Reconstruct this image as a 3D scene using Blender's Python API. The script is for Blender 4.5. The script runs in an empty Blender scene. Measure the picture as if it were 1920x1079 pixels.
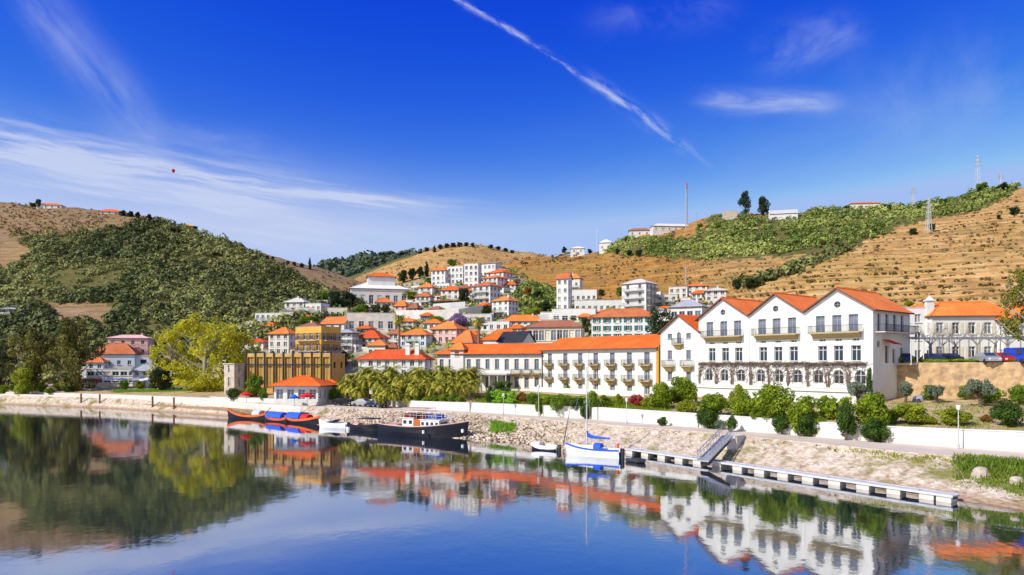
import bpy, math, random
import numpy as np
from mathutils import Vector, Matrix, noise as mnoise
R = math.radians
rng = random.Random(7)
nr = np.random.default_rng(11)
F, H, HY = 1280.0, 10.6, 680.0          # focal length in photo pixels, eye height above the river, horizon row
SC = bpy.context.scene
COL = SC.collection

def wx(px, Y): return (px - 960.0) * Y / F
def wz(py, Y): return H - (py - HY) * Y / F
def Pg(px, py, z=0.0):
    Y = F * (H - z) / (py - HY)
    return Vector((wx(px, Y), Y, z))

# ------------------------------------------------------------------ materials
MATS = {}
def nodes_of(name):
    m = bpy.data.materials.new(name); m.use_nodes = True
    nt = m.node_tree; b = nt.nodes['Principled BSDF']
    b.inputs['Specular IOR Level'].default_value = 0.25
    return m, nt, b
def ramp(nt, fac, stops):
    r = nt.nodes.new('ShaderNodeValToRGB'); e = r.color_ramp.elements
    while len(e) < len(stops): e.new(0.5)
    for i, (p, c) in enumerate(stops):
        e[i].position = p; e[i].color = (c[0], c[1], c[2], 1)
    nt.links.new(fac, r.inputs['Fac']); return r.outputs['Color']
def tnoise(nt, scale, detail=4, rough=.55, vec=None, stretch=None):
    n = nt.nodes.new('ShaderNodeTexNoise'); n.inputs['Scale'].default_value = scale
    n.inputs['Detail'].default_value = detail; n.inputs['Roughness'].default_value = rough
    if vec is None:
        tc = nt.nodes.new('ShaderNodeTexCoord'); vec = tc.outputs['Object']
    if stretch:
        mp = nt.nodes.new('ShaderNodeMapping'); mp.inputs['Scale'].default_value = stretch
        nt.links.new(vec, mp.inputs['Vector']); vec = mp.outputs['Vector']
    nt.links.new(vec, n.inputs['Vector']); return n.outputs['Fac']
def bump(nt, b, h, dist=.05, strength=.6):
    bp = nt.nodes.new('ShaderNodeBump'); bp.inputs['Distance'].default_value = dist
    bp.inputs['Strength'].default_value = strength
    nt.links.new(h, bp.inputs['Height']); nt.links.new(bp.outputs['Normal'], b.inputs['Normal'])
def mul(c, k): return tuple(min(.95, x * k) for x in c[:3])
def pm(name, col, var=.12, scale=.6, rough=.85, metal=0, bmp=0, bscale=6, stretch=None, col2=None):
    if name in MATS: return MATS[name]
    m, nt, b = nodes_of(name)
    f = tnoise(nt, scale, 6, .65, stretch=stretch)
    c = ramp(nt, f, [(.3, mul(col2 or col, 1 - var)), (.68, mul(col, 1 + var))])
    nt.links.new(c, b.inputs['Base Color'])
    b.inputs['Roughness'].default_value = rough; b.inputs['Metallic'].default_value = metal
    if bmp: bump(nt, b, tnoise(nt, bscale, 4), bmp)
    MATS[name] = m; return m
def glass(name='window_glass', col=(.035, .045, .06)):
    if name in MATS: return MATS[name]
    m, nt, b = nodes_of(name)
    nt.links.new(ramp(nt, tnoise(nt, .35, 2), [(.35, mul(col, .5)), (.7, mul(col, 1.8))]), b.inputs['Base Color'])
    b.inputs['Roughness'].default_value = .12; b.inputs['Specular IOR Level'].default_value = .5
    MATS[name] = m; return m
def roofmat(name, col, old=.35):
    if name in MATS: return MATS[name]
    m, nt, b = nodes_of(name)
    f1 = tnoise(nt, 2.6, 8, .82); f2 = tnoise(nt, .35, 3)
    mx = nt.nodes.new('ShaderNodeMath'); mx.operation = 'MULTIPLY_ADD'; mx.inputs[1].default_value = .65
    nt.links.new(f1, mx.inputs[0])
    sc = nt.nodes.new('ShaderNodeMath'); sc.operation = 'MULTIPLY'; sc.inputs[1].default_value = .35
    nt.links.new(f2, sc.inputs[0]); nt.links.new(sc.outputs[0], mx.inputs[2])
    c = ramp(nt, mx.outputs[0], [(.32, mul(col, 1 - old)), (.5, col), (.68, mul((col[0], col[1] * 1.45 + .02, col[2] * 1.6 + .02), 1.1))])
    nt.links.new(c, b.inputs['Base Color']); b.inputs['Roughness'].default_value = .8
    w = nt.nodes.new('ShaderNodeTexWave'); w.inputs['Scale'].default_value = 1.3; w.inputs['Distortion'].default_value = .6
    tc = nt.nodes.new('ShaderNodeTexCoord'); nt.links.new(tc.outputs['Object'], w.inputs['Vector'])
    bump(nt, b, w.outputs['Fac'], .05, .5)
    MATS[name] = m; return m
def leafmat(name, dark, light, trans=.25):
    if name in MATS: return MATS[name]
    m, nt, b = nodes_of(name)
    a = nt.nodes.new('ShaderNodeAttribute'); a.attribute_name = 'var'
    c = ramp(nt, a.outputs['Fac'], [(0, dark), (1, light)])
    nt.links.new(c, b.inputs['Base Color']); b.inputs['Roughness'].default_value = .7
    tr = nt.nodes.new('ShaderNodeBsdfTranslucent'); nt.links.new(c, tr.inputs['Color'])
    mx = nt.nodes.new('ShaderNodeMixShader'); mx.inputs[0].default_value = trans
    nt.links.new(b.outputs[0], mx.inputs[1]); nt.links.new(tr.outputs[0], mx.inputs[2])
    nt.links.new(mx.outputs[0], nt.nodes['Material Output'].inputs['Surface'])
    MATS[name] = m; return m

WHITE = pm('white_render', (.72, .71, .685), .09, .5, .9, bmp=.01, stretch=(1, 1, .4))
CREAM = pm('cream_render', (.74, .68, .56), .08, .3, .9)
OLDW = pm('weathered_white_render', (.66, .63, .58), .18, .5, .95, bmp=.02)
GREYW = pm('grey_render', (.5, .5, .5), .12, .4, .9)
PINK = pm('pink_render', (.74, .45, .42), .1, .4, .9)
YELLOW = pm('ochre_render', (.68, .36, .07), .18, .6, .9)
OCHRE2 = pm('dark_ochre_render', (.38, .22, .07), .25, .8, .9)
BLUEW = pm('pale_blue_render', (.62, .70, .78), .06, .4, .9)
STONE = pm('rubble_stone', (.60, .40, .22), .25, 1.2, .95, bmp=.12, bscale=2.2, col2=(.40, .27, .16))
STONE2 = pm('granite_stone', (.50, .43, .35), .3, 1.2, .95, bmp=.08, bscale=3)
ROOF = roofmat('orange_roof_tiles', (.80, .135, .012))
ROOF2 = roofmat('salmon_roof_tiles', (.82, .20, .035))
ROOF3 = roofmat('brown_roof_tiles', (.36, .13, .07))
DARK = pm('dark_metal', (.03, .03, .035), .2, 1, .5)
GREY = pm('grey_metal', (.33, .34, .36), .15, 1, .5, .3)
SLATE = pm('grey_roof_sheet', (.36, .37, .42), .15, .6, .7)
TRIM = pm('ochre_trim', (.40, .30, .13), .15, 1.2, .85)
FRAME = pm('white_window_frame', (.75, .75, .73), .04, 1, .6)
GRILL = pm('grey_shutter', (.30, .31, .34), .15, 1.5, .7)
TEAL = pm('teal_shutter', (.02, .20, .19), .2, 1.5, .6)
FASCIA = pm('brown_eaves', (.16, .075, .05), .2, 2, .8)
GLASS = glass(); GLASS2 = glass('pale_window_glass', (.16, .18, .23))  # second glass has the same gloss, only a lighter base colour
WOOD = pm('brown_wood', (.17, .09, .045), .3, 2, .8)
BARK = pm('tree_bark', (.13, .095, .07), .3, 3, .95, bmp=.03)
PALEBARK = pm('pale_tree_bark', (.34, .30, .25), .25, 3, .95, bmp=.03)
CONC = pm('concrete', (.56, .53, .50), .15, 1.5, .9, bmp=.02)

# ------------------------------------------------------------------ mesh builder
class MB:
    def __init__(s): s.v = []; s.f = []; s.m = []
    def add(s, vs, fs, mi=0):
        o = len(s.v); s.v += [tuple(v) for v in vs]
        for f in fs: s.f.append(tuple(o + i for i in f)); s.m.append(mi)
    def quad(s, a, b, c, d, mi=0): s.add([a, b, c, d], [(0, 1, 2, 3)], mi)
    def box(s, x0, x1, y0, y1, z0, z1, mi=0):
        s.add([(x0, y0, z0), (x1, y0, z0), (x1, y1, z0), (x0, y1, z0), (x0, y0, z1), (x1, y0, z1), (x1, y1, z1), (x0, y1, z1)],
              [(0, 3, 2, 1), (4, 5, 6, 7), (0, 1, 5, 4), (1, 2, 6, 5), (2, 3, 7, 6), (3, 0, 4, 7)], mi)
    def slab(s, pts, t, mi=0):
        """a polygon given thickness t downward"""
        n = len(pts); top = [tuple(p) for p in pts]; bot = [(p[0], p[1], p[2] - t) for p in top]
        s.add(top + bot, [tuple(range(n)), tuple(range(2 * n - 1, n - 1, -1))] + [(i, i + n, (i + 1) % n + n, (i + 1) % n) for i in range(n)], mi)
    def tube(s, pts, rad, n=6, mi=0):
        pts = [Vector(p) for p in pts]; rings = []
        if not hasattr(rad, '__len__'): rad = [rad] * len(pts)
        for i, p in enumerate(pts):
            d = (pts[min(i + 1, len(pts) - 1)] - pts[max(i - 1, 0)]).normalized()
            a = d.cross(Vector((0, 0, 1)) if abs(d.z) < .9 else Vector((1, 0, 0))).normalized(); b = d.cross(a)
            rings.append([p + (a * math.cos(6.2832 * k / n) + b * math.sin(6.2832 * k / n)) * rad[i] for k in range(n)])
        fs = []
        for i in range(len(pts) - 1):
            for k in range(n):
                fs.append((i * n + k, i * n + (k + 1) % n, (i + 1) * n + (k + 1) % n, (i + 1) * n + k))
        fs.append(tuple(range(n - 1, -1, -1))); fs.append(tuple((len(pts) - 1) * n + k for k in range(n)))
        s.add([v for r in rings for v in r], fs, mi)
    def mesh(s, name, mats, smooth=False):
        me = bpy.data.meshes.new(name); me.from_pydata(s.v, [], s.f)
        for m in (mats if isinstance(mats, (list, tuple)) else [mats]): me.materials.append(m)
        me.polygons.foreach_set('material_index', s.m)
        if smooth: me.polygons.foreach_set('use_smooth', [True] * len(s.f))
        me.update(); return me
    def obj(s, name, mats, parent=None, smooth=False, loc=(0, 0, 0), rz=0):
        return mk(name, s.mesh(name, mats, smooth), parent, loc, rz)
def mk(name, me, parent=None, loc=(0, 0, 0), rz=0):
    o = bpy.data.objects.new(name, me); COL.objects.link(o)
    if parent: o.parent = parent
    o.location = loc; o.rotation_euler = (0, 0, rz); return o
def tag(o, label, cat, group=None):
    o['label'] = label; o['category'] = cat
    if group: o['group'] = group
    return o
def thing(name, label, cat, loc=(0, 0, 0), rz=0, group=None):
    return tag(mk(name, None, None, loc, rz), label, cat, group)
def npmesh(name, V, Q, mats, var=None, smooth=False, mi=None):
    me = bpy.data.meshes.new(name); V = np.asarray(V, np.float32); Q = np.asarray(Q, np.int32)
    me.vertices.add(len(V)); me.vertices.foreach_set('co', V.ravel())
    me.loops.add(Q.size); me.loops.foreach_set('vertex_index', Q.ravel())
    k = Q.shape[1]; me.polygons.add(len(Q))
    me.polygons.foreach_set('loop_start', np.arange(0, Q.size, k, dtype=np.int32))
    me.polygons.foreach_set('loop_total', np.full(len(Q), k, np.int32))
    for m in (mats if isinstance(mats, (list, tuple)) else [mats]): me.materials.append(m)
    if mi is not None: me.polygons.foreach_set('material_index', np.asarray(mi, np.int32))
    if smooth: me.polygons.foreach_set('use_smooth', np.ones(len(Q), bool))
    me.update(calc_edges=True)
    if var is not None:
        a = me.attributes.new('var', 'FLOAT', 'POINT'); a.data.foreach_set('value', np.asarray(var, np.float32))
    return me

# ------------------------------------------------------------------ terrain
def T(tab):
    a = np.array(tab, float); return lambda p: np.interp(p, a[:, 0], a[:, 1])
w_py = T([(-700, 748), (0, 757), (200, 764), (420, 778), (600, 797), (740, 812), (880, 824), (1000, 836), (1170, 846), (1300, 860), (1500, 884), (1700, 911), (1800, 930), (1920, 948), (2200, 1000), (2700, 1080)])
e_py = T([(-700, 738), (0, 742), (200, 747), (420, 755), (600, 764), (740, 770), (880, 776), (1000, 786), (1170, 800), (1300, 810), (1500, 830), (1700, 850), (1920, 866), (2200, 890), (2700, 930)])
e_z = T([(-700, 2.1), (0, 2.1), (300, 2.2), (600, 2.5), (2700, 2.5)])
v_py = T([(500, 753), (640, 758), (900, 773), (1120, 787), (1300, 801), (1500, 817), (1650, 829), (1800, 840), (1920, 848), (2200, 868), (2700, 900)])
v_top = T([(-700, 2.9), (400, 3.1), (640, 3.6), (900, 4.0), (1120, 4.25), (1300, 4.25), (1650, 4.15), (1920, 4.4), (2700, 4.8)])
def hotel_pt(px):
    """point on the hotels' common facade line seen in this column"""
    A = Vector((6.30, 139.1)); B = Vector((46.4, 87.7)); d = B - A; k = (px - 960) / F
    t = (k * A.y - A.x) / (d.x - k * d.y); return A + d * t
g_Y = T([(-700, 240), (0, 215), (400, 200), (560, 165), (640, 152), (900, 151), (1018, 141), (1237, 117), (1310, 110), (1637, 89.5), (1655, 93), (1920, 85), (2700, 72)])
g_z = T([(-700, 5), (400, 4.3), (640, 4.3), (900, 4.7), (1018, 4.9), (1237, 5.2), (1310, 5.7), (1637, 5.9), (1920, 6.0), (2700, 6)])
def stations(px):
    Yw = F * H / (w_py(px) - HY)
    Ye = np.maximum(F * (H - e_z(px)) / (e_py(px) - HY), Yw + 1.2)
    Yv = np.maximum(F * (H - e_z(px)) / (v_py(px) - HY), Ye + 3.5)
    Yv = np.where(px < 560, Ye + 5.5, Yv)
    ze = e_z(px) + 0 * px
    return (np.array([Yw - 6, Yw, Ye, Yv, Yv + .4, g_Y(px)]), np.array([Yw * 0 - 1.8, Yw * 0 - .05, ze, ze + .02, v_top(px) - .25, g_z(px)]))
hills = []
def hill(ridge, Yr, Yf, zf, p=1.15, back=.35, terr=0.0): hills.append((T(ridge), T(Yr), T(Yf), T(zf), p, back, terr))
# left green hill
hill([(-700, 420), (-200, 375), (0, 381), (60, 382), (110, 388), (200, 397), (290, 407), (340, 426), (420, 452), (480, 478), (540, 508), (600, 543), (660, 572), (720, 610), (800, 700)],
     [(-700, 430), (0, 460), (300, 430), (480, 400), (720, 330)], [(-700, 235), (0, 225), (400, 215), (720, 220)], [(-700, 5), (720, 5)], 1.08)
# brown hill behind it
hill([(300, 520), (430, 474), (490, 475), (520, 482), (560, 494), (600, 503), (640, 516), (680, 530), (760, 560), (860, 700)], [(300, 640), (860, 600)], [(300, 350), (860, 350)], [(300, 20), (860, 20)], 1.1, terr=.5)
# far green ridge
hill([(450, 560), (560, 512), (600, 498), (650, 489), (700, 481), (780, 474), (850, 480), (900, 492), (1000, 540), (1100, 700)], [(450, 1700), (1100, 1700)], [(450, 900), (1100, 900)], [(450, 30), (1100, 30)], 1.1)
# brown hill far middle
hill([(580, 560), (640, 524), (700, 503), (750, 484), (800, 468), (830, 461), (870, 457), (910, 459), (960, 471), (1000, 475), (1040, 480), (1150, 500), (1300, 560)], [(580, 950), (1300, 900)], [(580, 420), (1300, 420)], [(580, 25), (1300, 25)], 1.1, terr=.6)
# right hill: vineyards below, scrub above
hill([(860, 560), (900, 515), (930, 497), (960, 488), (1000, 481), (1040, 477), (1100, 472), (1130, 468), (1150, 452), (1180, 441), (1240, 431), (1280, 425), (1310, 414), (1340, 406), (1380, 399), (1460, 402), (1500, 400), (1560, 393), (1620, 390), (1700, 389), (1760, 379), (1800, 369), (1850, 358), (1900, 350), (1960, 342), (2200, 330), (2700, 345)],
     [(860, 480), (1130, 470), (1300, 440), (1900, 390), (2700, 360)], [(860, 300), (1040, 262), (1300, 215), (1500, 160), (1700, 140), (2700, 130)], [(860, 28), (1040, 26), (1300, 22), (1500, 13), (1700, 10.2), (2700, 10.2)], 1.04, terr=1.0)
# the town's slope
hill([(330, 790), (400, 660), (430, 640), (480, 602), (540, 580), (600, 566), (650, 556), (700, 540), (760, 520), (810, 505), (880, 492), (950, 500), (980, 515), (1020, 540), (1060, 556), (1150, 566), (1240, 560), (1340, 552), (1400, 570), (1500, 620), (1600, 690)],
     [(330, 220), (600, 260), (760, 330), (950, 340), (1040, 270), (1300, 225), (1600, 170)], [(330, 178), (640, 158), (900, 158), (1018, 152), (1237, 135), (1600, 120)], [(330, 4.3), (640, 4.5), (900, 5.0), (1018, 7.8), (1237, 9.6), (1600, 10.2)], 1.0, .12)
up = T([(-700, 0), (560, 0), (900, 1.2), (1018, 3.2), (1237, 4.6), (1310, 4.6), (1636, 4.4), (1654, 4.4), (1656, 4.5), (2700, 4.5)])
upy = T([(-700, 20), (1018, 14), (1300, 13), (1650, 12), (1656, 1.6), (2700, 1.6)])
def zhill(px, Y):
    px, Y = np.broadcast_arrays(np.asarray(px, float), np.asarray(Y, float))
    t = np.clip((Y - g_Y(px) - np.where(px < 1655, 5, .2)) / upy(px), 0, 1)
    z = g_z(px) + up(px) * t
    z = np.where((px > 1656) & (Y > g_Y(px) + .5), 10.4, z)
    for rp, yr, yf, zf, p, back, terr in hills:
        Yr = yr(px); zr = wz(rp(px), Yr); Yf = yf(px); z0 = zf(px)
        tt = np.clip((Y - Yf) / (Yr - Yf), 0, 1)
        h = z0 + (zr - z0) * tt ** p
        h = np.where(Y > Yr, zr - (Y - Yr) * back, h)
        h = np.where(zr < z0, -50, h); h = np.where(Y < Yf, -50, h)
        if terr:
            st = 2.6; q = h / st; fr = q - np.floor(q)
            h = np.where(tt < .97, h * (1 - terr) + terr * st * (np.floor(q) + np.clip(fr * 2.6 - .8, 0, 1)), h)
        z = np.maximum(z, h)
    return z
def zfull(px, Y):
    sy, sz = stations(np.float64(px))
    return float(np.interp(Y, sy, sz)) if Y <= sy[-1] else float(zhill(px, Y))
_cache = {}
def solve(px, py, Ymin=0):
    """distance at which the ground seen in column px reaches row py"""
    k = round(px)
    if k not in _cache:
        sy, sz = stations(np.float64(k)); Ys = np.concatenate([np.arange(sy[0], sy[-1], .25), np.arange(sy[-1], 1900, .5)])
        zz = np.where(Ys <= sy[-1], np.interp(Ys, sy, sz), zhill(np.full(len(Ys), float(k)), Ys))
        _cache[k] = (Ys, HY + F * (H - zz) / Ys)
    Ys, P = _cache[k]; ok = np.where((P <= py) & (Ys >= Ymin))[0]
    return float(Ys[ok[0]]) if len(ok) else float(Ys[int(np.argmin(P))])
def ground(x, y):
    return zfull(960 + F * x / y, y)

def wob(a, b): return np.sin(a * .11 + 1.3 * np.sin(b * .23)) * 2.6 + np.sin(a * .31 + b * .17) * 2.2 + np.sin(a * .83 - b * .57) * 1.6 + np.sin(a * 1.9 + b * 1.3) * 1.0
def inpoly(px, py, poly):
    px = np.asarray(px, float); py = np.asarray(py, float); px, py = px + 1.6 * wob(px + 40, py), py + .9 * wob(py * 1.3, px * .9); c = np.zeros(px.shape, bool); n = len(poly); j = n - 1
    for i in range(n):
        xi, yi = poly[i]; xj, yj = poly[j]
        if yi != yj:
            c ^= ((yi > py) != (yj > py)) & (px < (xj - xi) * (py - yi) / (yj - yi) + xi)
        j = i
    return c
LEFTSCRUB = [(-700, 395), (-300, 400), (0, 445), (60, 440), (130, 438), (200, 428), (290, 415), (300, 395), (345, 415), (420, 445), (480, 470), (540, 500), (600, 535), (680, 575), (700, 640), (-700, 690)]
LEFTBARE = [(-300, 440), (0, 432), (35, 448), (62, 474), (38, 496), (0, 508), (-300, 500)]
LEFTBARE2 = [(80, 572), (180, 566), (230, 578), (200, 604), (110, 606)]
RIGHTSCRUB = [(1120, 472), (1150, 440), (1290, 455), (1340, 398), (1380, 410), (1450, 412), (1500, 390), (1700, 375), (1850, 345), (1930, 335), (1900, 362), (1840, 392), (1790, 405), (1700, 425), (1640, 445), (1590, 466), (1500, 480), (1390, 490), (1300, 487), (1200, 481)]
HEDGE = [(1375, 528), (1440, 516), (1520, 490), (1570, 466), (1600, 462), (1560, 486), (1480, 516), (1400, 542)]
MIDSCRUB = [(960, 545), (1000, 535), (1045, 545), (1045, 590), (1030, 600), (980, 590)]
FARGREEN = [(560, 520), (600, 490), (780, 465), (860, 470), (800, 492), (730, 515), (680, 525), (640, 540)]

def build_terrain():
    pxs = np.arange(-700, 2701, 8.0); pxs = np.sort(np.concatenate([pxs, [1653.5, 1657.5]]))
    # --- near strips, each an object of its own
    sy, sz = stations(pxs)
    def strip(name, i0, i1, n, mat, jit=0.0, smooth=True):
        V = []; m = len(pxs)
        for j in range(n + 1):
            t = j / n
            Y = sy[i0] + (sy[i1] - sy[i0]) * t; z = sz[i0] + (sz[i1] - sz[i0]) * t
            X = (pxs - 960) * Y / F; z = z.copy()
            if jit and 0 < j < n:
                for k in range(m): z[k] += jit * (mnoise.noise(Vector((X[k] * .5, Y[k] * .5, 3))) + .6 * mnoise.noise(Vector((X[k] * 1.7, Y[k] * 1.7, 9))))
            V.append(np.stack([X, Y, z], 1))
        V = np.concatenate(V); idx = np.arange((n + 1) * m).reshape(n + 1, m)
        Q = np.stack([idx[:-1, :-1].ravel(), idx[:-1, 1:].ravel(), idx[1:, 1:].ravel(), idx[1:, :-1].ravel()], 1)
        o = mk(name, npmesh(name, V, Q, mat, smooth=smooth)); o['kind'] = 'structure'; return o
    # stony bank
    m, nt, b = nodes_of('bank_stone')
    f = tnoise(nt, 1.1, 8, .72); c1 = ramp(nt, f, [(.33, (.22, .15, .10)), (.46, (.50, .40, .30)), (.62, (.66, .57, .46))])
    g = tnoise(nt, .22, 5, .65); gm = ramp(nt, g, [(.54, (0, 0, 0)), (.66, (1, 1, 1))])
    geo = nt.nodes.new('ShaderNodeNewGeometry'); sp = nt.nodes.new('ShaderNodeSeparateXYZ'); nt.links.new(geo.outputs['Position'], sp.inputs[0])
    mx = nt.nodes.new('ShaderNodeMixRGB'); mx.inputs[2].default_value = (.22, .20, .06, 1)
    nt.links.new(gm, mx.inputs[0]); nt.links.new(c1, mx.inputs[1])
    wet = nt.nodes.new('ShaderNodeMapRange'); wet.inputs[1].default_value = .55; wet.inputs[2].default_value = .15
    nt.links.new(sp.outputs['Z'], wet.inputs[0])
    mx2 = nt.nodes.new('ShaderNodeMixRGB'); mx2.inputs[2].default_value = (.30, .17, .08, 1)
    sc = nt.nodes.new('ShaderNodeMath'); sc.operation = 'MULTIPLY'; sc.inputs[1].default_value = .7
    nt.links.new(wet.outputs[0], sc.inputs[0]); nt.links.new(sc.outputs[0], mx2.inputs[0]); nt.links.new(mx.outputs[0], mx2.inputs[1])
    nt.links.new(mx2.outputs[0], b.inputs['Base Color']); b.inputs['Roughness'].default_value = .95
    vo = nt.nodes.new('ShaderNodeTexVoronoi'); vo.inputs['Scale'].default_value = 1.6; vo.feature = 'DISTANCE_TO_EDGE'
    tc = nt.nodes.new('ShaderNodeTexCoord'); nt.links.new(tc.outputs['Object'], vo.inputs['Vector'])
    bump(nt, b, vo.outputs['Distance'], .35, .8)
    strip('riverbank', 0, 2, 26, m, .16, smooth=False)
    prom = pm('promenade_paving', (.58, .49, .40), .12, .35, .9, bmp=.01, stretch=(1, 1, 1))
    strip('promenade', 2, 3, 4, prom)
    strip('retaining_wall_step', 3, 4, 1, CONC)
    m, nt, b = nodes_of('garden_ground')
    f = tnoise(nt, .5, 8, .7); c = ramp(nt, f, [(.3, (.16, .17, .045)), (.45, (.38, .27, .12)), (.6, (.52, .40, .22)), (.72, (.50, .42, .33))])
    nt.links.new(c, b.inputs['Base Color']); b.inputs['Roughness'].default_value = .95; bump(nt, b, tnoise(nt, 3, 5), .1)
    strip('garden_ground', 4, 5, 40, m, .10)
    # --- hills, one sheet to the horizon
    n = 430; k = 4.2; t = (np.exp(k * np.linspace(0, 1, n)) - 1) / (math.exp(k) - 1)
    Yg = g_Y(pxs)
    Y = Yg[None, :] + (3200 - Yg)[None, :] * t[:, None]; PX = np.broadcast_to(pxs, Y.shape)
    Z = zhill(PX, Y); X = (PX - 960) * Y / F
    PY = HY + F * (H - Z) / Y
    far = np.clip((Y - np.maximum(Yg, 135)[None, :] - 8) / 150, 0, 1)
    Zn = Z.copy()
    fx = X.ravel(); fy = Y.ravel(); fr = far.ravel(); add = np.zeros(len(fx))
    for i in range(len(fx)):
        if fr[i] > 0:
            add[i] = fr[i] * (2.2 * mnoise.noise(Vector((fx[i] * .022, fy[i] * .014, 0))) + .7 * mnoise.noise(Vector((fx[i] * .08, fy[i] * .06, 5))))
    Zn += add.reshape(Z.shape)
    # cover: 0 bare vineyard, 1 scrub; hue: 0 tan, 1 orange brown
    g = (inpoly(PX, PY, LEFTSCRUB) & ~inpoly(PX, PY, LEFTBARE) & ~inpoly(PX, PY, LEFTBARE2) & (Y < 470)) | inpoly(PX, PY, RIGHTSCRUB) | inpoly(PX, PY, HEDGE) | inpoly(PX, PY, MIDSCRUB) | (inpoly(PX, PY, FARGREEN) & (Y > 900))
    g = g.astype(float)
    org = np.clip((1420 - PX) / 160, 0, 1) * np.clip((PX - 900) / 60, 0, 1) * (Y < 600) * (Y > 200)
    org = np.maximum(org, ((PX < 720) & (Y < 470) & (PX > -800)) * .35)
    Zn[0] = g_z(pxs) - .05
    V = np.stack([X.ravel(), Y.ravel(), Zn.ravel()], 1); m_ = len(pxs); idx = np.arange(n * m_).reshape(n, m_)
    Q = np.stack([idx[:-1, :-1].ravel(), idx[:-1, 1:].ravel(), idx[1:, 1:].ravel(), idx[1:, :-1].ravel()], 1)
    m, nt, b = nodes_of('hillside_soil')
    me = npmesh('hills', V, Q, m, var=g.ravel(), smooth=True)
    a = me.attributes.new('hue', 'FLOAT', 'POINT'); a.data.foreach_set('value', org.ravel().astype(np.float32))
    a = me.attributes.new('dull', 'FLOAT', 'POINT'); a.data.foreach_set('value', np.clip((730 - PX) / 80, 0, 1).ravel().astype(np.float32))
    a = me.attributes.new('town', 'FLOAT', 'POINT')
    tw = ((PX > 420) & (PX < 1655) & (Y < np.interp(PX, [420, 700, 960, 1040, 1300, 1655], [230, 300, 345, 262, 215, 125]))) | ((PX >= 1655) & (Y < 128)) | ((PX <= 420) & (Y < 230))
    a.data.foreach_set('value', tw.ravel().astype(np.float32))
    o = mk('hills', me); o['kind'] = 'structure'
    def attr(nm):
        q = nt.nodes.new('ShaderNodeAttribute'); q.attribute_name = nm; return q.outputs['Fac']
    geo = nt.nodes.new('ShaderNodeNewGeometry'); sp = nt.nodes.new('ShaderNodeSeparateXYZ'); nt.links.new(geo.outputs['Position'], sp.inputs[0])
    P = geo.outputs['Position']
    big = tnoise(nt, .012, 5, .6, P); mid = tnoise(nt, .09, 6, .7, P, (1, 1, 3)); fine = tnoise(nt, .45, 5, .75, P, (1, 1, 5))
    # terrace edges follow the contour lines
    zz = nt.nodes.new('ShaderNodeMath'); zz.operation = 'MULTIPLY_ADD'; zz.inputs[1].default_value = 5.5
    nt.links.new(mid, zz.inputs[0]); nt.links.new(sp.outputs['Z'], zz.inputs[2])
    def sines(period):
        q = nt.nodes.new('ShaderNodeMath'); q.operation = 'MULTIPLY'; q.inputs[1].default_value = 6.2832 / period; nt.links.new(zz.outputs[0], q.inputs[0])
        r = nt.nodes.new('ShaderNodeMath'); r.operation = 'SINE'; nt.links.new(q.outputs[0], r.inputs[0]); return r.outputs[0]
    def mixc(f, a, b_, ty='MIX'):
        q = nt.nodes.new('ShaderNodeMixRGB'); q.blend_type = ty
        for inp, v in ((0, f), (1, a), (2, b_)):
            if isinstance(v, (int, float)): q.inputs[inp].default_value = v
            elif isinstance(v, tuple): q.inputs[inp].default_value = (*v, 1)
            else: nt.links.new(v, q.inputs[inp])
        return q.outputs[0]
    tan = ramp(nt, mid, [(.3, (.36, .19, .07)), (.47, (.54, .30, .11)), (.58, (.64, .40, .17)), (.7, (.68, .50, .28))])
    ora = ramp(nt, mid, [(.3, (.24, .115, .025)), (.5, (.42, .19, .04)), (.7, (.54, .30, .10))])
    soil = mixc(attr('hue'), tan, ora)
    soil = mixc(attr('dull'), soil, ramp(nt, mid, [(.3, (.17, .115, .07)), (.5, (.29, .19, .12)), (.7, (.42, .29, .19))]))
    soil = mixc(ramp(nt, big, [(.47, (0, 0, 0)), (.62, (.4, .4, .4))]), soil, (.42, .28, .07))
    patch = tnoise(nt, .035, 4, .7, P, (1, 1, 2.5)); soil = mixc(ramp(nt, patch, [(.50, (0, 0, 0)), (.60, (.45, .45, .45))]), soil, (.27, .17, .075))
    patch2 = tnoise(nt, .05, 3, .6, P, (1.2, 1, 3)); lm = ramp(nt, patch2, [(.36, (.4, .4, .4)), (.55, (1, 1, 1))])
    def linem(x):
        q = nt.nodes.new('ShaderNodeMixRGB'); q.blend_type = 'MULTIPLY'; q.inputs[0].default_value = 1; nt.links.new(x, q.inputs[1]); nt.links.new(lm, q.inputs[2]); return q.outputs[0]
    soil = mixc(linem(ramp(nt, sines(2.6), [(.0, (0, 0, 0)), (.5, (.0, .0, .0)), (.9, (.95, .95, .95))])), soil, (.20, .13, .05))
    soil = mixc(linem(ramp(nt, sines(1.0), [(.3, (0, 0, 0)), (.95, (.35, .35, .35))])), soil, (.24, .17, .06))
    soil = mixc(ramp(nt, fine, [(.50, (0, 0, 0)), (.68, (.6, .6, .6))]), soil, (.20, .13, .06))
    grn = ramp(nt, fine, [(.3, (.05, .058, .018)), (.5, (.12, .115, .035)), (.7, (.28, .21, .09))])
    edge = nt.nodes.new('ShaderNodeMath'); edge.operation = 'MULTIPLY_ADD'; edge.inputs[1].default_value = .9
    nt.links.new(mid, edge.inputs[0]); nt.links.new(attr('var'), edge.inputs[2])
    soil = mixc(ramp(nt, edge.outputs[0], [(.82, (0, 0, 0)), (.98, (1, 1, 1))]), soil, grn)
    twn = ramp(nt, mid, [(.3, (.10, .12, .035)), (.48, (.34, .28, .16)), (.65, (.52, .46, .38))])
    soil = mixc(attr('town'), soil, twn)
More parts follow.
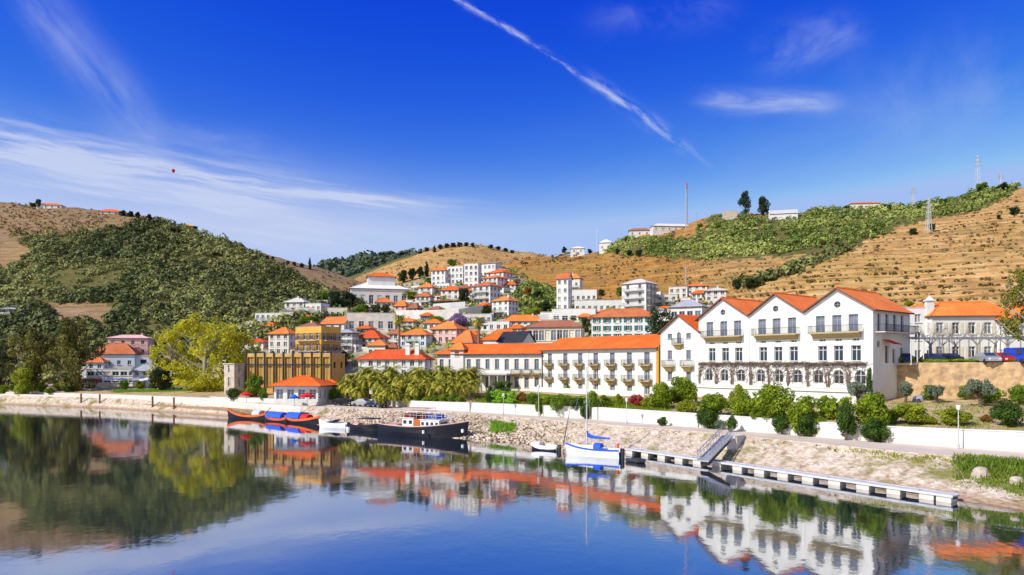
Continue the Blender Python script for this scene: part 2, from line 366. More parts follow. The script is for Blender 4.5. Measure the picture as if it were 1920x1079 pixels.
    nt.links.new(soil, b.inputs['Base Color']); b.inputs['Roughness'].default_value = 1; b.inputs['Specular IOR Level'].default_value = .05
    bump(nt, b, fine, .6, .7)
build_terrain()

# river
m, nt, b = nodes_of('river_water')
nt.nodes.remove(b)
geo = nt.nodes.new('ShaderNodeNewGeometry'); P = geo.outputs['Position']
n1 = tnoise(nt, .5, 4, .6, P, (1, .8, 1)); n2 = tnoise(nt, .018, 4, .6, P, (1, 1.3, 1))
gate = ramp(nt, n2, [(.42, (.12, .12, .12)), (.62, (.6, .6, .6))])
ml = nt.nodes.new('ShaderNodeMath'); ml.operation = 'MULTIPLY'; nt.links.new(n1, ml.inputs[0]); nt.links.new(gate, ml.inputs[1])
bp = nt.nodes.new('ShaderNodeBump'); bp.inputs['Strength'].default_value = 1; bp.inputs['Distance'].default_value = .03
nt.links.new(ml.outputs[0], bp.inputs['Height'])
gl = nt.nodes.new('ShaderNodeBsdfGlossy'); gl.inputs['Roughness'].default_value = .045; gl.inputs['Color'].default_value = (.93, .95, 1, 1)
df = nt.nodes.new('ShaderNodeBsdfDiffuse'); df.inputs['Color'].default_value = (.006, .014, .022, 1)
nt.links.new(bp.outputs['Normal'], gl.inputs['Normal'])
fr = nt.nodes.new('ShaderNodeFresnel'); fr.inputs['IOR'].default_value = 2.6
fb = nt.nodes.new('ShaderNodeMath'); fb.operation = 'MULTIPLY_ADD'; fb.inputs[1].default_value = .52; fb.inputs[2].default_value = .46; nt.links.new(fr.outputs[0], fb.inputs[0])
mxs = nt.nodes.new('ShaderNodeMixShader'); nt.links.new(fb.outputs[0], mxs.inputs[0]); nt.links.new(df.outputs[0], mxs.inputs[1]); nt.links.new(gl.outputs[0], mxs.inputs[2])
nt.links.new(mxs.outputs[0], nt.nodes['Material Output'].inputs['Surface'])
mb = MB(); mb.quad((-1500, -400, 0), (1500, -400, 0), (1500, 420, 0), (-1500, 420, 0))
o = mb.obj('river_water', m); o['kind'] = 'structure'
# ------------------------------------------------------------------ buildings
WIN = {}
RVAR = [ROOF, roofmat('faded_orange_tiles', (.70, .19, .05)), roofmat('deep_red_tiles', (.62, .09, .02)), roofmat('pale_orange_tiles', (.82, .23, .05), .45), roofmat('old_brown_orange_tiles', (.52, .15, .05), .45)]
def window_meshes(w, h, style, gmat, fmat):
    k = (round(w, 2), round(h, 2), style, gmat.name, fmat.name)
    if k in WIN: return WIN[k]
    p = MB(); f = MB()
    if style == 'arch':
        r = w / 2; n = 8; pts = [(-r, 0, 0), (r, 0, 0)] + [(r * math.cos(math.pi * i / n), 0, h - r + r * math.sin(math.pi * i / n)) for i in range(n + 1)]
        p.add(pts, [tuple(range(len(pts)))])
        arc = [(r * .94 * math.cos(math.pi * i / n), -.04, h - r + r * .94 * math.sin(math.pi * i / n)) for i in range(n + 1)]
        f.tube([(r * .94, -.04, 0)] + arc + [(-r * .94, -.04, 0)], .04, 4)
        f.box(-.035, .035, -.07, 0, 0, h); f.box(-r, r, -.06, 0, (h - r) - .03, (h - r) + .03); f.box(-r, r, -.06, 0, .0, .08)
    elif style == 'round':
        n = 14; pts = [(w / 2 * math.cos(6.2832 * i / n), 0, h / 2 + w / 2 * math.sin(6.2832 * i / n)) for i in range(n)]
        p.add(pts, [tuple(range(n))]); pts = [Vector((q[0] * 1.12, -.03, h / 2 + (q[2] - h / 2) * 1.12)) for q in pts]
        f.tube(pts + [pts[0]], .07, 4); f.box(-.03, .03, -.05, 0, 0, h); f.box(-w / 2, w / 2, -.05, 0, h / 2 - .03, h / 2 + .03)
    else:
        p.quad((-w / 2, 0, 0), (w / 2, 0, 0), (w / 2, 0, h), (-w / 2, 0, h))
        t = .07 if w < 1.6 else .09
        f.box(-w / 2, -w / 2 + t, -.06, .0, 0, h); f.box(w / 2 - t, w / 2, -.06, .0, 0, h)
        f.box(-w / 2 + t, w / 2 - t, -.06, .0, h - t, h); f.box(-w / 2 + t, w / 2 - t, -.06, .0, 0, t)
        nb = max(1, round(w / .75) - 1) if w > 1.3 else 1
        for i in range(nb):
            x = -w / 2 + w * (i + 1) / (nb + 1); f.box(x - .04, x + .04, -.055, .0, t, h - t)
        if h > 1.5: f.box(-w / 2 + t, w / 2 - t, -.05, .0, h * .72 - .03, h * .72 + .03)
        if style == 'sill': f.box(-w / 2 - .12, w / 2 + .12, -.34, -.06, -.09, -.01)
    WIN[k] = (p.mesh('window', gmat), f.mesh('frame', fmat)); return WIN[k]
SHUT = {}
def shutter_mesh(w, h, mat_):
    k = (round(w, 2), round(h, 2), mat_.name)
    if k not in SHUT:
        s = MB(); s.box(-w / 2, w / 2, -.05, 0, 0, h)
        for i in range(int(h / .22)): s.box(-w / 2 + .05, w / 2 - .05, -.075, -.05, .06 + i * .22, .18 + i * .22)
        SHUT[k] = s.mesh('shutter', mat_)
    return SHUT[k]

def facade(mb, o, ud, L, z0, z1, ops, dp=.2, top=None):
    """one wall face with real openings; ops: (u0,u1,za,zb,style). top: list of (u,z) closing a gable above z1"""
    o = Vector(o); ud = Vector(ud); n = Vector((ud.y, -ud.x))
    def pt(u, z, d=0): q = o + ud * u - n * d; return (q.x, q.y, z)
    ops = [q for q in ops if q[2] < z1 - .05]
    us = sorted({0, L, *[q[0] for q in ops], *[q[1] for q in ops]}); zs = sorted({z0, z1, *[q[2] for q in ops], *[min(q[3], z1) for q in ops]})
    for i in range(len(us) - 1):
        for j in range(len(zs) - 1):
            uc = (us[i] + us[i + 1]) / 2; zc = (zs[j] + zs[j + 1]) / 2
            if any(q[0] < uc < q[1] and q[2] < zc < q[3] for q in ops): continue
            mb.quad(pt(us[i], zs[j]), pt(us[i + 1], zs[j]), pt(us[i + 1], zs[j + 1]), pt(us[i], zs[j + 1]))
    for u0, u1, a, b, *st in ops:
        mb.quad(pt(u0, a), pt(u0, a, dp), pt(u0, b, dp), pt(u0, b)); mb.quad(pt(u1, a, dp), pt(u1, a), pt(u1, b), pt(u1, b, dp))
        mb.quad(pt(u0, a, dp), pt(u0, a), pt(u1, a), pt(u1, a, dp)); mb.quad(pt(u0, b), pt(u0, b, dp), pt(u1, b, dp), pt(u1, b))
        if st and st[0] in ('arch', 'round'):
            r = (u1 - u0) / 2; uc = (u0 + u1) / 2; cz = b - r; k = 8
            for q in range(k):
                t0 = math.pi * q / k; t1 = math.pi * (q + 1) / k
                P0 = pt(uc + r * math.cos(t0), cz + r * math.sin(t0)); P1 = pt(uc + r * math.cos(t1), cz + r * math.sin(t1))
                corner = pt(u1 if q < k / 2 else u0, b); mb.add([P0, corner, P1], [(0, 1, 2)])
                mb.quad(P0, P1, pt(uc + r * math.cos(t1), cz + r * math.sin(t1), dp), pt(uc + r * math.cos(t0), cz + r * math.sin(t0), dp))
                if st[0] == 'round':
                    P0 = pt(uc + r * math.cos(t0), a + r - r * math.sin(t0)); P1 = pt(uc + r * math.cos(t1), a + r - r * math.sin(t1))
                    mb.add([P0, P1, pt(u1 if q < k / 2 else u0, a)], [(0, 1, 2)])
    if top: mb.add([pt(0, z1)] + [pt(u, z) for u, z in top] + [pt(L, z1)], [tuple(range(len(top) + 1, -1, -1))])
    return pt, n
def put_window(root, o, ud, uc, z, w, h, style='plain', gmat=None, fmat=None, dp=.2, shutters=None, sw=None):
    ud = Vector(ud); n = Vector((ud.y, -ud.x)); q = Vector(o) + ud * uc - n * dp; a = math.atan2(ud.y, ud.x)
    p, f = window_meshes(w, h, style, gmat or GLASS, fmat or FRAME)
    ow = mk('window', p, root, (q.x, q.y, z), a); mk('frame', f, ow)
    if shutters:
        for s in (-1, 1):
            sx = s * (w / 2 + (sw or w * .5) / 2 + .02); r = ow.matrix_basis
            mk('shutter', shutter_mesh(sw or w * .5, h, shutters), ow, (sx, -dp - .01, 0))
    return ow
def balcony(root, o, ud, uc, z, w, dep=.9, slabm=None, under=None, dark=None):
    """slab with ochre corbel below and thin railing"""
    ud = Vector(ud); n = Vector((ud.y, -ud.x)); q = Vector(o) + ud * uc; a = math.atan2(ud.y, ud.x)
    k = ('balc', round(w, 2), dep, (slabm or CONC).name, (dark or DARK).name, bool(under))
    if k not in WIN:
        s = MB(); s.box(-w / 2, w / 2, -dep, -.01, -.14, 0)
        r = MB(); r.box(-w / 2, w / 2, -dep, -dep + .04, .9, .95); r.box(-w / 2, w / 2, -dep, -dep + .03, .08, .11)
        for sx in (-1, 1): r.box(sx * w / 2 - .02, sx * w / 2 + .02, -dep + .03, -.02, .9, .94)
        nb = int(w / .16)
        for i in range(nb + 1):
            x = -w / 2 + .02 + (w - .04) * i / nb; r.box(x - .012, x + .012, -dep + .005, -dep + .03, .0, .9)
        for sx in (-1, 1):
            for i in range(4): y = -dep + .15 + i * (dep - .2) / 4; r.box(sx * w / 2 - .012, sx * w / 2 + .012, y, y + .024, 0, .9)
        c = MB()
        if under:
            W = w * .42; D = dep * .9; hh = under
            c.add([(-W, -.01, -.14), (W, -.01, -.14), (W, -D, -.14), (-W, -D, -.14), (-W * .45, -.01, -.14 - hh), (W * .45, -.01, -.14 - hh), (W * .45, -D * .25, -.14 - hh), (-W * .45, -D * .25, -.14 - hh)],
                  [(0, 1, 2, 3), (4, 7, 6, 5), (3, 2, 6, 7), (0, 3, 7, 4), (2, 1, 5, 6)])
        WIN[k] = (s.mesh('balcony', slabm or CONC), r.mesh('railing', dark or DARK), c.mesh('corbel', TRIM) if under else None)
    s, r, c = WIN[k]
    ob = mk('balcony', s, root, (q.x, q.y, z), a); mk('railing', r, ob)
    if c: mk('corbel', c, ob)
    return ob

def roof_hip(mb, x0, x1, y0, y1, z, rise, ov=.4, fas=None):
    x0 -= ov; x1 += ov; y0 -= ov; y1 += ov; w = x1 - x0; d = y1 - y0; z -= .05
    if w >= d: r0 = (x0 + d / 2, (y0 + y1) / 2); r1 = (x1 - d / 2, (y0 + y1) / 2)
    else: r0 = ((x0 + x1) / 2, y0 + w / 2); r1 = ((x0 + x1) / 2, y1 - w / 2)
    A, B, C_, D = (x0, y0, z), (x1, y0, z), (x1, y1, z), (x0, y1, z); a, b = (*r0, z + rise), (*r1, z + rise)
    if w >= d: mb.add([A, B, C_, D, a, b], [(0, 1, 5, 4), (1, 2, 5), (2, 3, 4, 5), (3, 0, 4)])
    else: mb.add([A, B, C_, D, a, b], [(0, 1, 4), (1, 2, 5, 4), (2, 3, 5), (3, 0, 4, 5)])
    for e_ in ((a, b), (A, a), (B, b if w >= d else a), (C_, b), (D, a if w >= d else b)): mb.tube([Vector(e_[0]) + Vector((0, 0, .02)), Vector(e_[1]) + Vector((0, 0, .02))], .11, 5, 0)
    A2 = [(p[0], p[1], z - .16) for p in (A, B, C_, D)]
    mb.add([A, B, C_, D] + A2, [(0, 4, 5, 1), (1, 5, 6, 2), (2, 6, 7, 3), (3, 7, 4, 0), (4, 7, 6, 5)], 1)
def roof_gable(mb, x0, x1, y0, y1, z, rise, ov=.4, axis='x', t=.16):
    """ridge along axis"""
    if axis == 'x':
        ym = (y0 + y1) / 2; k = rise / ((y1 - y0) / 2); e = z - ov * k
        for (ya, s) in ((y0 - ov, 1), (y1 + ov, -1)):
            P = [(x0 - ov, ya, e), (x1 + ov, ya, e), (x1 + ov, ym, z + rise), (x0 - ov, ym, z + rise)]
            if s < 0: P = P[::-1]
            rslab(mb, P, t)
        mb.tube([(x0 - ov, ym, z + rise + t), (x1 + ov, ym, z + rise + t)], .13, 6, 0)
    else:
        xm = (x0 + x1) / 2; k = rise / ((x1 - x0) / 2); e = z - ov * k
        for (xa, s) in ((x0 - ov, 1), (x1 + ov, -1)):
            P = [(xa, y1 + ov, e), (xa, y0 - ov, e), (xm, y0 - ov, z + rise), (xm, y1 + ov, z + rise)]
            if s < 0: P = P[::-1]
            rslab(mb, P, t)
def rslab(mb, P, t):
    Q = [(p[0], p[1], p[2] + t) for p in P]; n = len(P)
    mb.add(Q, [tuple(range(n))], 0)
    mb.add(Q + list(P), [tuple(range(2 * n - 1, n - 1, -1))] + [(i, i + n, (i + 1) % n + n, (i + 1) % n) for i in range(n)], 1)

def grid_ops(L, z0, floors, cols, fh, ww, wh, sill=.95, m=None):
    out = []
    if cols <= 0: return out
    m = L / (cols * 2) if m is None else m; step = (L - 2 * m) / max(1, cols - 1) if cols > 1 else 0
    for fl in range(floors):
        for c in range(cols):
            u = (L / 2 if cols == 1 else m + step * c); ww_ = min(ww, L * .7)
            a = z0 + fl * fh + sill; out.append((u - ww_ / 2, u + ww_ / 2, a, a + wh))
    return out
def house(name, label, cat, px0, px1, base, eave, top=None, rot=-22, dr=.8, roof='hip', wall=None, rm=None, fl=2, fc=3, sc=2, ww=1.0, wh=1.3,
          sill=.9, shut=None, Y=None, chim=0, balc=0, found=3.0, group=None, gl=None, parapet=.5, extra=None, zb=None, wstyle='sill', awn=None, lc=None):
    pm_ = (px0 + px1) / 2
    Yc = Y or solve(pm_, base)
    z0 = wz(base, Yc) if zb is None else zb; z1 = wz(eave, Yc); s = F / Yc; W = (px1 - px0) / s
    th = R(rot - math.degrees(math.atan2(pm_ - 960, F)) * .0); c, sn = abs(math.cos(th)), abs(math.sin(th))
    w = W / (c + dr * sn); d = w * dr
    # put the near corner so that the outline spans px0..px1
    X = wx(pm_, Yc); root = thing(name, label, cat, (X, Yc + d * c * .5 + w * sn * .25, z0), th, group)
    h = z1 - z0; fh = h / fl; wallm = wall or WHITE; vg = random.Random(int(px0 * 3 + base * 5))
    mbw = MB(); wh = min(wh, fh * .62); sill = min(sill, fh * .3)
    fcs = [((-w / 2, -d / 2), (1, 0), w, fc), ((w / 2, -d / 2), (0, 1), d, sc), ((w / 2, d / 2), (-1, 0), w, 0), ((-w / 2, d / 2), (0, -1), d, sc if lc is None else lc)]
    rise = (wz(top, Yc) - z1) if top else 0
    for i, (o, ud, L, cols) in enumerate(fcs):
        ops = grid_ops(L, 0, fl, cols, fh, ww, wh, sill)
        tp = None
        if roof == 'gable' and i in (1, 3): tp = [(L / 2, h + rise)]
        if roof == 'gabley' and i in (0, 2): tp = [(L / 2, h + rise)]
        if roof == 'shed' and i in (1, 3): tp = [(L, h + rise)] if i == 1 else [(0, h + rise)]
        if i == 0 and awn == 'door': ops = [q for q in ops if not (q[2] < fh and abs((q[0] + q[1]) / 2 - L / 2) < L / cols * .6)]
        hh = h + (parapet if roof == 'flat' else 0)
        facade(mbw, o, ud, L, -found, hh, ops, .2, tp)
        for q in ops:
            t_ = vg.random(); put_window(root, o, ud, (q[0] + q[1]) / 2, q[2], q[1] - q[0], q[3] - q[2], wstyle, gl or (GLASS if t_ < .55 else GLASS2 if t_ < .82 else GRILL if t_ < .92 else CREAM), FRAME, .2, shut, .45 * (q[1] - q[0]) if shut else None)
            if balc and i in ((0, 1) if balc > 1 else (0,)) and q[2] > fh * .9: pass
        if balc and (i == 0 or (balc > 1 and i == 1)):
            for f_ in range(1, fl): balcony(root, o, ud, L / 2, f_ * fh + .05, L * .8, 1.1)
    mbw.obj('wall', wallm, root)
    rb = MB(); rmat = rm or (ROOF if W > 22 else vg.choice(RVAR))
    if roof == 'hip': roof_hip(rb, -w / 2, w / 2, -d / 2, d / 2, h + .05, rise)
    elif roof == 'gable': roof_gable(rb, -w / 2, w / 2, -d / 2, d / 2, h, rise, .35, 'x')
    elif roof == 'gabley': roof_gable(rb, -w / 2, w / 2, -d / 2, d / 2, h, rise, .35, 'y')
    elif roof == 'shed': rslab(rb, [(-w / 2 - .3, -d / 2 - .3, h - .1), (w / 2 + .3, -d / 2 - .3, h - .1), (w / 2 + .3, d / 2 + .2, h + rise), (-w / 2 - .3, d / 2 + .2, h + rise)], .15)
    else:
        rb.quad((-w / 2 + .01, -d / 2 + .01, h), (w / 2 - .01, -d / 2 + .01, h), (w / 2 - .01, d / 2 - .01, h), (-w / 2 + .01, d / 2 - .01, h))
        if rm is None: rmat = CONC
        t = .12; P = parapet + h  # coping round the flat roof
        for a in ((-w / 2 - .06, w / 2 + .06, -d / 2 - .06, -d / 2 + t), (-w / 2 - .06, w / 2 + .06, d / 2 - t, d / 2 + .06), (-w / 2 - .06, -w / 2 + t, -d / 2 + t, d / 2 - t), (w / 2 - t, w / 2 + .06, -d / 2 + t, d / 2 - t)):
            rb.box(*a, P + .002, P + .10)
    ro = rb.obj('roof', [rmat, FASCIA if roof != 'flat' else CONC], root)
    for i in range(chim):
        cx = -w * .25 + i * w * .4; cb = MB(); cb.box(-.3, .3, -.25, .25, -.6, 1.3); cb.box(-.4, .4, -.35, .35, 1.3, 1.42); cb.box(-.2, .2, -.15, .15, 1.42, 1.65)
        cb.obj('chimney', WHITE, ro, loc=(cx, 0, h + rise * .8))
    if awn == 'door':
        pp = MB(); pp.box(-.55, .55, -.06, 0, 0, min(2.1, fh * .8)); pp.box(-.65, .65, -.08, -.0, min(2.1, fh * .8), min(2.1, fh * .8) + .1)
        pp.obj('door', WOOD, root, loc=(0, -d / 2, 0))
    if extra: extra(root, w, d, h, fh)
    if W > 6 and name in ('house',) and Yc > 140 and base > 500:
        g = random.Random(int(px0 * 7 + base)); q = g.random()
        if q < .55:      # lower side annex with its own window
            aw_, ad, ah = g.uniform(.25, .45) * w, d * g.uniform(.4, .7), fh * g.uniform(.75, 1.0); sd = g.choice((-1, 1)); m2 = MB()
            x0 = w / 2 + .01 if sd > 0 else -w / 2 - aw_ - .01; y0 = -d / 2 + g.uniform(0, .3) * d
            op = [(aw_ * .3, aw_ * .7, fh * .3, fh * .3 + min(1.2, ah * .5))]
            facade(m2, (x0, y0), (1, 0), aw_, -found, ah, op); facade(m2, (x0 + aw_, y0), (0, 1), ad, -found, ah, []); facade(m2, (x0 + aw_, y0 + ad), (-1, 0), aw_, -found, ah, []); facade(m2, (x0, y0 + ad), (0, -1), ad, -found, ah, [])
            ao = m2.obj('annex', wallm, root); m3 = MB()
            if g.random() < .5: rslab(m3, [(x0 - .2, y0 - .25, ah - .1), (x0 + aw_ + .2, y0 - .25, ah - .1), (x0 + aw_ + .2, y0 + ad, ah + .5), (x0 - .2, y0 + ad, ah + .5)], .12)
            else: m3.box(x0 - .1, x0 + aw_ + .1, y0 - .1, y0 + ad + .1, ah, ah + .18)
            m3.obj('annex_roof', [rmat if roof != 'flat' and g.random() < .7 else CONC, FASCIA], ao); pw, _f = window_meshes(op[0][1] - op[0][0], op[0][3] - op[0][2], 'plain', GLASS, FRAME); mk('annex_window', pw, ao, (x0 + aw_ / 2, y0 + .2, op[0][2]))
        if g.random() < .6:   # parapet terrace in front
            m4 = MB(); tw_ = w * g.uniform(.6, 1.3); tx = g.uniform(-.2, .2) * w; yy = -d / 2 - g.uniform(1.5, 3.0); hh_ = g.uniform(-.2, .9)
            m4.box(tx - tw_ / 2, tx + tw_ / 2, yy, yy + .25, -found - 2, hh_); m4.box(tx - tw_ / 2, tx - tw_ / 2 + .25, yy + .25, -d / 2, -found - 1, hh_ - .002); m4.box(tx + tw_ / 2 - .25, tx + tw_ / 2, yy + .25, -d / 2, -found - 1, hh_ - .002)
            m4.obj('terrace_wall', g.choice((WHITE, OLDW, OLDW, STONE2)), root)
        if fl > 1 and not balc and g.random() < .4: balcony(root, (-w / 2, -d / 2), (1, 0), w * g.uniform(.35, .65), fh + .05, w * g.uniform(.35, .6), 1.0)
        if roof != 'flat' and g.random() < .6: c_ = MB(); c_.box(-.25, .25, -.25, .25, -.8, .9); c_.box(-.33, .33, -.33, .33, .9, 1.0); c_.obj('chimney', wallm, ro, loc=(g.uniform(-.3, .3) * w, g.uniform(-.1, .2) * d, h + rise * .7))
    return root

# ---- upper town -------------------------------------------------------------
WT = WHITE
def hall_top(root, w, d, h, fh):
    a = w * .24; m = MB()
    for (o, ud, L) in (((-a + 1, -d * .25), (1, 0), 2 * a), ((a + 1, -d * .25), (0, 1), d * .5), ((a + 1, d * .25), (-1, 0), 2 * a), ((-a + 1, d * .25), (0, -1), d * .5)): facade(m, o, ud, L, h + .5, h + 5.2, [])
    c = m.obj('clerestory', WHITE, root); r_ = MB(); roof_hip(r_, -a + 1, a + 1, -d * .25, d * .25, h + 5.2, 1.6, .6); r_.obj('clerestory_roof', [ROOF, FASCIA], c)
def H_(label, px0, px1, base, eave, top=None, name='house', cat='house', **k): return house(name, label, cat, px0, px1, base, eave, top, **k)
H_('large white hall with low orange hip roof, alone high at the left of town', 643, 762, 572, 541, 526, rot=14, dr=.6, fl=1, fc=7, sc=3, ww=1.7, wh=3.6, sill=.3, name='hall', cat='hall', lc=0, rm=WHITE, extra=hall_top)
H_('long low white wing stepping down to the right of the large white hall', 738, 800, 562, 546, name='house', roof='flat', rot=10, dr=.4, fl=1, fc=5, sc=1, parapet=.3)
H_('white apartment block with red roof edge, leftmost of the hilltop row', 808, 842, 538, 507, 499, name='apartment_building', cat='apartment block', rot=-18, fl=3, fc=3, sc=3, roof='hip', rm=ROOF2)
H_('pale flat roofed apartment block second from the left in the hilltop row', 838, 876, 534, 502, roof='flat', name='apartment_building', cat='apartment block', rot=-18, fl=3, fc=4, sc=2)
H_('tallest white block with a stair tower in the middle of the hilltop row', 870, 902, 542, 497, roof='flat', name='apartment_building', cat='apartment block', rot=-14, fl=4, fc=3, sc=2)
H_('white block with thin canopy roof at the right end of the hilltop row', 898, 940, 520, 494, 489, name='apartment_building', cat='apartment block', rot=-24, fl=2, fc=4, sc=2, roof='shed', rm=SLATE)
H_('small white house with orange roof directly below the right end of the hilltop row', 912, 962, 532, 511, 503, rot=-36, fl=2, fc=3, sc=3, rm=ROOF)
H_('grey shaded terraced house with orange roof, second step down the hilltop stack', 905, 952, 548, 521, 514, rot=-38, fl=3, fc=3, sc=3, dr=.9, balc=1)
H_('three storey white house with stacked white balconies and orange roof', 884, 938, 572, 536, 527, rot=-34, fl=3, fc=3, sc=3, balc=1, ww=1.3)
H_('white house with red orange hip roof and bluish shaded side, lowest of the stacked terraces', 922, 972, 596, 564, 555, rot=-36, fl=3, fc=3, sc=3)
H_('small white house with orange roof left of the terraces, upper one of a pair', 784, 816, 556, 539, 530, rot=-15, fl=2, fc=2, sc=1)
H_('small white house with orange roof just under its twin, lower one of a pair', 778, 812, 577, 556, 548, rot=-15, fl=2, fc=3, sc=1)
H_('white house with long orange roof and low annex beside dark tree', 826, 866, 563, 544, 535, rot=-12, fl=2, fc=3, sc=1)
H_('low cream annex house with tiny roof below the long orange roof', 818, 858, 574, 565, 560, rot=-10, fl=1, fc=4, sc=1, rm=ROOF3)
H_('pink walled little house with faded orange roof below the large hall', 738, 768, 592, 574, 563, rot=-20, fl=2, fc=2, sc=2, wall=PINK, rm=ROOF2)
H_('squat stone coloured house with pale walls right of the pink little house', 764, 790, 597, 578, 568, rot=-25, fl=2, fc=2, sc=2, wall=STONE2, rm=ROOF3)
H_('tiny orange roofed hut just below the large white hall', 700, 734, 578, 567, 557, rot=12, fl=1, fc=3, sc=1)
H_('long ruined stone building with dark empty openings in its front', 648, 740, 622, 590, roof='flat', rot=6, dr=.3, fl=1, fc=5, sc=1, ww=1.6, wh=2.4, wall=OLDW, found=4, name='ruin', cat='ruin')
H_('white house with bright tilted orange roof left of the ruined stone building', 598, 660, 622, 607, 594, rot=-20, fl=1, fc=3, sc=2, roof='gable')
H_('cluster of weathered white houses on the left hill edge, highest one', 532, 576, 590, 567, 557, rot=-10, fl=2, fc=3, sc=2, wall=OLDW, rm=CONC)
H_('weathered stone house right of the highest white one on the left hill edge', 570, 612, 600, 572, roof='flat', rot=-20, fl=2, fc=3, sc=2, wall=OLDW)
H_('long white flat roofed row house at the far left end of the town', 476, 552, 612, 590, roof='flat', rot=-6, dr=.4, fl=2, fc=7, sc=1)
H_('pale flat building with a row of dark arches behind the yellow house', 560, 650, 600, 580, roof='flat', rot=4, dr=.3, fl=1, fc=8, sc=1, wall=CREAM, ww=1.0, wh=1.8)
H_('pale pinkish three storey house left of the yellow house', 500, 552, 668, 626, 614, rot=-16, fl=3, fc=3, sc=2, wall=OLDW, rm=ROOF2)
H_('low white house with thin orange roof half behind the yellow green tree', 450, 502, 662, 642, 635, rot=-12, fl=2, fc=3, sc=1)
H_('white house with dark grey windows right of the yellow house', 624, 668, 660, 624, 618, rot=-14, fl=3, fc=3, sc=2, rm=SLATE, shut=GRILL)
H_('white cottage with broad orange hip roof right of the grey windowed house', 662, 722, 655, 634, 619, rot=-15, fl=2, fc=4, sc=2)
H_('little low house with orange roof in front of the broad roofed cottage', 688, 728, 668, 648, 638, rot=-12, fl=1, fc=3, sc=1, sill=.5)
H_('pale blue house with red brown roof behind the tall palm', 748, 812, 652, 628, 616, rot=-18, fl=2, fc=4, sc=2, wall=BLUEW, rm=ROOF2)
H_('pink villa with flared orange hip roof and white window frames', 806, 874, 645, 617, 602, rot=-24, fl=2, fc=4, sc=3, wall=PINK, wh=1.5)
H_('white house with wide orange roof just behind the left hotel wing', 846, 904, 668, 643, 619, rot=-30, fl=1, fc=3, sc=2, Y=166, sill=.5)
H_('white house with large orange roof and grey garage windows beside the black gable', 905, 986, 662, 637, 617, rot=-20, dr=.6, fl=1, fc=4, sc=2, Y=166, sill=.4)
H_('long low hillside house with sagging orange roof above the black gable', 945, 1018, 612, 602, 590, rot=-8, dr=.4, fl=1, fc=6, sc=1, wall=OLDW, rm=ROOF2, sill=.3)
H_('cream market hall with brownish red roof and a row of pale bays', 988, 1100, 645, 613, 600, rot=-14, dr=.45, fl=1, fc=9, sc=3, wall=CREAM, rm=ROOF3, ww=1.3, wh=2.6, sill=.8, Y=168, name='market_hall', cat='hall')
H_('white apartment house with teal green shutters and two part orange roof', 1112, 1240, 640, 594, 577, rot=-16, dr=.45, fl=3, fc=6, sc=2, shut=TEAL, ww=1.0, wh=1.3, Y=165, name='apartment_building', cat='apartment block')
H_('low white terrace house with a dark wide garage opening under the slim tower', 1036, 1122, 604, 582, roof='flat', rot=-12, dr=.35, fl=1, fc=5, sc=2, ww=1.8, wh=1.8, sill=.2)
def tower_house():
    r = H_('slim white tower house with stacked dark windows and orange mono pitch cap', 1044, 1074, 584, 522, 512, rot=-25, dr=.9, fl=4, fc=2, sc=2, roof='gable', name='tower_house', cat='tower', ww=.9)
    H_('white upper wing with balcony and bright orange roof right of the slim tower', 1062, 1094, 556, 522, 512, rot=-20, fl=2, fc=2, sc=1, roof='hip', balc=1)
tower_house()
H_('flat white wing with strip windows stepping right from the slim tower', 1070, 1122, 566, 546, roof='flat', rot=-10, dr=.4, fl=1, fc=5, sc=1)
H_('long flat white house below the strip windowed wing', 1078, 1172, 586, 566, roof='flat', rot=-8, dr=.3, fl=1, fc=8, sc=1)
H_('square white apartment tower with brown balconies on its right side', 1170, 1236, 588, 531, 521, rot=-40, dr=.8, fl=4, fc=2, sc=3, roof='hip', rm=CONC, balc=2, name='apartment_building', cat='apartment block')
H_('white hillside houses right of the square apartment tower, lowest', 1232, 1276, 575, 556, roof='flat', rot=-12, fl=2, fc=3, sc=1, wall=OLDW)
H_('white stepped house on the slope with small pink roof, topmost of the cluster', 1290, 1334, 552, 536, 530, rot=-18, fl=2, fc=3, sc=2, rm=ROOF2, wall=OLDW)
H_('pale cream house left of the topmost pink roofed one in the right cluster', 1256, 1298, 560, 541, roof='flat', rot=-22, fl=2, fc=3, sc=2, wall=OLDW)
H_('whitewashed house at the right edge of the hillside cluster under the hedge', 1325, 1368, 566, 545, 539, rot=-15, fl=2, fc=3, sc=1, wall=OLDW, rm=CONC)
H_('grey roofed house with four dark square windows behind the small hotel gable', 1262, 1338, 600, 575, 560, rot=-30, dr=.8, fl=1, fc=4, sc=2, rm=SLATE, ww=1.5, wh=1.5)
H_('low white house with brown roof below the terraces, near the tall palm', 868, 925, 608, 592, roof='flat', rot=-8, dr=.4, fl=1, fc=5, sc=1, wall=OLDW)
H_('narrow white house between the pink villa and the hillside wall', 792, 832, 622, 606, 598, rot=-14, fl=1, fc=3, sc=1, rm=ROOF2)
H_('low whitish house in front of the long hillside wall', 915, 958, 622, 606, roof='flat', rot=-10, dr=.5, fl=1, fc=3, sc=1)
H_('small cream house on the slope between the market hall and the long orange roof', 1010, 1052, 618, 603, roof='flat', rot=-10, dr=.5, fl=1, fc=3, sc=1, wall=CREAM)
H_('small white house on the slope left of the tiny orange roofed hut', 668, 700, 590, 576, 570, rot=-12, fl=1, fc=2, sc=1, rm=CONC)
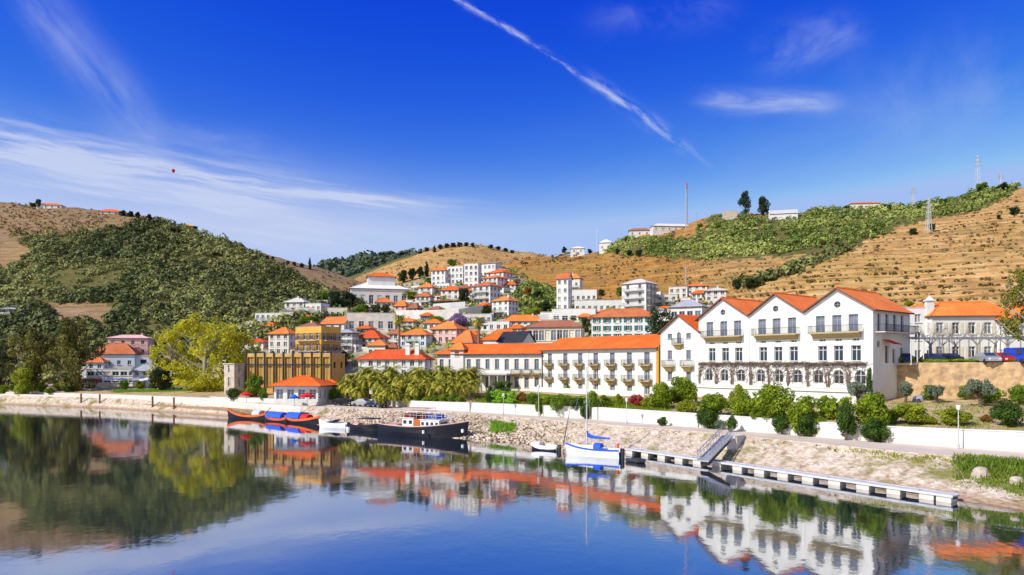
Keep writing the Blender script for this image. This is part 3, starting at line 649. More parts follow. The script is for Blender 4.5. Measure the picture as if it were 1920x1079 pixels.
# more small houses filling the slope between the named ones
for (a, b_, c_, d_, e_, lab, kw) in [
    (742, 782, 618, 603, 596, 'small house with pale red roof between the ruin and the hillside wall', dict(rm=ROOF2, wall=OLDW)),
    (872, 900, 560, 545, 539, 'tiny white house with orange roof behind the dark trees by the terraces', dict()),
    (850, 884, 590, 579, None, 'flat low white house under the dark trees by the terraces', dict(roof='flat', fl=1)),
    (978, 1010, 634, 624, 617, 'small house with tiled roof left behind the market hall', dict(rm=ROOF2, fl=1)),
    (1100, 1130, 612, 598, 590, 'small cream house left of the teal shuttered block', dict(rm=ROOF3, wall=CREAM)),
    (728, 760, 640, 626, 618, 'little white house with orange roof right of the ruin', dict(fl=1)),
    (640, 690, 640, 628, None, 'low pale garage row below the ruined stone building', dict(roof='flat', fl=1, wall=OLDW, dr=.4)),
    (560, 602, 632, 612, 604, 'pale house with brown roof just above the yellow house', dict(rm=ROOF3, wall=OLDW))]:
    H_(lab, a, b_, c_, d_, e_, rot=-15, **{**dict(fl=2, fc=3, sc=2), **kw})
for a, b_, c_, d_, e_, wk_, lab in [(492, 520, 626, 612, 605, 'W', 'small white house just right of the long flat roofed row house'), (556, 590, 612, 598, 591, 'C', 'cream house with orange roof above the yellow house on the left'), (664, 694, 606, 592, 585, 'W', 'white house with orange roof just under the large hall and left of its arches'), (612, 640, 640, 628, None, 'W', 'flat white house squeezed between the yellow house and the grey windowed one'), (722, 748, 668, 652, 644, 'W', 'white cottage beside the tall brownish palm'), (700, 726, 610, 598, 591, 'P', 'pink cottage right of the ruined stone building'), (788, 812, 604, 592, 586, 'W', 'white cottage above the hillside wall left of the purple tree'), (884, 908, 612, 600, None, 'W', 'flat white house right above the tall single palm'), (925, 955, 640, 626, 619, 'W', 'white house with orange roof behind the large garage house'), (955, 985, 628, 616, 609, 'C', 'cream house with orange roof behind the black gable'), (1036, 1062, 600, 590, None, 'W', 'tiny flat white house at the foot of the slim tower'), (1120, 1150, 600, 588, 581, 'W', 'white house with orange roof behind the teal shuttered block, left one'), (1180, 1212, 598, 588, None, 'W', 'flat white house behind the teal shuttered block, under the apartment tower'), (1236, 1262, 592, 580, 574, 'W', 'white cottage with orange roof right of the apartment tower'), (1215, 1245, 562, 550, None, 'W', 'flat white terrace at the right shoulder of the apartment tower'), (1278, 1302, 574, 562, None, 'O', 'low weathered house in the middle of the hillside cluster'), (1300, 1330, 562, 550, 544, 'W', 'white house with orange roof in the right hillside cluster, below the topmost one'), (1340, 1372, 582, 568, None, 'W', 'flat white house lowest in the right hillside cluster'), (818, 850, 546, 534, None, 'W', 'flat white house between the hilltop blocks and the long orange roof'), (858, 884, 552, 540, 533, 'W', 'white cottage with orange roof right below the hilltop blocks'), (770, 796, 548, 538, None, 'W', 'low flat white house under the row of dark trees'), (752, 778, 576, 566, None, 'W', 'flat white house above the pink walled little house'), (806, 832, 590, 580, 574, 'C', 'cream cottage with orange roof just above the white parapet'), (895, 922, 586, 574, 567, 'W', 'white cottage with orange roof left of the lowest terrace house'), (940, 972, 548, 534, 527, 'W', 'white house with orange roof at the outer right of the terraces'), (648, 676, 660, 650, None, 'W', 'flat white garage below the broad roofed cottage'), (770, 800, 640, 628, 620, 'W', 'white cottage with orange roof left of the pink villa'), (876, 900, 640, 628, 620, 'W', 'white cottage with orange roof right of the pink villa'), (1062, 1092, 596, 586, None, 'C', 'flat cream house under the strip windowed wing'), (510, 540, 600, 588, None, 'O', 'weathered white house above the long flat roofed row house'), (590, 620, 580, 566, None, 'O', 'weathered block at the right end of the left hill edge cluster'), (668, 700, 628, 616, 610, 'P', 'pinkish house with faded roof at the foot of the ruined stone building'), (1010, 1040, 630, 620, None, 'W', 'flat white house left behind the market hall'), (1085, 1112, 606, 594, 588, 'W', 'small white house with orange roof above the market hall')]:
    H_(lab, a, b_, c_, d_, e_, rot=-14 - (a * 7) % 19, roof='hip' if e_ else 'flat', fl=1 if c_ - d_ < 13 else 2, fc=2 + a % 3, sc=2, dr=.6 + (a % 5) * .08, wall={'W': WHITE, 'C': CREAM, 'P': PINK, 'O': OLDW}[wk_], rm=(ROOF, ROOF2, ROOF3, ROOF)[a % 4] if e_ else None)
# ridge houses
H_('white farmhouse on the right ridge beside two dark trees', 1447, 1502, 414, 400, 391, rot=-14, dr=.6, fl=1, fc=4, sc=2, rm=GREYW, roof='gable', ww=1.6, name='farmhouse')
H_('pale farm building further right on the ridge among bushes', 1598, 1652, 392, 381, 377, rot=-6, dr=.4, fl=1, fc=4, sc=1, rm=ROOF2, wall=CREAM)
H_('small white building on the crest where the right ridge begins', 1070, 1098, 475, 466, 461, rot=-6, fl=1, fc=2, sc=1, rm=WHITE)
H_('small white house with peaked roof next to mast on the right ridge', 1124, 1150, 468, 455, 448, rot=-14, fl=1, fc=2, sc=1, rm=WHITE)
H_('low brown roofed ruin buildings on the ridge left of the tall mast', 1180, 1222, 442, 432, 427, rot=-8, dr=.4, fl=1, fc=3, sc=1, rm=ROOF3, wall=OLDW)
H_('long pale quarry building on the ridge at the foot of the tall mast', 1222, 1300, 434, 424, 418, rot=6, dr=.25, fl=1, fc=6, sc=1, rm=OLDW, wall=OLDW)
H_('square stone block building left of the two dark ridge trees', 1358, 1386, 412, 397, roof='flat', rot=-10, fl=1, fc=0, sc=0, wall=STONE2, dr=.8)
H_('white house with red roof on the left ridge beside a dark tree', 66, 112, 392, 384, 379, rot=8, dr=.5, fl=1, fc=4, sc=1, rm=ROOF2)
H_('white house with orange roof on the left ridge', 184, 222, 402, 397, 391, rot=8, dr=.5, fl=1, fc=3, sc=1)
H_('small yellow house on the slope of the left hill', 340, 360, 431, 424, 419, rot=8, fl=1, fc=2, sc=1, wall=YELLOW, rm=YELLOW)
# left bank buildings
H_('salmon pink block with dark windows behind the orange roofs on the left bank', 198, 272, 668, 634, 628, rot=10, dr=.5, fl=2, fc=4, sc=2, wall=PINK, rm=PINK, Y=214)
H_('pale blue walled house with orange roof on the left bank', 166, 246, 690, 664, 643, rot=12, dr=.6, fl=1, fc=4, sc=2, wall=BLUEW, Y=203)
H_('small lower house with red orange roof in front of the pale blue one', 160, 192, 696, 680, 670, rot=8, fl=1, fc=2, sc=1, wall=BLUEW, Y=199)
H_('long white flat roofed building with wide windows behind the left quay', 160, 252, 722, 696, roof='flat', rot=5, dr=.4, fl=2, fc=6, sc=2, ww=1.8, Y=192)
H_('white villa with grey roof right of the long flat one on the left quay', 246, 292, 722, 696, 684, rot=8, dr=.6, fl=2, fc=3, sc=2, rm=SLATE, Y=190)
H_('small grey house half hidden in trees on the far left bank', 0, 60, 590, 580, 574, rot=8, dr=.4, fl=1, fc=4, sc=1, wall=GREYW, rm=SLATE)

# hillside walls
def wall_thing(label, pts, h, mat_, t=.5, name='stone_wall', cat='wall', base=None):
    """pts: list of (x,y,z) bottom line"""
    mb = MB()
    for i in range(len(pts) - 1):
        a, b = Vector(pts[i]), Vector(pts[i + 1]); d = (b - a).normalized(); n = Vector((-d.y, d.x, 0)) * t
        h0 = h[i] if hasattr(h, '__len__') else h; h1 = h[i + 1] if hasattr(h, '__len__') else h
        P = [a, b, b + n, a + n]; Q = [a + Vector((0, 0, h0)), b + Vector((0, 0, h1)), b + n + Vector((0, 0, h1)), a + n + Vector((0, 0, h0))]
        P = [p - Vector((0, 0, 1)) for p in P]
        mb.add(P + Q, [(0, 1, 5, 4), (1, 2, 6, 5), (2, 3, 7, 6), (3, 0, 4, 7), (4, 5, 6, 7)])
    o = mb.obj(name, mat_); tag(o, label, cat); return o
def solved_line(pxs, pys):
    out = []
    for a, b in zip(pxs, pys):
        Y = solve(a, b); out.append((wx(a, Y), Y, wz(b, Y)))
    return out
wall_thing('long pale hillside retaining wall crossing the middle of the town', solved_line([742, 800, 860, 905], [600, 600, 598, 590]), 3.2, OLDW)
wall_thing('white parapet wall above the purple blossom in the middle of the town', solved_line([812, 842, 872], [584, 582, 580]), 2.6, WHITE, .4)
wall_thing('grey hillside wall left of the dark trees above the town', solved_line([560, 600, 640], [612, 613, 612]), 2.2, STONE2)
wall_thing('pale wall along the lane left of the slim tower', solved_line([935, 985, 1036], [612, 604, 600]), 2.0, WHITE, .4)

# ---- yellow house and ochre arcade -------------------------------------------
def yellow():
    Y = 156; 
    r = H_('ornate yellow house with dark balconies and flat dark roof above the arcade', 546, 630, 672, 618, roof='flat', rot=-30, dr=.75, fl=5, fc=4, sc=3, wall=YELLOW, rm=SLATE, Y=168, zb=5, found=2, shut=OCHRE2, balc=2, parapet=.7, ww=1.1, wh=1.6, sill=.3, name='villa')
    w = 175 / (F / Y); h = wz(664, Y) - 4.2
    root = thing('arcade_building', 'long low ochre building with dark pilasters and barred bays behind the pavilion', 'building', (wx(545, Y), Y + 3, 4.2), R(-12))
    mb = MB(); ops = []; n = 9; st = w / n
    for i in range(n): ops.append((st * i + .38, st * (i + 1) - .38, .5, h - .7))
    facade(mb, (-w / 2, -3), (1, 0), w, -1, h, ops, .35); facade(mb, (w / 2, -3), (0, 1), 7, -1, h, grid_ops(7, 0, 2, 2, h / 2, 1, 1.4)); facade(mb, (w / 2, 4), (-1, 0), w, -1, h, []); facade(mb, (-w / 2, 4), (0, -1), 7, -1, h, [])
    mb.obj('wall', pm('warm_ochre_render', (.56, .33, .09), .22, .7, .9), root)
    for q in ops: put_window(root, (-w / 2, -3), (1, 0), (q[0] + q[1]) / 2, q[2], q[1] - q[0], q[3] - q[2], 'plain', pm('bay_panel', (.44, .27, .08), .3, 1.2), DARK, .35)
    for i in range(n + 1):
        p = MB(); p.box(-.13, .13, -.2, .05, -1, h + .35); p.box(-.2, .2, -.27, .05, h + .35, h + .5); p.obj('pilaster', DARK, root, loc=(-w / 2 + st * i, -3.02, 0))
    f = MB(); f.box(-w / 2, w / 2, -3.12, -3.02, h - 2.6, h - 2.3); f.obj('string_course', DARK, root)
    f = MB(); f.box(-w / 2, w / 2, -3, 4, h, h + .15); f.obj('roof', SLATE, root)
    f = MB(); f.box(-w / 2, w / 2, -3.0, -2.95, h + 1.0, h + 1.06)
    for i in range(60): x = -w / 2 + w * i / 60; f.box(x, x + .03, -3.0, -2.96, h + .15, h + 1.0)
    f.obj('railing', DARK, root)
    root2 = thing('stone_tower', 'narrow pale stone gatehouse at the left end of the ochre building', 'building', (wx(440, 158), 158, 4.0), R(-25))
    mb = MB(); ops = [(1.2, 1.9, 1, 3.2), (1.2, 1.9, 4.3, 6)]
    facade(mb, (-1.6, -1.6), (1, 0), 3.2, -1, 6.2, ops); facade(mb, (1.6, -1.6), (0, 1), 3.2, -1, 6.2, ops); facade(mb, (1.6, 1.6), (-1, 0), 3.2, -1, 6.2, []); facade(mb, (-1.6, 1.6), (0, -1), 3.2, -1, 6.2, [])
    mb.obj('wall', STONE2, root2)
    for q in ops: put_window(root2, (-1.6, -1.6), (1, 0), 1.55, q[2], .7, q[3] - q[2]); put_window(root2, (1.6, -1.6), (0, 1), 1.55, q[2], .7, q[3] - q[2])
    f = MB(); f.box(-1.8, 1.8, -1.8, 1.8, 6.2, 6.4); f.obj('roof', STONE2, root2)
yellow()

# ---- orange pavilion ---------------------------------------------------------
def pavilion():
    for (a, b, by, ey, ty, Y, lab, fc) in [(516, 612, 750, 723, 706, 131, 'white garden pavilion with broad orange hip roof behind the red parasols', 4), (588, 640, 746, 724, 713, 137, 'smaller white annex with orange roof right of the garden pavilion', 2)]:
        s = F / Y; w = (b - a) / s; z0 = wz(by, Y); h = wz(ey, Y) - z0
        root = thing('pavilion', lab, 'pavilion', (wx((a + b) / 2, Y), Y + 2, z0), R(-8))
        mb = MB(); d = w * .7; w -= 1; ops = grid_ops(w, 0, 1, fc, h, w / fc * .62, h * .7, .15)
        ops2 = grid_ops(d, 0, 1, 3, h, 1.1, 1.6, .3)
        for (o, ud, L, op) in [((-w / 2, -d / 2), (1, 0), w, ops), ((w / 2, -d / 2), (0, 1), d, ops2), ((w / 2, d / 2), (-1, 0), w, []), ((-w / 2, d / 2), (0, -1), d, ops2)]:
            facade(mb, o, ud, L, -1.5, h, op)
            for q in op: put_window(root, o, ud, (q[0] + q[1]) / 2, q[2], q[1] - q[0], q[3] - q[2], 'plain', GLASS2)
        mb.obj('wall', WHITE, root); rb = MB(); roof_hip(rb, -w / 2, w / 2, -d / 2, d / 2, h + .05, wz(ty, Y) - wz(ey, Y), .9); rb.obj('roof', [ROOF, FASCIA], root)
pavilion()

# ---- palm garden house with chimneys ------------------------------------------
def chim_extra(root, w, d, h, fh):
    for i, x in enumerate((w * .22, w * .36)):
        cb = MB(); cb.box(-.45, .45, -.3, .3, -1.5, 1.6); cb.box(-.6, .6, -.4, .4, 1.6, 1.8); cb.box(-.35, .35, -.2, .2, 1.8, 2.1)
        cb.obj('chimney', WHITE, root, loc=(x, -1.5, h + 1.2))
H_('long white house with orange hip roof and two white chimneys behind the palm garden', 668, 806, 712, 674, 656, rot=-10, dr=.4, fl=2, fc=8, sc=2, Y=139, wh=1.5, extra=chim_extra, ww=.9)
H_('small white dormer tower rising from the left hotel wing roof', 844, 876, 672, 656, 640, rot=-20, fl=1, fc=1, sc=1, Y=147, found=3, sill=.4, roof='hip')
def black_gable():
    Y = 163; s = F / Y
    root = thing('gable_roof', 'black gable roof between the two orange roofs in mid town', 'roof', (wx(968, Y), Y, wz(662, Y)), R(55))
    mb = MB(); w = 5; d = 7; h = wz(640, Y) - wz(662, Y)
    facade(mb, (-w / 2, -d / 2), (1, 0), w, -1, h, grid_ops(w, 0, 1, 2, h, .9, 1.2, .6), .2, [(w / 2, h + 2.2)]); facade(mb, (w / 2, -d / 2), (0, 1), d, -1, h, []); facade(mb, (-w / 2, d / 2), (0, -1), d, -1, h, []); facade(mb, (w / 2, d / 2), (-1, 0), w, -1, h, [], .2, [(w / 2, h + 2.2)])
    mb.obj('wall', WHITE, root)
    rb = MB(); roof_gable(rb, -w / 2, w / 2, -d / 2, d / 2, h, 2.2, .4, 'y'); rb.obj('roof', [DARK, DARK], root)  # both slopes in the same plain black
black_gable()
# ------------------------------------------------------------------ hotels on one facade line
HA = Vector((6.30, 139.1)); HROT = math.atan2(-51.4, 40.1)
def hu(px): return (hotel_pt(px) - HA).length * (1 if px >= 1018 else -1)
def hz(py, px): return H - (py - HY) * hotel_pt(px).y / F
def hroot(name, label, cat, u, z): 
    d = Vector((math.cos(HROT), math.sin(HROT))); p = HA + d * u
    return thing(name, label, cat, (p.x, p.y, z), HROT)
HWALL = pm('hotel_white_render', (.70, .685, .645), .11, .55, .9, bmp=.01, stretch=(1, 1, .35))
WALLM = pm('garden_wall_render', (.71, .69, .655), .13, .9, .95, bmp=.02, stretch=(1, 1, .3))
HSHADE = HWALL
def long_hotel():
    z0 = 4.9; Lh = hu(1237) - .6; dep = 10; h = 13.2 - z0
    r = hroot('hotel', 'long three storey white hotel with rows of small balconies and orange roof', 'hotel', 0, z0)
    us = [hu(p) for p in (1031, 1060, 1088, 1117, 1148, 1180, 1213)]
    mb = MB(); ops = []
    for u in us:
        for f in (0, 1, 2):
            zz = (.15, 2.55, 5.3)[f]; ops.append((u - .6, u + .6, zz, zz + 2.15))
    ops = [q for q in ops]
    facade(mb, (0, 0), (1, 0), Lh, -2, h, ops, .25)
    so = grid_ops(dep, 0, 3, 2, 2.7, .9, 1.3)
    facade(mb, (Lh, 0), (0, 1), dep, -2, h, []); facade(mb, (Lh, dep), (-1, 0), Lh, -2, h, []); facade(mb, (0, dep), (0, -1), dep, -2, h, so)
    mb.obj('wall', HWALL, r)
    for q in ops: put_window(r, (0, 0), (1, 0), (q[0] + q[1]) / 2, q[2], q[1] - q[0], q[3] - q[2], 'plain', GLASS2, GRILL if q[2] > 5 else FRAME, .25)
    for q in so: put_window(r, (0, dep), (0, -1), (q[0] + q[1]) / 2, q[2], q[1] - q[0], q[3] - q[2], 'plain', GLASS2, FRAME, .2)
    for u in us:
        for zz in (2.5, 5.25): balcony(r, (0, 0), (1, 0), u, zz, 2.3, 1.0, TRIM, .75)
        for k, zz in enumerate((2.5, 5.25)):
            f = MB()
            for sx in (-1, 1): f.box(sx * .95 - .16, sx * .95 + .16, -.5, -.22, 0.02, .36)
            f.obj('planter', pm('planter_clay', (.45, .28, .16), .2, 2), r, loc=(u, 0, zz))
    # pilaster strips between the bays
    for i in range(len(us) - 1):
        if i in (2,):
            p = MB(); p.box(-.14, .14, -.12, -.002, -2, h - .3); p.obj('drainpipe', FRAME, r, loc=((us[i] + us[i + 1]) / 2, 0, 0))
    p = MB(); p.box(-.0, .55, -.25, dep, -2, h + .2); p.obj('end_pier', pm('ochre_pier', (.55, .30, .06), .15, 1), r, loc=(Lh + .01, 0, 0))
    p = MB(); p.box(-.1, Lh, -.18, -.003, h - .35, h - .02); p.obj('cornice', GREYW, r)
    rb = MB(); rise = 2.3
    rslab(rb, [(-.6, -.75, h - .25), (Lh + .5, -.75, h - .25), (Lh + .1, dep / 2, h + rise), (-.1, dep / 2, h + rise)], .18)
    rslab(rb, [(Lh + .5, dep + .6, h - .25), (-.6, dep + .6, h - .25), (-.1, dep / 2, h + rise), (Lh + .1, dep / 2, h + rise)], .18)
    rb.add([(Lh, 0, h), (Lh, dep, h), (Lh, dep / 2, h + rise)], [(0, 1, 2)], 1); rb.add([(0, 0, h), (0, dep, h), (0, dep / 2, h + rise)], [(2, 1, 0)], 1)
    rb.obj('roof', [ROOF, FASCIA], r)
    t = MB(); t.box(0, Lh, -3.2, -.02, -1.2, -.1); t.box(0, Lh, -3.3, -3.1, -.1, .85); t.obj('terrace', WHITE, r)
long_hotel()
def left_wing():
    B = Vector((wx(820, 150), 150)); d = (HA - B); L = d.length - .3; rot = math.atan2(d.y, d.x); z0 = 4.7; h = 12.5 - z0; dep = 9
    r = thing('hotel_wing', 'lower two storey white hotel wing with orange roof behind the palms', 'hotel wing', (B.x, B.y, z0), rot)
    mb = MB(); ops = []
    for i in range(11):
        u = 1.1 + i * (L - 2.2) / 10
        if i in (7,): ops.append((u - .8, u + .8, .2, 3.2)); ops.append((u - .5, u + .5, 4.4, 6.6)); continue
        ops.append((u - .5, u + .5, 4.5, 6.6)); ops.append((u - .5, u + .5, .7, 2.9))
    facade(mb, (0, 0), (1, 0), L, -2, h, ops, .25); facade(mb, (L, 0), (0, 1), dep, -2, h, []); facade(mb, (L, dep), (-1, 0), L, -2, h, []); facade(mb, (0, dep), (0, -1), dep, -2, h, grid_ops(dep, 0, 2, 2, 3.8, 1, 1.8))
    mb.obj('wall', HWALL, r)
    for q in ops: put_window(r, (0, 0), (1, 0), (q[0] + q[1]) / 2, q[2], q[1] - q[0], q[3] - q[2], 'sill', GLASS2, GRILL, .25)
    for i in (8, 9, 10): balcony(r, (0, 0), (1, 0), 1.1 + i * (L - 2.2) / 10, 3.6, 2.0, .9, TRIM, .7)
    c = MB(); c.box(0, L, -.16, -.003, h - .5, h - .15); c.obj('cornice', GREYW, r)
    # arcaded loggia in front of the entrance
    g = MB()
    for i in range(5): x = L * .42 + i * 1.9; g.tube([(x, -2.6, -1), (x, -2.6, 3.3)], .16, 8)
    g.box(L * .42 - .3, L * .42 + 7.9, -2.9, -.02, 3.3, 3.6); g.obj('loggia', GREYW, r)
    rb = MB(); rise = 2.0
    rslab(rb, [(-.7, -.7, h - .22), (L + .2, -.7, h - .22), (L + .2, dep / 2, h + rise), (3, dep / 2, h + rise)], .17)
    rslab(rb, [(L + .2, dep + .6, h - .22), (-.7, dep + .6, h - .22), (3, dep / 2, h + rise), (L + .2, dep / 2, h + rise)], .17)
    rslab(rb, [(-.7, dep + .6, h - .22), (-.7, -.7, h - .22), (3, dep / 2, h + rise)], .17)
    rb.obj('roof', [ROOF, FASCIA], r)
left_wing()
def small_gable():
    z0 = 5.4; u0 = hu(1238.5); u1 = hu(1310) - .02; w = u1 - u0; dep = 12; h = 15.6 - z0; pk = 18.3 - z0
    r = hroot('hotel_house', 'narrow white gabled house with pointed arch window between the long and the tall hotel', 'house', u0, z0)
    u = lambda p: hu(p) - u0; mb = MB()
    a = u(1273); ops = [(a - .42, a + .42, 8.3, 10.15, 'arch')]
    for p in (1256, 1291): ops += [(u(p) - .45, u(p) + .45, 9.1, 9.95), (u(p) - .45, u(p) + .45, 5.7, 7.2), (u(p) - .45, u(p) + .45, 2.3, 4.2)]
    facade(mb, (0, 0), (1, 0), w, -2, h, ops, .22, [(w / 2, pk)]); facade(mb, (w, 0), (0, 1), dep, -2, h, []); facade(mb, (w, dep), (-1, 0), w, -2, h, [], .2, [(w / 2, pk)]); facade(mb, (0, dep), (0, -1), dep, -2, h, [])
    mb.obj('wall', HWALL, r)
    for q in ops: put_window(r, (0, 0), (1, 0), (q[0] + q[1]) / 2, q[2], q[1] - q[0], q[3] - q[2], q[4] if len(q) > 4 else 'sill', GLASS2, GRILL, .22)
    balcony(r, (0, 0), (1, 0), a, 8.2, 1.9, .8, TRIM, .7)
    for p in (1256, 1291): balcony(r, (0, 0), (1, 0), u(p), 4.6, 2.2, .9, TRIM, .8)
    rb = MB(); roof_gable(rb, 0, w, 0, dep, h, pk - h, .45, 'y', .2); rb.obj('roof', [ROOF, FASCIA], r)
small_gable()
def tall_hotel():
    z0 = 5.7; us = [hu(p) for p in (1310, 1404, 1508, 1637)]; U0 = us[0]; L = us[3] - U0; dep = 11
    r = hroot('tall_hotel', 'tall white hotel with three orange roofed gables, long balconies and arched ground floor', 'hotel', U0, z0)
    e = 17.5 - z0; pk = 20.4 - z0; V = [q - U0 for q in us]; mb = MB()
    def uu(p): return hu(p) - U0
    ops = []
    attic = [[1331, 1357, 1383], [1429, 1456, 1485], [1538, 1569, 1600]]
    mid = [[1335, 1360, 1385], [1431, 1459, 1488], [1542, 1572, 1605]]
    for g in range(3):
        for p in attic[g]: ops.append((uu(p) - .62, uu(p) + .62, 14.7 - z0, 16.95 - z0))
        for p in mid[g]:
            ops.append((uu(p) - .62, uu(p) + .62, 10.8 - z0, 12.85 - z0)); ops.append((uu(p) - .42, uu(p) + .42, 13.45 - z0, 13.8 - z0))
    for p in (1329, 1358, 1389, 1426, 1460, 1495, 1534, 1572, 1613): ops.append((uu(p) - .68, uu(p) + .68, 7.75 - z0, 9.6 - z0, 'arch'))
    sops = [(1.2 + 2.3 * i, 2.2 + 2.3 * i, 14.7 - z0, 17.0 - z0) for i in range(4)]
    sops += [(1.2, 2.0, 12.6 - z0, 13.4 - z0), (3.4, 4.5, 10.5 - z0, 12.8 - z0), (5.6, 6.5, 10.5 - z0, 12.4 - z0), (8.0, 8.9, 10.5 - z0, 12.6 - z0)]
    facade(mb, (0, 0), (1, 0), L, -2, e, ops, .25)
    rw = []  # gable triangles with round windows
    for g in range(3):
        a, b = V[g], V[g + 1]; m = (a + b) / 2; rr = .45; cz = 18.35 - z0; n = 14
        ring = [(m + rr * math.sin(6.2832 * i / n), cz - rr * math.cos(6.2832 * i / n)) for i in range(n)]
        # polygon: left part and right part round the hole
        right = [(m, e), (b, e), (m, pk)] + [(m + rr * math.sin(math.pi * i / 7), cz + rr * math.cos(math.pi * i / 7)) for i in range(8)]
        left = [(m, pk), (a, e), (m, e)] + [(m - rr * math.sin(math.pi * i / 7), cz - rr * math.cos(math.pi * i / 7)) for i in range(8)]
        for poly in (right, left): mb.add([(x, 0, z) for x, z in poly], [tuple(range(len(poly)))])
        for i in range(n):
            p0, p1 = ring[i], ring[(i + 1) % n]; mb.quad((p0[0], 0, p0[1]), (p1[0], 0, p1[1]), (p1[0], .25, p1[1]), (p0[0], .25, p0[1]))
        w_ = put_window(r, (0, 0), (1, 0), m, cz - rr, 2 * rr, 2 * rr, 'round', GLASS, GRILL, .2)
        mb.add([(a, dep, e), (b, dep, e), (m, dep, pk)], [(0, 2, 1)])
    facade(mb, (L, 0), (0, 1), dep, -2, e, sops, .25); facade(mb, (L, dep), (-1, 0), L, -2, e, []); facade(mb, (0, dep), (0, -1), dep, -2, e, [])
    mb.obj('wall', HWALL, r)
    for q in ops:
        st = q[4] if len(q) > 4 else 'plain'; hi = q[2] > 8.5
        put_window(r, (0, 0), (1, 0), (q[0] + q[1]) / 2, q[2], q[1] - q[0], q[3] - q[2], st, GLASS2 if q[2] > 8.9 else GLASS, GRILL if q[2] > 8.9 else FRAME, .25)
    for q in sops: put_window(r, (L, 0), (0, 1), (q[0] + q[1]) / 2, q[2], q[1] - q[0], q[3] - q[2], 'plain', GLASS, GRILL, .25)
    for g in range(3):
        m = (uu(attic[g][0]) + uu(attic[g][2])) / 2; ob = balcony(r, (0, 0), (1, 0), m, 14.6 - z0, 6.9, 1.1, TRIM)
        c = MB(); c.add([(-3.2, -.01, -.14), (3.2, -.01, -.14), (3.2, -.95, -.14), (-3.2, -.95, -.14), (-3.2, -.01, -.75), (3.2, -.01, -.75)], [(0, 1, 2, 3), (3, 2, 5, 4), (0, 3, 4), (1, 5, 2)]); c.obj('corbel', TRIM, ob)
    balcony(r, (L, 0), (0, 1), dep / 2, 14.6 - z0, dep - 1, 1.3, CONC)
    # pilaster strips at the gable joints
    for x in (V[1], V[2]): p = MB(); p.box(-.12, .12, -.1, -.003, 1.2, e - .8); p.obj('drainpipe', FRAME, r, loc=(x, 0, 0))
    # stucco hoods over the mid windows, corner strip
    for g in range(3):
        for p in mid[g]: c = MB(); c.box(-.66, .66, -.09, -.003, 0, .12); c.box(-.62, .62, -.12, -.003, -2.1, -2.0); c.obj('window_hood', HWALL, r, loc=(uu(p), 0, 12.86 - z0))
    # dry vine canopy over the ground floor and its stems
    vine = pm('dry_vine', (.19, .125, .09), .4, 3, .95)
    mbv = MB()
    for i in range(900):
        x = rng.uniform(.1, L - 1.2); y = -rng.uniform(.05, .6); z = 4.72 + rng.gauss(0, .10)
        a = rng.uniform(-.3, .3); l = rng.uniform(.3, .9)
        mbv.tube([(x, y, z), (x + l * .5, y - .05, z + rng.gauss(0, .1)), (x + l, y + a * .3, z + rng.gauss(0, .12))], .025, 3)
    vo = mbv.obj('vine', vine, r)
    tw = MB()
    for i in range(850):
        x = rng.uniform(.1, L - .6); z = rng.uniform(1.8, 4.7); a = rng.gauss(1.3, .6); l = rng.uniform(.3, .9); mid_ = (x + l * .5 * math.cos(a), -.05, z + l * .5 * math.sin(a))
        tw.tube([(x, -.035, z), mid_, (x + l * math.cos(a + rng.gauss(0, .4)), -.04, min(4.9, z + l * math.sin(a)))], .02, 3)
    tw.obj('twigs', vine, vo)
    arcs = [uu(p) for p in (1312, 1344, 1374, 1407, 1443, 1478, 1514, 1553, 1592)]
    for x in arcs:
        s = MB()
        for k in range(3):
            dx = rng.uniform(-.25, .25); P = [(x + dx * .3, -.08, 1.2)]
            for j in range(1, 7): P.append((x + dx + rng.gauss(0, .08) + (j / 6) ** 3 * rng.uniform(-.5, .5), -.12 - .03 * j, 1.2 + j * .6))
            s.tube(P, [.09, .075, .065, .055, .045, .04, .03], 4)
        for k in range(14):
            z = rng.uniform(1.6, 4.6); s.tube([(x + rng.gauss(0, .2), -.08, z), (x + rng.gauss(0, .6), -.12, z + rng.uniform(0, .7))], .028, 3)
        s.obj('stem', vine, vo)
    t = MB(); t.box(-.2, L + .2, -3.4, -.02, -2, 1.1); t.box(-.2, L + .2, -3.6, -3.35, 1.1, 1.55); t.box(-.3, L + .3, -3.65, -3.3, 1.55, 1.65); t.obj('terrace', WHITE, r)
    rb = MB(); ov = .5
    for g in range(3):
        a, b = V[g], V[g + 1]; m = (a + b) / 2; k = (pk - e) / (m - a)
        oa = ov if g == 0 else 0; ob_ = ov if g == 2 else 0
        rslab(rb, [(a - oa, dep + .3, e - oa * k), (a - oa, -.5, e - oa * k), (m, -.5, pk), (m, dep + .3, pk)], .2)
        rslab(rb, [(b + ob_, -.5, e - ob_ * k), (b + ob_, dep + .3, e - ob_ * k), (m, dep + .3, pk), (m, -.5, pk)], .2)
        rb.tube([(m, -.5, pk + .2), (m, dep + .3, pk + .2)], .14, 6, 0)
    rb.obj('roof', [ROOF2, FASCIA], r)
    aw = MB(); aw.slab([(L + .02, 2.6, 7.9), (L + 1.5, 2.6, 7.3), (L + 1.5, 4.9, 7.3), (L + .02, 4.9, 7.9)], .06); aw.obj('awning', pm('red_canvas', (.6, .05, .03), .1, 1), r)
    d_ = MB(); d_.box(L, L + 2.2, 6, 10.5, 4.6, 4.75)
    for y in (6.3, 8.2, 10.2): d_.box(L + 2.0, L + 2.1, y - .06, y + .06, 4.75, 8.0)
    d_.obj('porch', OLDW, r)
tall_hotel()
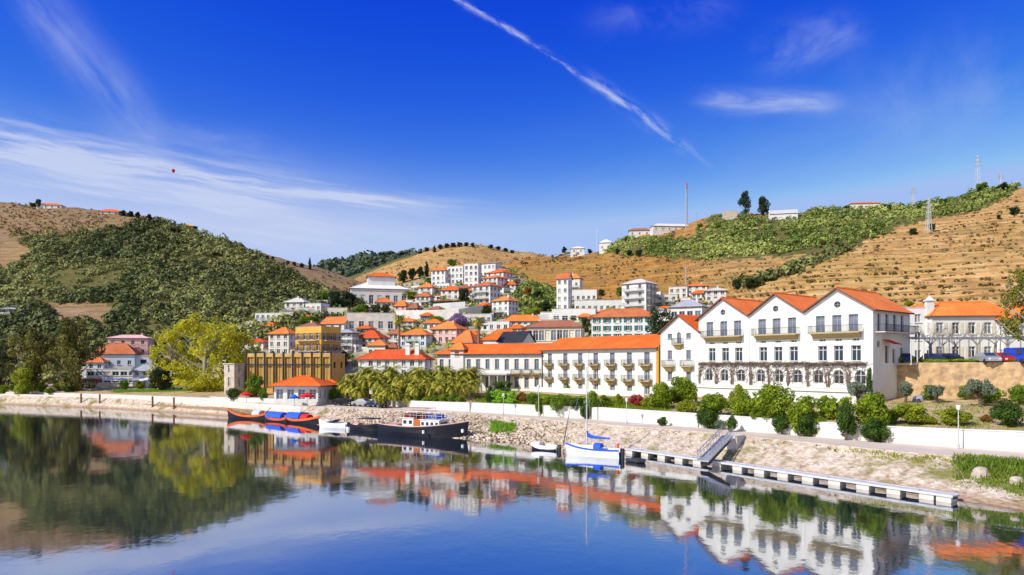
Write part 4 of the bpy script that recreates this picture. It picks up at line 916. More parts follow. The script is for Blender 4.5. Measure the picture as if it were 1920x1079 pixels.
def right_buildings():
    Yb = 108
    house('hotel_annex', 'white two storey annex with small dark windows behind the tall hotel', 'building', 1692, 1762, 683, 581, None, rot=-10, dr=.8, roof='flat', fl=3, fc=3, sc=2, Y=Yb, zb=10.4, parapet=.3, ww=.9)
    house('small_house', 'little white rooftop house with orange tiles behind the annex', 'house', 1712, 1765, 600, 578, 570, rot=-10, fl=1, fc=2, sc=1, Y=128, found=8)
    def ch(root, w, d, h, fh):
        c = MB(); c.box(-.55, .55, -.4, .4, -3, 2.4); c.box(-.7, .7, -.55, .55, 2.4, 2.6); c.add([(-.5, -.4, 2.6), (.5, -.4, 2.6), (.5, .4, 2.6), (-.5, .4, 2.6), (0, 0, 3.3)], [(0, 1, 4), (1, 2, 4), (2, 3, 4), (3, 0, 4)]); c.obj('chimney', WHITE, root, loc=(-w * .47, -d * .2, h))
    house('house', 'long white two storey house with orange roof and tall white chimney on the upper terrace', 'house', 1752, 1900, 683, 592, 564, rot=-4, dr=.4, roof='hip', fl=2, fc=5, sc=2, Y=106, zb=10.4, extra=ch, rm=ROOF2, shut=CREAM, ww=1.1, wh=1.8)
    house('house', 'white house with orange roof half behind the tree at the right edge', 'house', 1892, 2010, 683, 598, 568, rot=-8, dr=.5, roof='hip', fl=2, fc=5, sc=2, Y=103, zb=10.4, rm=ROOF2)
right_buildings()

# rubble retaining wall of the upper terrace
px_ = [1657, 1740, 1830, 1920, 2100, 2350, 2700]
wall_thing('tall brown rubble stone retaining wall below the upper terrace on the right', [(wx(p, float(g_Y(p))), float(g_Y(p)) - .3, float(g_z(p))) for p in px_], 4.65, STONE, .8)
hb = hotel_pt(1637); e = Vector((wx(1657, 92.7), 92.7)); d_ = e - hb
wall_thing('short pale stone wall return beside the corner of the tall hotel', [(hb.x + d_.x * .1, hb.y + d_.y * .1, 5.9), (e.x + .3, e.y, 5.9)], 4.6, STONE2, .5)
# white quay wall segments, parted where shrubs and steps break them
def quay_wall(pa, pb, label, k=1.0):
    pts = []; hs = []
    n = max(2, int((pb - pa) / 25))
    for i in range(n + 1):
        p = pa + (pb - pa) * i / n; sy, sz = stations(np.float64(p)); Y = float(sy[3]) - .25; pts.append((wx(p, Y), Y, float(sz[3]))); hs.append((float(v_top(p)) - float(sz[3])) * k - .08)
    o = wall_thing(label, pts, hs, WALLM, .5, 'garden_wall', 'wall')
    c = MB()
    for i in range(n):
        a, b = Vector(pts[i]), Vector(pts[i + 1]); d = (b - a).normalized(); nn = Vector((-d.y, d.x, 0))
        P = [a - nn * .06 + Vector((0, 0, hs[i])), b - nn * .06 + Vector((0, 0, hs[i + 1])), b + nn * .56 + Vector((0, 0, hs[i + 1])), a + nn * .56 + Vector((0, 0, hs[i]))]
        c.slab([p + Vector((0, 0, .09)) for p in P], .085)
    c.obj('coping', WHITE, o)
quay_wall(394, 432, 'short white quay wall piece at the far left near the orange boat')
quay_wall(446, 512, 'white quay wall piece behind the two red parasols')
quay_wall(512, 640, 'white quay wall in front of the garden pavilion')
quay_wall(642, 735, 'white garden wall behind the parked dark cars')
quay_wall(742, 880, 'white garden wall below the palm garden')
quay_wall(884, 1012, 'white garden wall below the bright green hedge')
quay_wall(1018, 1120, 'white garden wall broken by shrubs below the long hotel')
quay_wall(1122, 1308, 'clean white garden wall below the round orange trees')
quay_wall(1312, 1520, 'white garden wall below the tall hotel partly covered by shrubs')
quay_wall(1524, 1648, 'white garden wall hung with dark ivy below the right gable')
quay_wall(1652, 2300, 'long bright white garden wall at the right beside the paved road')
def kerb():
    mb = MB(); P = []
    for p in range(560, 2400, 20):
        sy, sz = stations(np.float64(p)); P.append((wx(p, float(sy[2])), float(sy[2]), float(sz[2])))
    for a, b in zip(P, P[1:]):
        a, b = Vector(a), Vector(b); d = (b - a).normalized(); n = Vector((-d.y, d.x, 0)) * .45
        mb.slab([a + Vector((0, 0, .12)), b + Vector((0, 0, .12)), b + n + Vector((0, 0, .12)), a + n + Vector((0, 0, .12))], .3)
    o = mb.obj('promenade_kerb', STONE2); o['kind'] = 'structure'
    mb = MB(); mbl = MB()
    for p in range(-700, 560, 20):
        for q in (p,):
            a = stations(np.float64(q)); b = stations(np.float64(q + 20)); A = Vector((wx(q, a[0][1]), a[0][1] - .3, 0)); B = Vector((wx(q + 20, b[0][1]), b[0][1] - .3, 0))
            za, zb_ = float(a[1][2]), float(b[1][2])
            mbl.add([A - Vector((0, 0, 1)), B - Vector((0, 0, 1)), B + Vector((0, 0, zb_ - .9)), A + Vector((0, 0, za - .9)), A + Vector((0, 1.6, za - .9)), B + Vector((0, 1.6, zb_ - .9))], [(0, 1, 2, 3), (3, 2, 5, 4)])
            mb.add([A + Vector((0, 1.2, za - 1)), B + Vector((0, 1.2, zb_ - 1)), B + Vector((0, 1.2, zb_ + .35)), A + Vector((0, 1.2, za + .35)), A + Vector((0, 1.7, za + .35)), B + Vector((0, 1.7, zb_ + .35))], [(0, 1, 2, 3), (3, 2, 5, 4)])
    o = mb.obj('quay_wall', pm('quay_stone', (.66, .58, .52), .15, .8, .9, bmp=.03)); tag(o, 'long pale stone quay wall along the far left bank', 'quay wall')
    mbl.obj('ledge', pm('wet_brown_stone', (.30, .20, .13), .25, .8, .8), o)
kerb()

# ------------------------------------------------------------------ pontoon
def pontoon():
    A = Pg(1172, 850, 0); B = Pg(1787, 944, 0); d = B - A; L = d.length; d.normalize()
    r = thing('pontoon', 'long floating walkway on white concrete floats with dark gaps along the bank', 'pontoon', (A.x, A.y, 0), math.atan2(d.y, d.x))
    deck = MB(); deck.box(0, L, 0, 1.1, .44, .54); deck.box(0, L, -.07, -.001, .40, .58); deck.box(0, L, 1.101, 1.17, .40, .58); deck.obj('deck', pm('pontoon_deck', (.50, .51, .53), .15, 1.5, .85), r)
    n = 14; st = L / n; fm = MB(); fm.box(0, 1.05, .04, 1.06, -.4, .439); me = fm.mesh('float', pm('float_concrete', (.60, .54, .46), .15, 2, .9))
    for i in range(n): mk('float', me, r, (i * st + .05 if i else .05, 0, 0))
    mk('float', me, r, (L - 1.2, 0, 0))
    lb = MB(); lb.box(0, L, .3, .4, .25, .43); lb.box(0, L, .7, .8, .25, .43); lb.obj('beam', DARK, r)
    for i in range(1, n, 3): b = MB(); b.tube([(0, 0, .54), (0, 0, .66)], .05, 6); b.box(-.14, .14, -.03, .03, .66, .7); b.obj('cleat', GREY, r, loc=(i * st, .15, 0))
pontoon()
def gangway():
    a = Pg(1318, 866, .7); b = Pg(1364, 819, 2.7); d = b - a; L = d.length; ang = math.atan2(d.y, d.x); sl = (b.z - a.z) / Vector((d.x, d.y)).length
    r = thing('gangway', 'sloping grey metal gangway with mesh sides leading from the road down to the pontoon', 'gangway', a, ang)
    Lh = Vector((d.x, d.y)).length
    m = MB(); m.slab([(0, -.6, .12), (Lh, -.6, .12 + sl * Lh), (Lh, .6, .12 + sl * Lh), (0, .6, .12)], .12); m.obj('walkway', GREY, r)
    for s in (-1, 1):
        g = MB(); g.tube([(0, s * .6, 1.0), (Lh, s * .6, 1.0 + sl * Lh)], .04, 5); g.tube([(0, s * .6, .65), (Lh, s * .6, .65 + sl * Lh)], .025, 5)
        for i in range(9): x = Lh * i / 8; g.tube([(x, s * .6, .1 + sl * x), (x, s * .6, 1.15 + sl * x)], .03, 5)
        for i in range(8): x = Lh * i / 8; x2 = Lh * (i + 1) / 8; g.tube([(x, s * .6, .15 + sl * x), (x2, s * .6, 1.12 + sl * x2)], .02, 4)
        g.obj('railing', GREY, r)
    b_ = MB(); b_.slab([(.4, -.45, -.05), (Lh - .3, -.45, -.05 + sl * (Lh - .3)), (Lh - .3, .45, -.05 + sl * (Lh - .3)), (.4, .45, -.05)], .35); b_.obj('beam', DARK, r)
    c = MB(); p = b; c.box(-.9, 1.2, -.8, .8, -1.6, .12); tag(c.obj('landing_block', CONC, None, loc=(p.x + .9, p.y + .9, p.z - .05), rz=ang), 'pale concrete landing at the head of the gangway', 'landing')
gangway()

# ------------------------------------------------------------------ boats
def hull(mb, L, B, frb, bow, stern, n=16, tr=.55, strake=.35):
    """x from stern 0 to bow L. material 0 lower hull, 1 upper strake, 2 deck"""
    rows = []
    for i in range(n + 1):
        t = i / n; hb = B / 2 * (1 - max(0, (t - .45) / .55) ** 2.3) * (tr + (1 - tr) * min(1, t / .35) ** .8)
        hb = max(hb, .03); sh = frb + bow * max(0, (t - .35) / .65) ** 2 + stern * max(0, (.35 - t) / .35) ** 2
        x = t * L; rk = .06 * L * max(0, (t - .8) / .2)
        rows.append([(x - rk, 0, -.35), (x - rk * .6, hb * .62, -.3), (x - rk * .3, hb * .9, sh * .35), (x, hb, sh - strake * frb), (x, hb, sh - .002), (x, hb - min(.08, hb * .5), sh), (x, max(0, hb - .12), sh - .28 * frb - .05), (x, 0, sh - .28 * frb - .02)])
    mats = [0, 0, 0, 1, 1, 2, 2]
    for s in (1, -1):
        for i in range(n):
            for j in range(7):
                q = [rows[i][j], rows[i + 1][j], rows[i + 1][j + 1], rows[i][j + 1]]; q = [(p[0], p[1] * s, p[2]) for p in q]
                mb.quad(*(q if s > 0 else q[::-1]), mats[j])
        e = [(p[0], p[1] * s, p[2]) for p in rows[0]]; mb.add(e, [tuple(range(len(e)))] if s < 0 else [tuple(range(len(e) - 1, -1, -1))], 1)
def boat(label, pa, pb, B, frb, bow, stern, mats, name='boat', cat='boat', flip=False, **k):
    """pa, pb: photo points of the waterline ends; bow at pb unless flipped"""
    a, b = Pg(*pa), Pg(*pb)
    if flip: a, b = b, a
    d = b - a; L = d.length; r = thing(name, label, cat, (a.x, a.y, 0), math.atan2(d.y, d.x))
    m = MB(); hull(m, L, B, frb, bow, stern, **k); m.obj('hull', mats, r, smooth=False); return r, L
BLACK = pm('black_hull_paint', (.012, .013, .02), .2, 1, .35); ORG = pm('orange_hull_paint', (.72, .12, .012), .1, 1, .4)
BLUE = pm('blue_canvas', (.02, .10, .62), .12, 1, .7); RED = pm('red_canvas_cover', (.58, .02, .02), .1, 1, .7)
BW = pm('white_boat_paint', (.78, .78, .78), .04, 1, .35); DECK = pm('wooden_deck', (.30, .17, .10), .25, 2, .8); REDP = pm('red_boat_paint', (.50, .08, .05), .1, 1, .45)
PALER = pm('faded_pink_paint', (.55, .36, .32), .12, 1, .6)
def cover(r, x0, x1, hw, z, h, mat_, name='canvas_cover'):
    m = MB(); n = 5
    pts = []
    for x in (x0, x1):
        for i in range(n + 1): a = math.pi * i / n; pts.append((x, -hw * math.cos(a), z + h * math.sin(a)))
    m.add(pts, [(i, i + 1, i + n + 2, i + n + 1) for i in range(n)] + [tuple(range(n, -1, -1)), tuple(range(n + 1, 2 * n + 2))]); return m.obj(name, mat_, r)
def bench(r, xs, hw, z, mat_):
    for x in xs: m = MB(); m.box(-.15, .15, -hw, hw, 0, .06); m.obj('thwart', mat_, r, loc=(x, 0, z))
def cabin(r, x0, x1, hw, z, h, mat_, nw=3, roofm=None, name='cabin'):
    m = MB(); L = x1 - x0; ops = [(L * (i + .5) / nw - L / nw * .3, L * (i + .5) / nw + L / nw * .3, h * .45, h * .8) for i in range(nw)]
    facade(m, (0, -hw), (1, 0), L, 0, h, ops, .06); facade(m, (L, -hw), (0, 1), 2 * hw, 0, h, [(hw * .3, hw * 1.7, h * .45, h * .8)], .06); facade(m, (L, hw), (-1, 0), L, 0, h, ops, .06); facade(m, (0, hw), (0, -1), 2 * hw, 0, h, [], .06)
    c = m.obj(name, mat_, r, loc=(x0, 0, z))
    for (o, ud, op) in (((0, -hw), (1, 0), ops), ((L, hw), (-1, 0), ops), ((L, -hw), (0, 1), [(hw * .3, hw * 1.7, h * .45, h * .8)])):
        for q in op:
            p, f = window_meshes(q[1] - q[0], q[3] - q[2], 'plain', GLASS, mat_); n = Vector((ud[1], -ud[0])); pp = Vector(o) + Vector(ud) * (q[0] + q[1]) / 2 - n * .06
            mk('window', p, c, (pp.x, pp.y, q[2]), math.atan2(ud[1], ud[0]))
    rf = MB(); rf.box(-.15, L + .2, -hw - .15, hw + .15, h, h + .08); rf.obj('cabin_roof', roofm or mat_, c); return c
r, L = boat('orange and black wooden boat with raised bow at the left end of the moored row', (426, 783), (500, 787), 2.3, .75, 1.15, .5, [BLACK, ORG, DECK], flip=True, strake=.5, tr=.4)
bench(r, (L * .3, L * .5, L * .65), 1.0, .75, WOOD); cover(r, L * .12, L * .3, .8, .8, .9, GREYW, 'canvas_cover'); m = MB(); m.tube([(0, 0, 0), (-1.2, 0, 1.0)], .07, 6); m.obj('steering_oar', WOOD, r, loc=(.2, 0, 1.2))
r, L = boat('small red boat under a bright blue canvas between the two orange boats', (497, 788), (540, 792), 1.9, .65, .5, .3, [BLACK, REDP, DECK], flip=True, strake=.7)
cover(r, L * .15, L * .8, .95, .75, .95, BLUE); bench(r, (L * .88,), .5, .7, WOOD)
r, L = boat('orange and black wooden boat with blue and red covers, right of the small red boat', (536, 791), (600, 797), 2.2, .75, .85, .6, [BLACK, ORG, DECK], strake=.5, tr=.4)
cover(r, L * .12, L * .5, .95, .85, 1.0, BLUE); cover(r, L * .52, L * .72, .8, .85, .8, RED); bench(r, (L * .8,), .6, .8, WOOD)
r, L = boat('white motorboat with dark windscreen beside the dark barge', (598, 800), (652, 803), 2.2, .75, .55, .1, [BW, BW, BW], flip=True, name='motorboat')
m = MB(); m.add([(L * .45, -.8, .75), (L * .45, .8, .75), (L * .32, -.65, 1.35), (L * .32, .65, 1.35), (L * .7, -.6, .85), (L * .7, .6, .85)], [(2, 3, 1, 0), (2, 4, 5, 3), (0, 4, 2), (1, 3, 5)]); m.obj('windscreen', GLASS, r); bench(r, (L * .2,), .7, .6, DARK); m = MB(); m.box(-.35, 0, -.2, .2, -.2, .95); m.obj('outboard_motor', DARK, r)
r, L = boat('dark open boat with reddish shelter astern of the big black barge', (656, 805), (722, 809), 2.6, .85, .5, .3, [BLACK, BLACK, DECK])
c = MB()
for x in (0, 2.4):
    for y in (-.9, .9): c.tube([(x, y, 0), (x, y, 1.1)], .04, 5)
c.obj('shelter_frame', WOOD, r, loc=(L * .4, 0, .7)); c = MB(); c.slab([(-.2, -1.1, 1.2), (2.6, -1.1, 1.2), (2.6, 1.1, 1.2), (-.2, 1.1, 1.2)], .1); c.obj('shelter_roof', DARK, r, loc=(L * .4, 0, .7)); bench(r, (L * .3, L * .5, L * .75), .9, .6, REDP); cover(r, L * .15, L * .3, .7, .65, .5, PALER)
b2, L = boat('white fender float beside the dark boat', (650, 806), (658, 806), .7, .45, 0.05, 0, [BW, BW, BW], name='float', cat='float', n=8)
r, L = boat('large black river barge with white windowed cabin and faded pink rail, bow to the right', (716, 812), (879, 822), 4.2, 1.35, 1.0, .15, [BLACK, BLACK, DECK], name='barge', cat='barge', strake=.3, tr=.5, n=24)
m = MB()
for s in (-1, 1):
    P = []
    for i in range(25):
        t = i / 24; hb = 2.1 * (1 - max(0, (t - .45) / .55) ** 2.3) * (.5 + .5 * min(1, t / .35) ** .8); sh = 1.35 + 1.0 * max(0, (t - .35) / .65) ** 2 + .15 * max(0, (.35 - t) / .35) ** 2
        P.append((t * L, s * max(hb, .03), sh + .05))
    m.tube(P, .09, 5)
m.obj('rubbing_strake', PALER, r)
cabin(r, L * .52, L * .73, 1.3, 1.0, 1.35, BW, 4); cabin(r, L * .30, L * .43, 1.1, 1.0, 1.5, BW, 2); c = MB(); c.box(0, L * .075, -1.2, 1.2, 0, 1.45); c.obj('locker', pm('orange_brown_locker', (.45, .14, .04), .15, 1.2), r, loc=(L * .435, 0, 1.0))
c = MB()
for i in range(7):
    for s in (-1, 1): c.tube([(i * 1.1, s * 1.25, 0), (i * 1.1, s * 1.25, 1.0)], .03, 4)
for s in (-1, 1): c.tube([(0, s * 1.25, 1.0), (6.6, s * 1.25, 1.0)], .03, 4); c.tube([(0, s * 1.25, .5), (6.6, s * 1.25, .5)], .02, 4)
c.obj('upper_railing', BW, r, loc=(L * .33, 0, 2.5)); c = MB(); c.slab([(0, -1.3, 1.5), (4.4, -1.3, 1.5), (4.4, 1.3, 1.5), (0, 1.3, 1.5)], .07)
for i in range(3):
    for s in (-1, 1): c.tube([(i * 2.1 + .05, s * 1.25, 0), (i * 2.1 + .05, s * 1.25, 1.5)], .03, 4)
c.obj('sun_canopy', PALER, r, loc=(L * .30, 0, 2.5))
for i, mt in enumerate((REDP, REDP, DARK, REDP, BLUE, GREYW, BLUE)): c = MB(); c.box(-.25, .25, -.9, .9, 0, .08); c.box(-.25, -.19, -.9, .9, .08, .55); c.obj('bench', mt, r, loc=(L * .33 + i * .95, 0, 2.6))
c = MB(); c.box(-.5, .5, -.5, .5, 0, .5); c.tube([(0, 0, .5), (0, 0, 1.0)], .12, 6); c.obj('winch', DARK, r, loc=(L * .84, 0, 1.35)); c = MB(); c.tube([(0, 0, 0), (0, 0, 1.3)], .07, 6); c.obj('bollard', DARK, r, loc=(L * .95, 0, 1.6))
c = MB(); c.box(-.9, .9, -.7, .7, 0, .45); c.obj('hatch', PALER, r, loc=(L * .16, 0, 1.05))
c = MB(); c.tube([(0, 0, 0), (0, 0, -.45)], .2, 10); c.obj('fender', BW, r, loc=(L * .965, -.78, 1.3))
c = MB(); c.tube([(0, 0, 0), (0, 0, -.45)], .18, 10); c.obj('fender', BW, r, loc=(L * .6, -2.25, 1.0))
c = MB(); c.tube([(L * .97, 0, 2.25), (L * 1.0, 2.2, 1.75), (L * 1.04, 5.0, 2.3)], .035, 4); c.tube([(L * .03, .6, 1.45), (-1.0, 3.0, 1.3), (-1.6, 5.5, 2.2)], .035, 4); c.obj('mooring_rope', PALEBARK, r)
r, L = boat('small white boat with black waterline left of the sailboat', (996, 842), (1046, 846), 1.5, .6, .3, .1, [BLACK, BW, BW], flip=True, strake=.75, name='dinghy')
bench(r, (L * .3, L * .55), .55, .42, WOOD); c = MB(); c.box(0, .8, -.5, .5, 0, .5); c.obj('foredeck_locker', BW, r, loc=(L * .62, 0, .45)); c = MB(); c.box(-.35, 0, -.18, .18, -.2, .75); c.obj('outboard_motor', DARK, r)
c = MB(); c.tube([(0, 0, .3), (1.1, -.1, 6.2)], [.06, .035], 6)
tag(c.obj('pole', pm('dark_pole', (.08, .06, .05), .2, 2), None, loc=(Pg(1056, 842).x, Pg(1056, 842).y + .3, 0)), 'dark leaning mooring pole between the dinghy and the sailboat', 'pole')
r, L = boat('white sailboat with blue stripe, blue sail cover on the boom and tall pale mast', (1060, 851), (1164, 860), 2.1, .95, .4, .05, [BW, BLUE, BW], flip=True, strake=.22, name='sailboat', cat='sailboat', n=20)
c = MB(); c.tube([(0, 0, 0), (0, 0, 9.4)], [.075, .05], 8); mast = c.obj('mast', GREYW, r, loc=(L * .60, 0, .8)); c = MB(); c.box(-.03, .03, -.7, .7, 5.2, 5.26); c.obj('spreader', GREYW, mast)
c = MB(); c.tube([(0, 0, 0), (-2.9, 0, .05)], .05, 6); bo = c.obj('boom', GREY, r, loc=(L * .59, 0, 2.0)); c = MB(); c.tube([(.05, 0, .75), (-.15, 0, .3), (-.8, 0, .16), (-2.8, 0, .1)], [.16, .24, .17, .09], 8); c.obj('sail_cover', BLUE, bo)
c = MB(); c.add([(0, -.65, 0), (2.6, -.5, 0), (2.6, .5, 0), (0, .65, 0), (.1, -.5, .42), (2.2, -.35, .3), (2.2, .35, .3), (.1, .5, .42)], [(0, 1, 5, 4), (1, 2, 6, 5), (2, 3, 7, 6), (3, 0, 4, 7), (4, 5, 6, 7)]); c.obj('coachroof', BW, r, loc=(L * .44, 0, .85))
cover(r, L * .33, L * .45, .55, 1.0, .55, BLUE, 'spray_hood')
c = MB()
for (x, s) in ((.04, 1), (.04, -1), (.97, 1), (.97, -1), (.2, 1), (.2, -1)): c.tube([(L * x, s * (.75 if x < .5 else .12), .9), (L * x, s * (.75 if x < .5 else .12), 1.55)], .02, 4)
c.tube([(L * .2, .75, 1.5), (L * .04, .75, 1.5), (L * .04, -.75, 1.5), (L * .2, -.75, 1.5)], .02, 4); c.obj('pulpit', GREY, r)
c = MB(); c.tube([(L * .60, 0, 10.2), (L * .985, 0, 1.3)], .012, 3); c.tube([(L * .60, 0, 10.2), (L * .02, 0, .95)], .012, 3); c.tube([(L * .60, .05, 10.1), (L * .58, .9, .95)], .01, 3); c.tube([(L * .60, -.05, 10.1), (L * .58, -.9, .95)], .01, 3); c.obj('rigging', GREY, r)
c = MB(); c.box(-.35, 0, -.2, .2, -.1, 1.1); c.obj('outboard_motor', DARK, r); c = MB(); c.tube([(0, 0, 0), (0, 0, .5)], .13, 8); c.obj('lifebuoy', ORG, r, loc=(.1, .55, 1.2))
c = MB(); c.tube([(L * .98, 0, 1.25), (L * 1.05, 1.8, .7), (L * 1.1, 4.2, .9)], .025, 4); c.obj('mooring_rope', PALEBARK, r)
for x in (.3, .55, .75): c = MB(); c.tube([(0, 0, 0), (0, 0, -.42)], .1, 8); c.obj('fender', BW, r, loc=(L * x, -1.12 if x < .6 else -.9, .75))
a = Pg(1164, 866); r = thing('rubber_dinghy', 'dark inflatable dinghy at the stern of the sailboat', 'dinghy', (a.x + 1.0, a.y + .4, 0), HROT)
c = MB(); c.tube([(0, .45, .2), (1.6, .45, .2), (2.1, 0, .28), (1.6, -.45, .2), (0, -.45, .2)], .2, 8); c.obj('tube', DARK, r); c = MB(); c.box(0, 1.7, -.4, .4, .05, .12); c.obj('floorboard', GREY, r)

# ------------------------------------------------------------------ cars, poles and small things
def car(label, loc, rz, paint, kind='car'):
    r = thing('parked_car' if kind == 'car' else 'parked_van', label, kind, loc, rz, 'cars parked along the garden wall' if loc[2] < 9 else 'vehicles parked on the upper terrace')
    if kind == 'car': prof = [(0, .35), (0, .75), (.15, .9), (.9, 1.0), (1.6, 1.42), (2.7, 1.45), (3.5, 1.0), (4.1, .85), (4.2, .6), (4.2, .35)]; wd = .82
    else: prof = [(0, .35), (0, 1.9), (.2, 2.05), (3.6, 2.05), (4.3, 1.2), (4.9, 1.05), (5.0, .6), (5.0, .35)]; wd = .92
    m = MB(); n = len(prof)
    V = [(x, -wd + (.12 if z > 1.1 else 0), z) for x, z in prof] + [(x, wd - (.12 if z > 1.1 else 0), z) for x, z in prof]
    m.add(V, [tuple(range(n)), tuple(range(2 * n - 1, n - 1, -1))] + [((i + 1) % n, i, i + n, (i + 1) % n + n) for i in range(n)]); b = m.obj('body', paint, r)
    g = MB()
    for s in (-1, 1):
        y = s * (wd - .07)
        if kind == 'car': g.add([(1.15, y * 1.03, 1.02), (3.3, y * 1.03, 1.02), (2.65, y * .95, 1.36), (1.65, y * .95, 1.36)], [(0, 1, 2, 3) if s < 0 else (3, 2, 1, 0)])
        else: g.add([(2.9, y * 1.08, 1.25), (4.1, y * 1.08, 1.25), (3.65, y * 1.0, 1.85), (2.9, y * 1.0, 1.85)], [(0, 1, 2, 3) if s < 0 else (3, 2, 1, 0)])
    g.obj('side_window', GLASS, b); g = MB()
    if kind == 'car': g.add([(3.47, -.68, 1.03), (3.47, .68, 1.03), (2.78, .62, 1.43), (2.78, -.62, 1.43), (.92, -.66, 1.04), (.92, .66, 1.04), (1.56, .62, 1.43), (1.56, -.62, 1.43)], [(0, 1, 2, 3), (5, 4, 7, 6)])
    else: g.add([(4.32, -.78, 1.25), (4.32, .78, 1.25), (3.68, .74, 1.98), (3.68, -.74, 1.98), (-.02, .7, 1.2), (-.02, -.7, 1.2), (-.02, -.7, 1.8), (-.02, .7, 1.8)], [(0, 1, 2, 3), (4, 5, 6, 7)])
    g.obj('windscreen', GLASS, b); g = MB()
    for s in (-1, 1): g.box(prof[-1][0] - .02, prof[-1][0] + .03, s * .6 - .14, s * .6 + .14, .55, .72)
    g.obj('headlight', BW, b)
    k = MB(); k.tube([(0, -.1, 0), (0, .1, 0)], .33, 12); me = k.mesh('wheel', DARK)
    for x in ((.8, 3.4) if kind == 'car' else (.9, 4.1)):
        for s in (-1, 1): mk('wheel', me, r, (x, s * (wd - .08), .33))
CP = [pm('black_car_paint', (.015, .016, .02), .1, 1, .25), pm('silver_car_paint', (.42, .43, .45), .05, 1, .3, .4), pm('dark_blue_car_paint', (.02, .035, .09), .1, 1, .25), pm('bright_blue_van_paint', (.02, .06, .5), .1, 1, .3), pm('white_car_paint', (.75, .75, .76), .03, 1, .3), pm('red_car_paint', (.4, .02, .02), .1, 1, .3)]
qrot = math.atan2(Pg(740, 770, 2.5).y - Pg(600, 764, 2.5).y, Pg(740, 770, 2.5).x - Pg(600, 764, 2.5).x)
def onroad(px, t): sy, sz = stations(np.float64(px)); Y = float(sy[2] + (sy[3] - sy[2]) * t); return (wx(px, Y), Y, float(sz[2]) + .03)
for px, c, lab in ((628, 0, 'black car parked on the promenade, leftmost of the three beside the garden wall'), (664, 1, 'silver and dark car parked between the two darker cars on the promenade'), (692, 2, 'dark blue car parked nearest the palms on the promenade')):
    car(lab, onroad(px, .6), qrot, CP[c])
for px, Y, c, k, lab in ((1706, 91.5, 2, 'car', 'dark blue car on the upper terrace nearest the tall hotel'), (1762, 92, 2, 'car', 'dark car second from the tall hotel on the upper terrace'), (1796, 91, 0, 'car', 'black car in the middle of the upper terrace row'), (1832, 90, 1, 'car', 'silver car on the upper terrace left of the red one'), (1862, 90, 5, 'car', 'dark red car beside the bright blue van'), (1894, 88.5, 3, 'van', 'bright blue van at the right end of the upper terrace')):
    car(lab, (wx(px, Y), Y, 10.42), R(-98 if c % 2 else 82), CP[c], k)
for px, lab in ((298, 'white van parked on the left quay, left one of two'), (336, 'white van parked on the left quay, right one of two')):
    Y = 176; car(lab, (wx(px, Y), Y, zfull(px, Y)), R(5), CP[4], 'van')

def parasol(label, px, py, c, size=1.6, hh=2.2, Y=None, name='parasol'):
    Y = Y or solve(px, py); r = thing(name, label, 'parasol', (wx(px, Y), Y, zfull(px, Y)))
    p = MB(); p.tube([(0, 0, 0), (0, 0, hh)], .04, 6); p.box(-.25, .25, -.25, .25, 0, .08); p.obj('pole', GREY, r)
    m = MB(); n = 8; V = [(0, 0, hh + .35)] + [(size * math.cos(6.2832 * i / n), size * math.sin(6.2832 * i / n), hh - .25) for i in range(n)] + [(size * .98 * math.cos(6.2832 * i / n), size * .98 * math.sin(6.2832 * i / n), hh - .5) for i in range(n)]
    m.add(V, [(0, 1 + i, 1 + (i + 1) % n) for i in range(n)] + [(1 + i, 1 + n + i, 1 + n + (i + 1) % n, 1 + (i + 1) % n) for i in range(n)]); m.obj('canopy', c, r)
parasol('red parasol on the quay behind the first orange boat', 462, 758, RED, 1.2)
parasol('large red parasol on the quay between the pavilion and the boats', 576, 762, RED, 1.5)
parasol('small blue parasol on the quay next to the large red one', 552, 762, BLUE, .8, 1.9)
for px, py, c, lab in ((176, 730, RED, 'small dark red parasol on the left quay terrace'), (205, 728, BW, 'white parasol left in the row on the left quay terrace'), (228, 729, BW, 'white parasol second in the row on the left quay terrace'), (258, 728, BW, 'white parasol near the green lawn on the left quay terrace'), (276, 729, BW, 'white parasol furthest right on the left quay terrace')):
    parasol(lab, px, py, c, 2.0, 2.6)
def pole(label, px, Y, z0, h, rad=.06, mat_=None, name='lamp_post', cat='lamp post', lamp=True):
    r = thing(name, label, cat, (wx(px, Y), Y, z0)); m = MB(); m.tube([(0, 0, 0), (0, 0, h)], [rad, rad * .7], 8); m.tube([(0, 0, 0), (0, 0, .4)], rad * 1.8, 8); m.obj('post', mat_ or GREY, r)
    if lamp:
        m = MB(); m.tube([(0, 0, h), (0, 0, h + .12), (0, 0, h + .42), (0, 0, h + .5)], [.08, .15, .22, .06], 8); m.obj('lantern', BW, r)
for px, t, h, lab in ((1175, .5, 2.9, 'thin grey lamp post on the promenade right of the sailboat'), (1797, .85, 3.6, 'white lamp post before the long white wall at the right'), (944, .5, 2.8, 'thin lamp post on the promenade left of the dinghy'), (1010, .8, 4.2, 'lamp post before the garden wall in front of the long hotel')):
    x, y, z = onroad(px, t); pole(lab, px, y, z, h, .06, GREYW)
for px, lab in ((152, 'dark mooring post on the left quay, first from the left'), (187, 'dark mooring post on the left quay, second from the left'), (286, 'dark mooring post on the left quay left of the vans'), (326, 'dark mooring post on the left quay below the vans')):
    sy, sz = stations(np.float64(px)); Y = float(sy[1]) - 1.0; m = MB(); m.tube([(0, 0, -1), (0, 0, 3.0)], .2, 8); m.tube([(0, 0, 3.0), (0, 0, 3.15)], [.24, .08], 8)
    tag(m.obj('mooring_post', WOOD, None, loc=(wx(px, Y), Y, 0)), lab, 'post', 'mooring posts along the left quay')
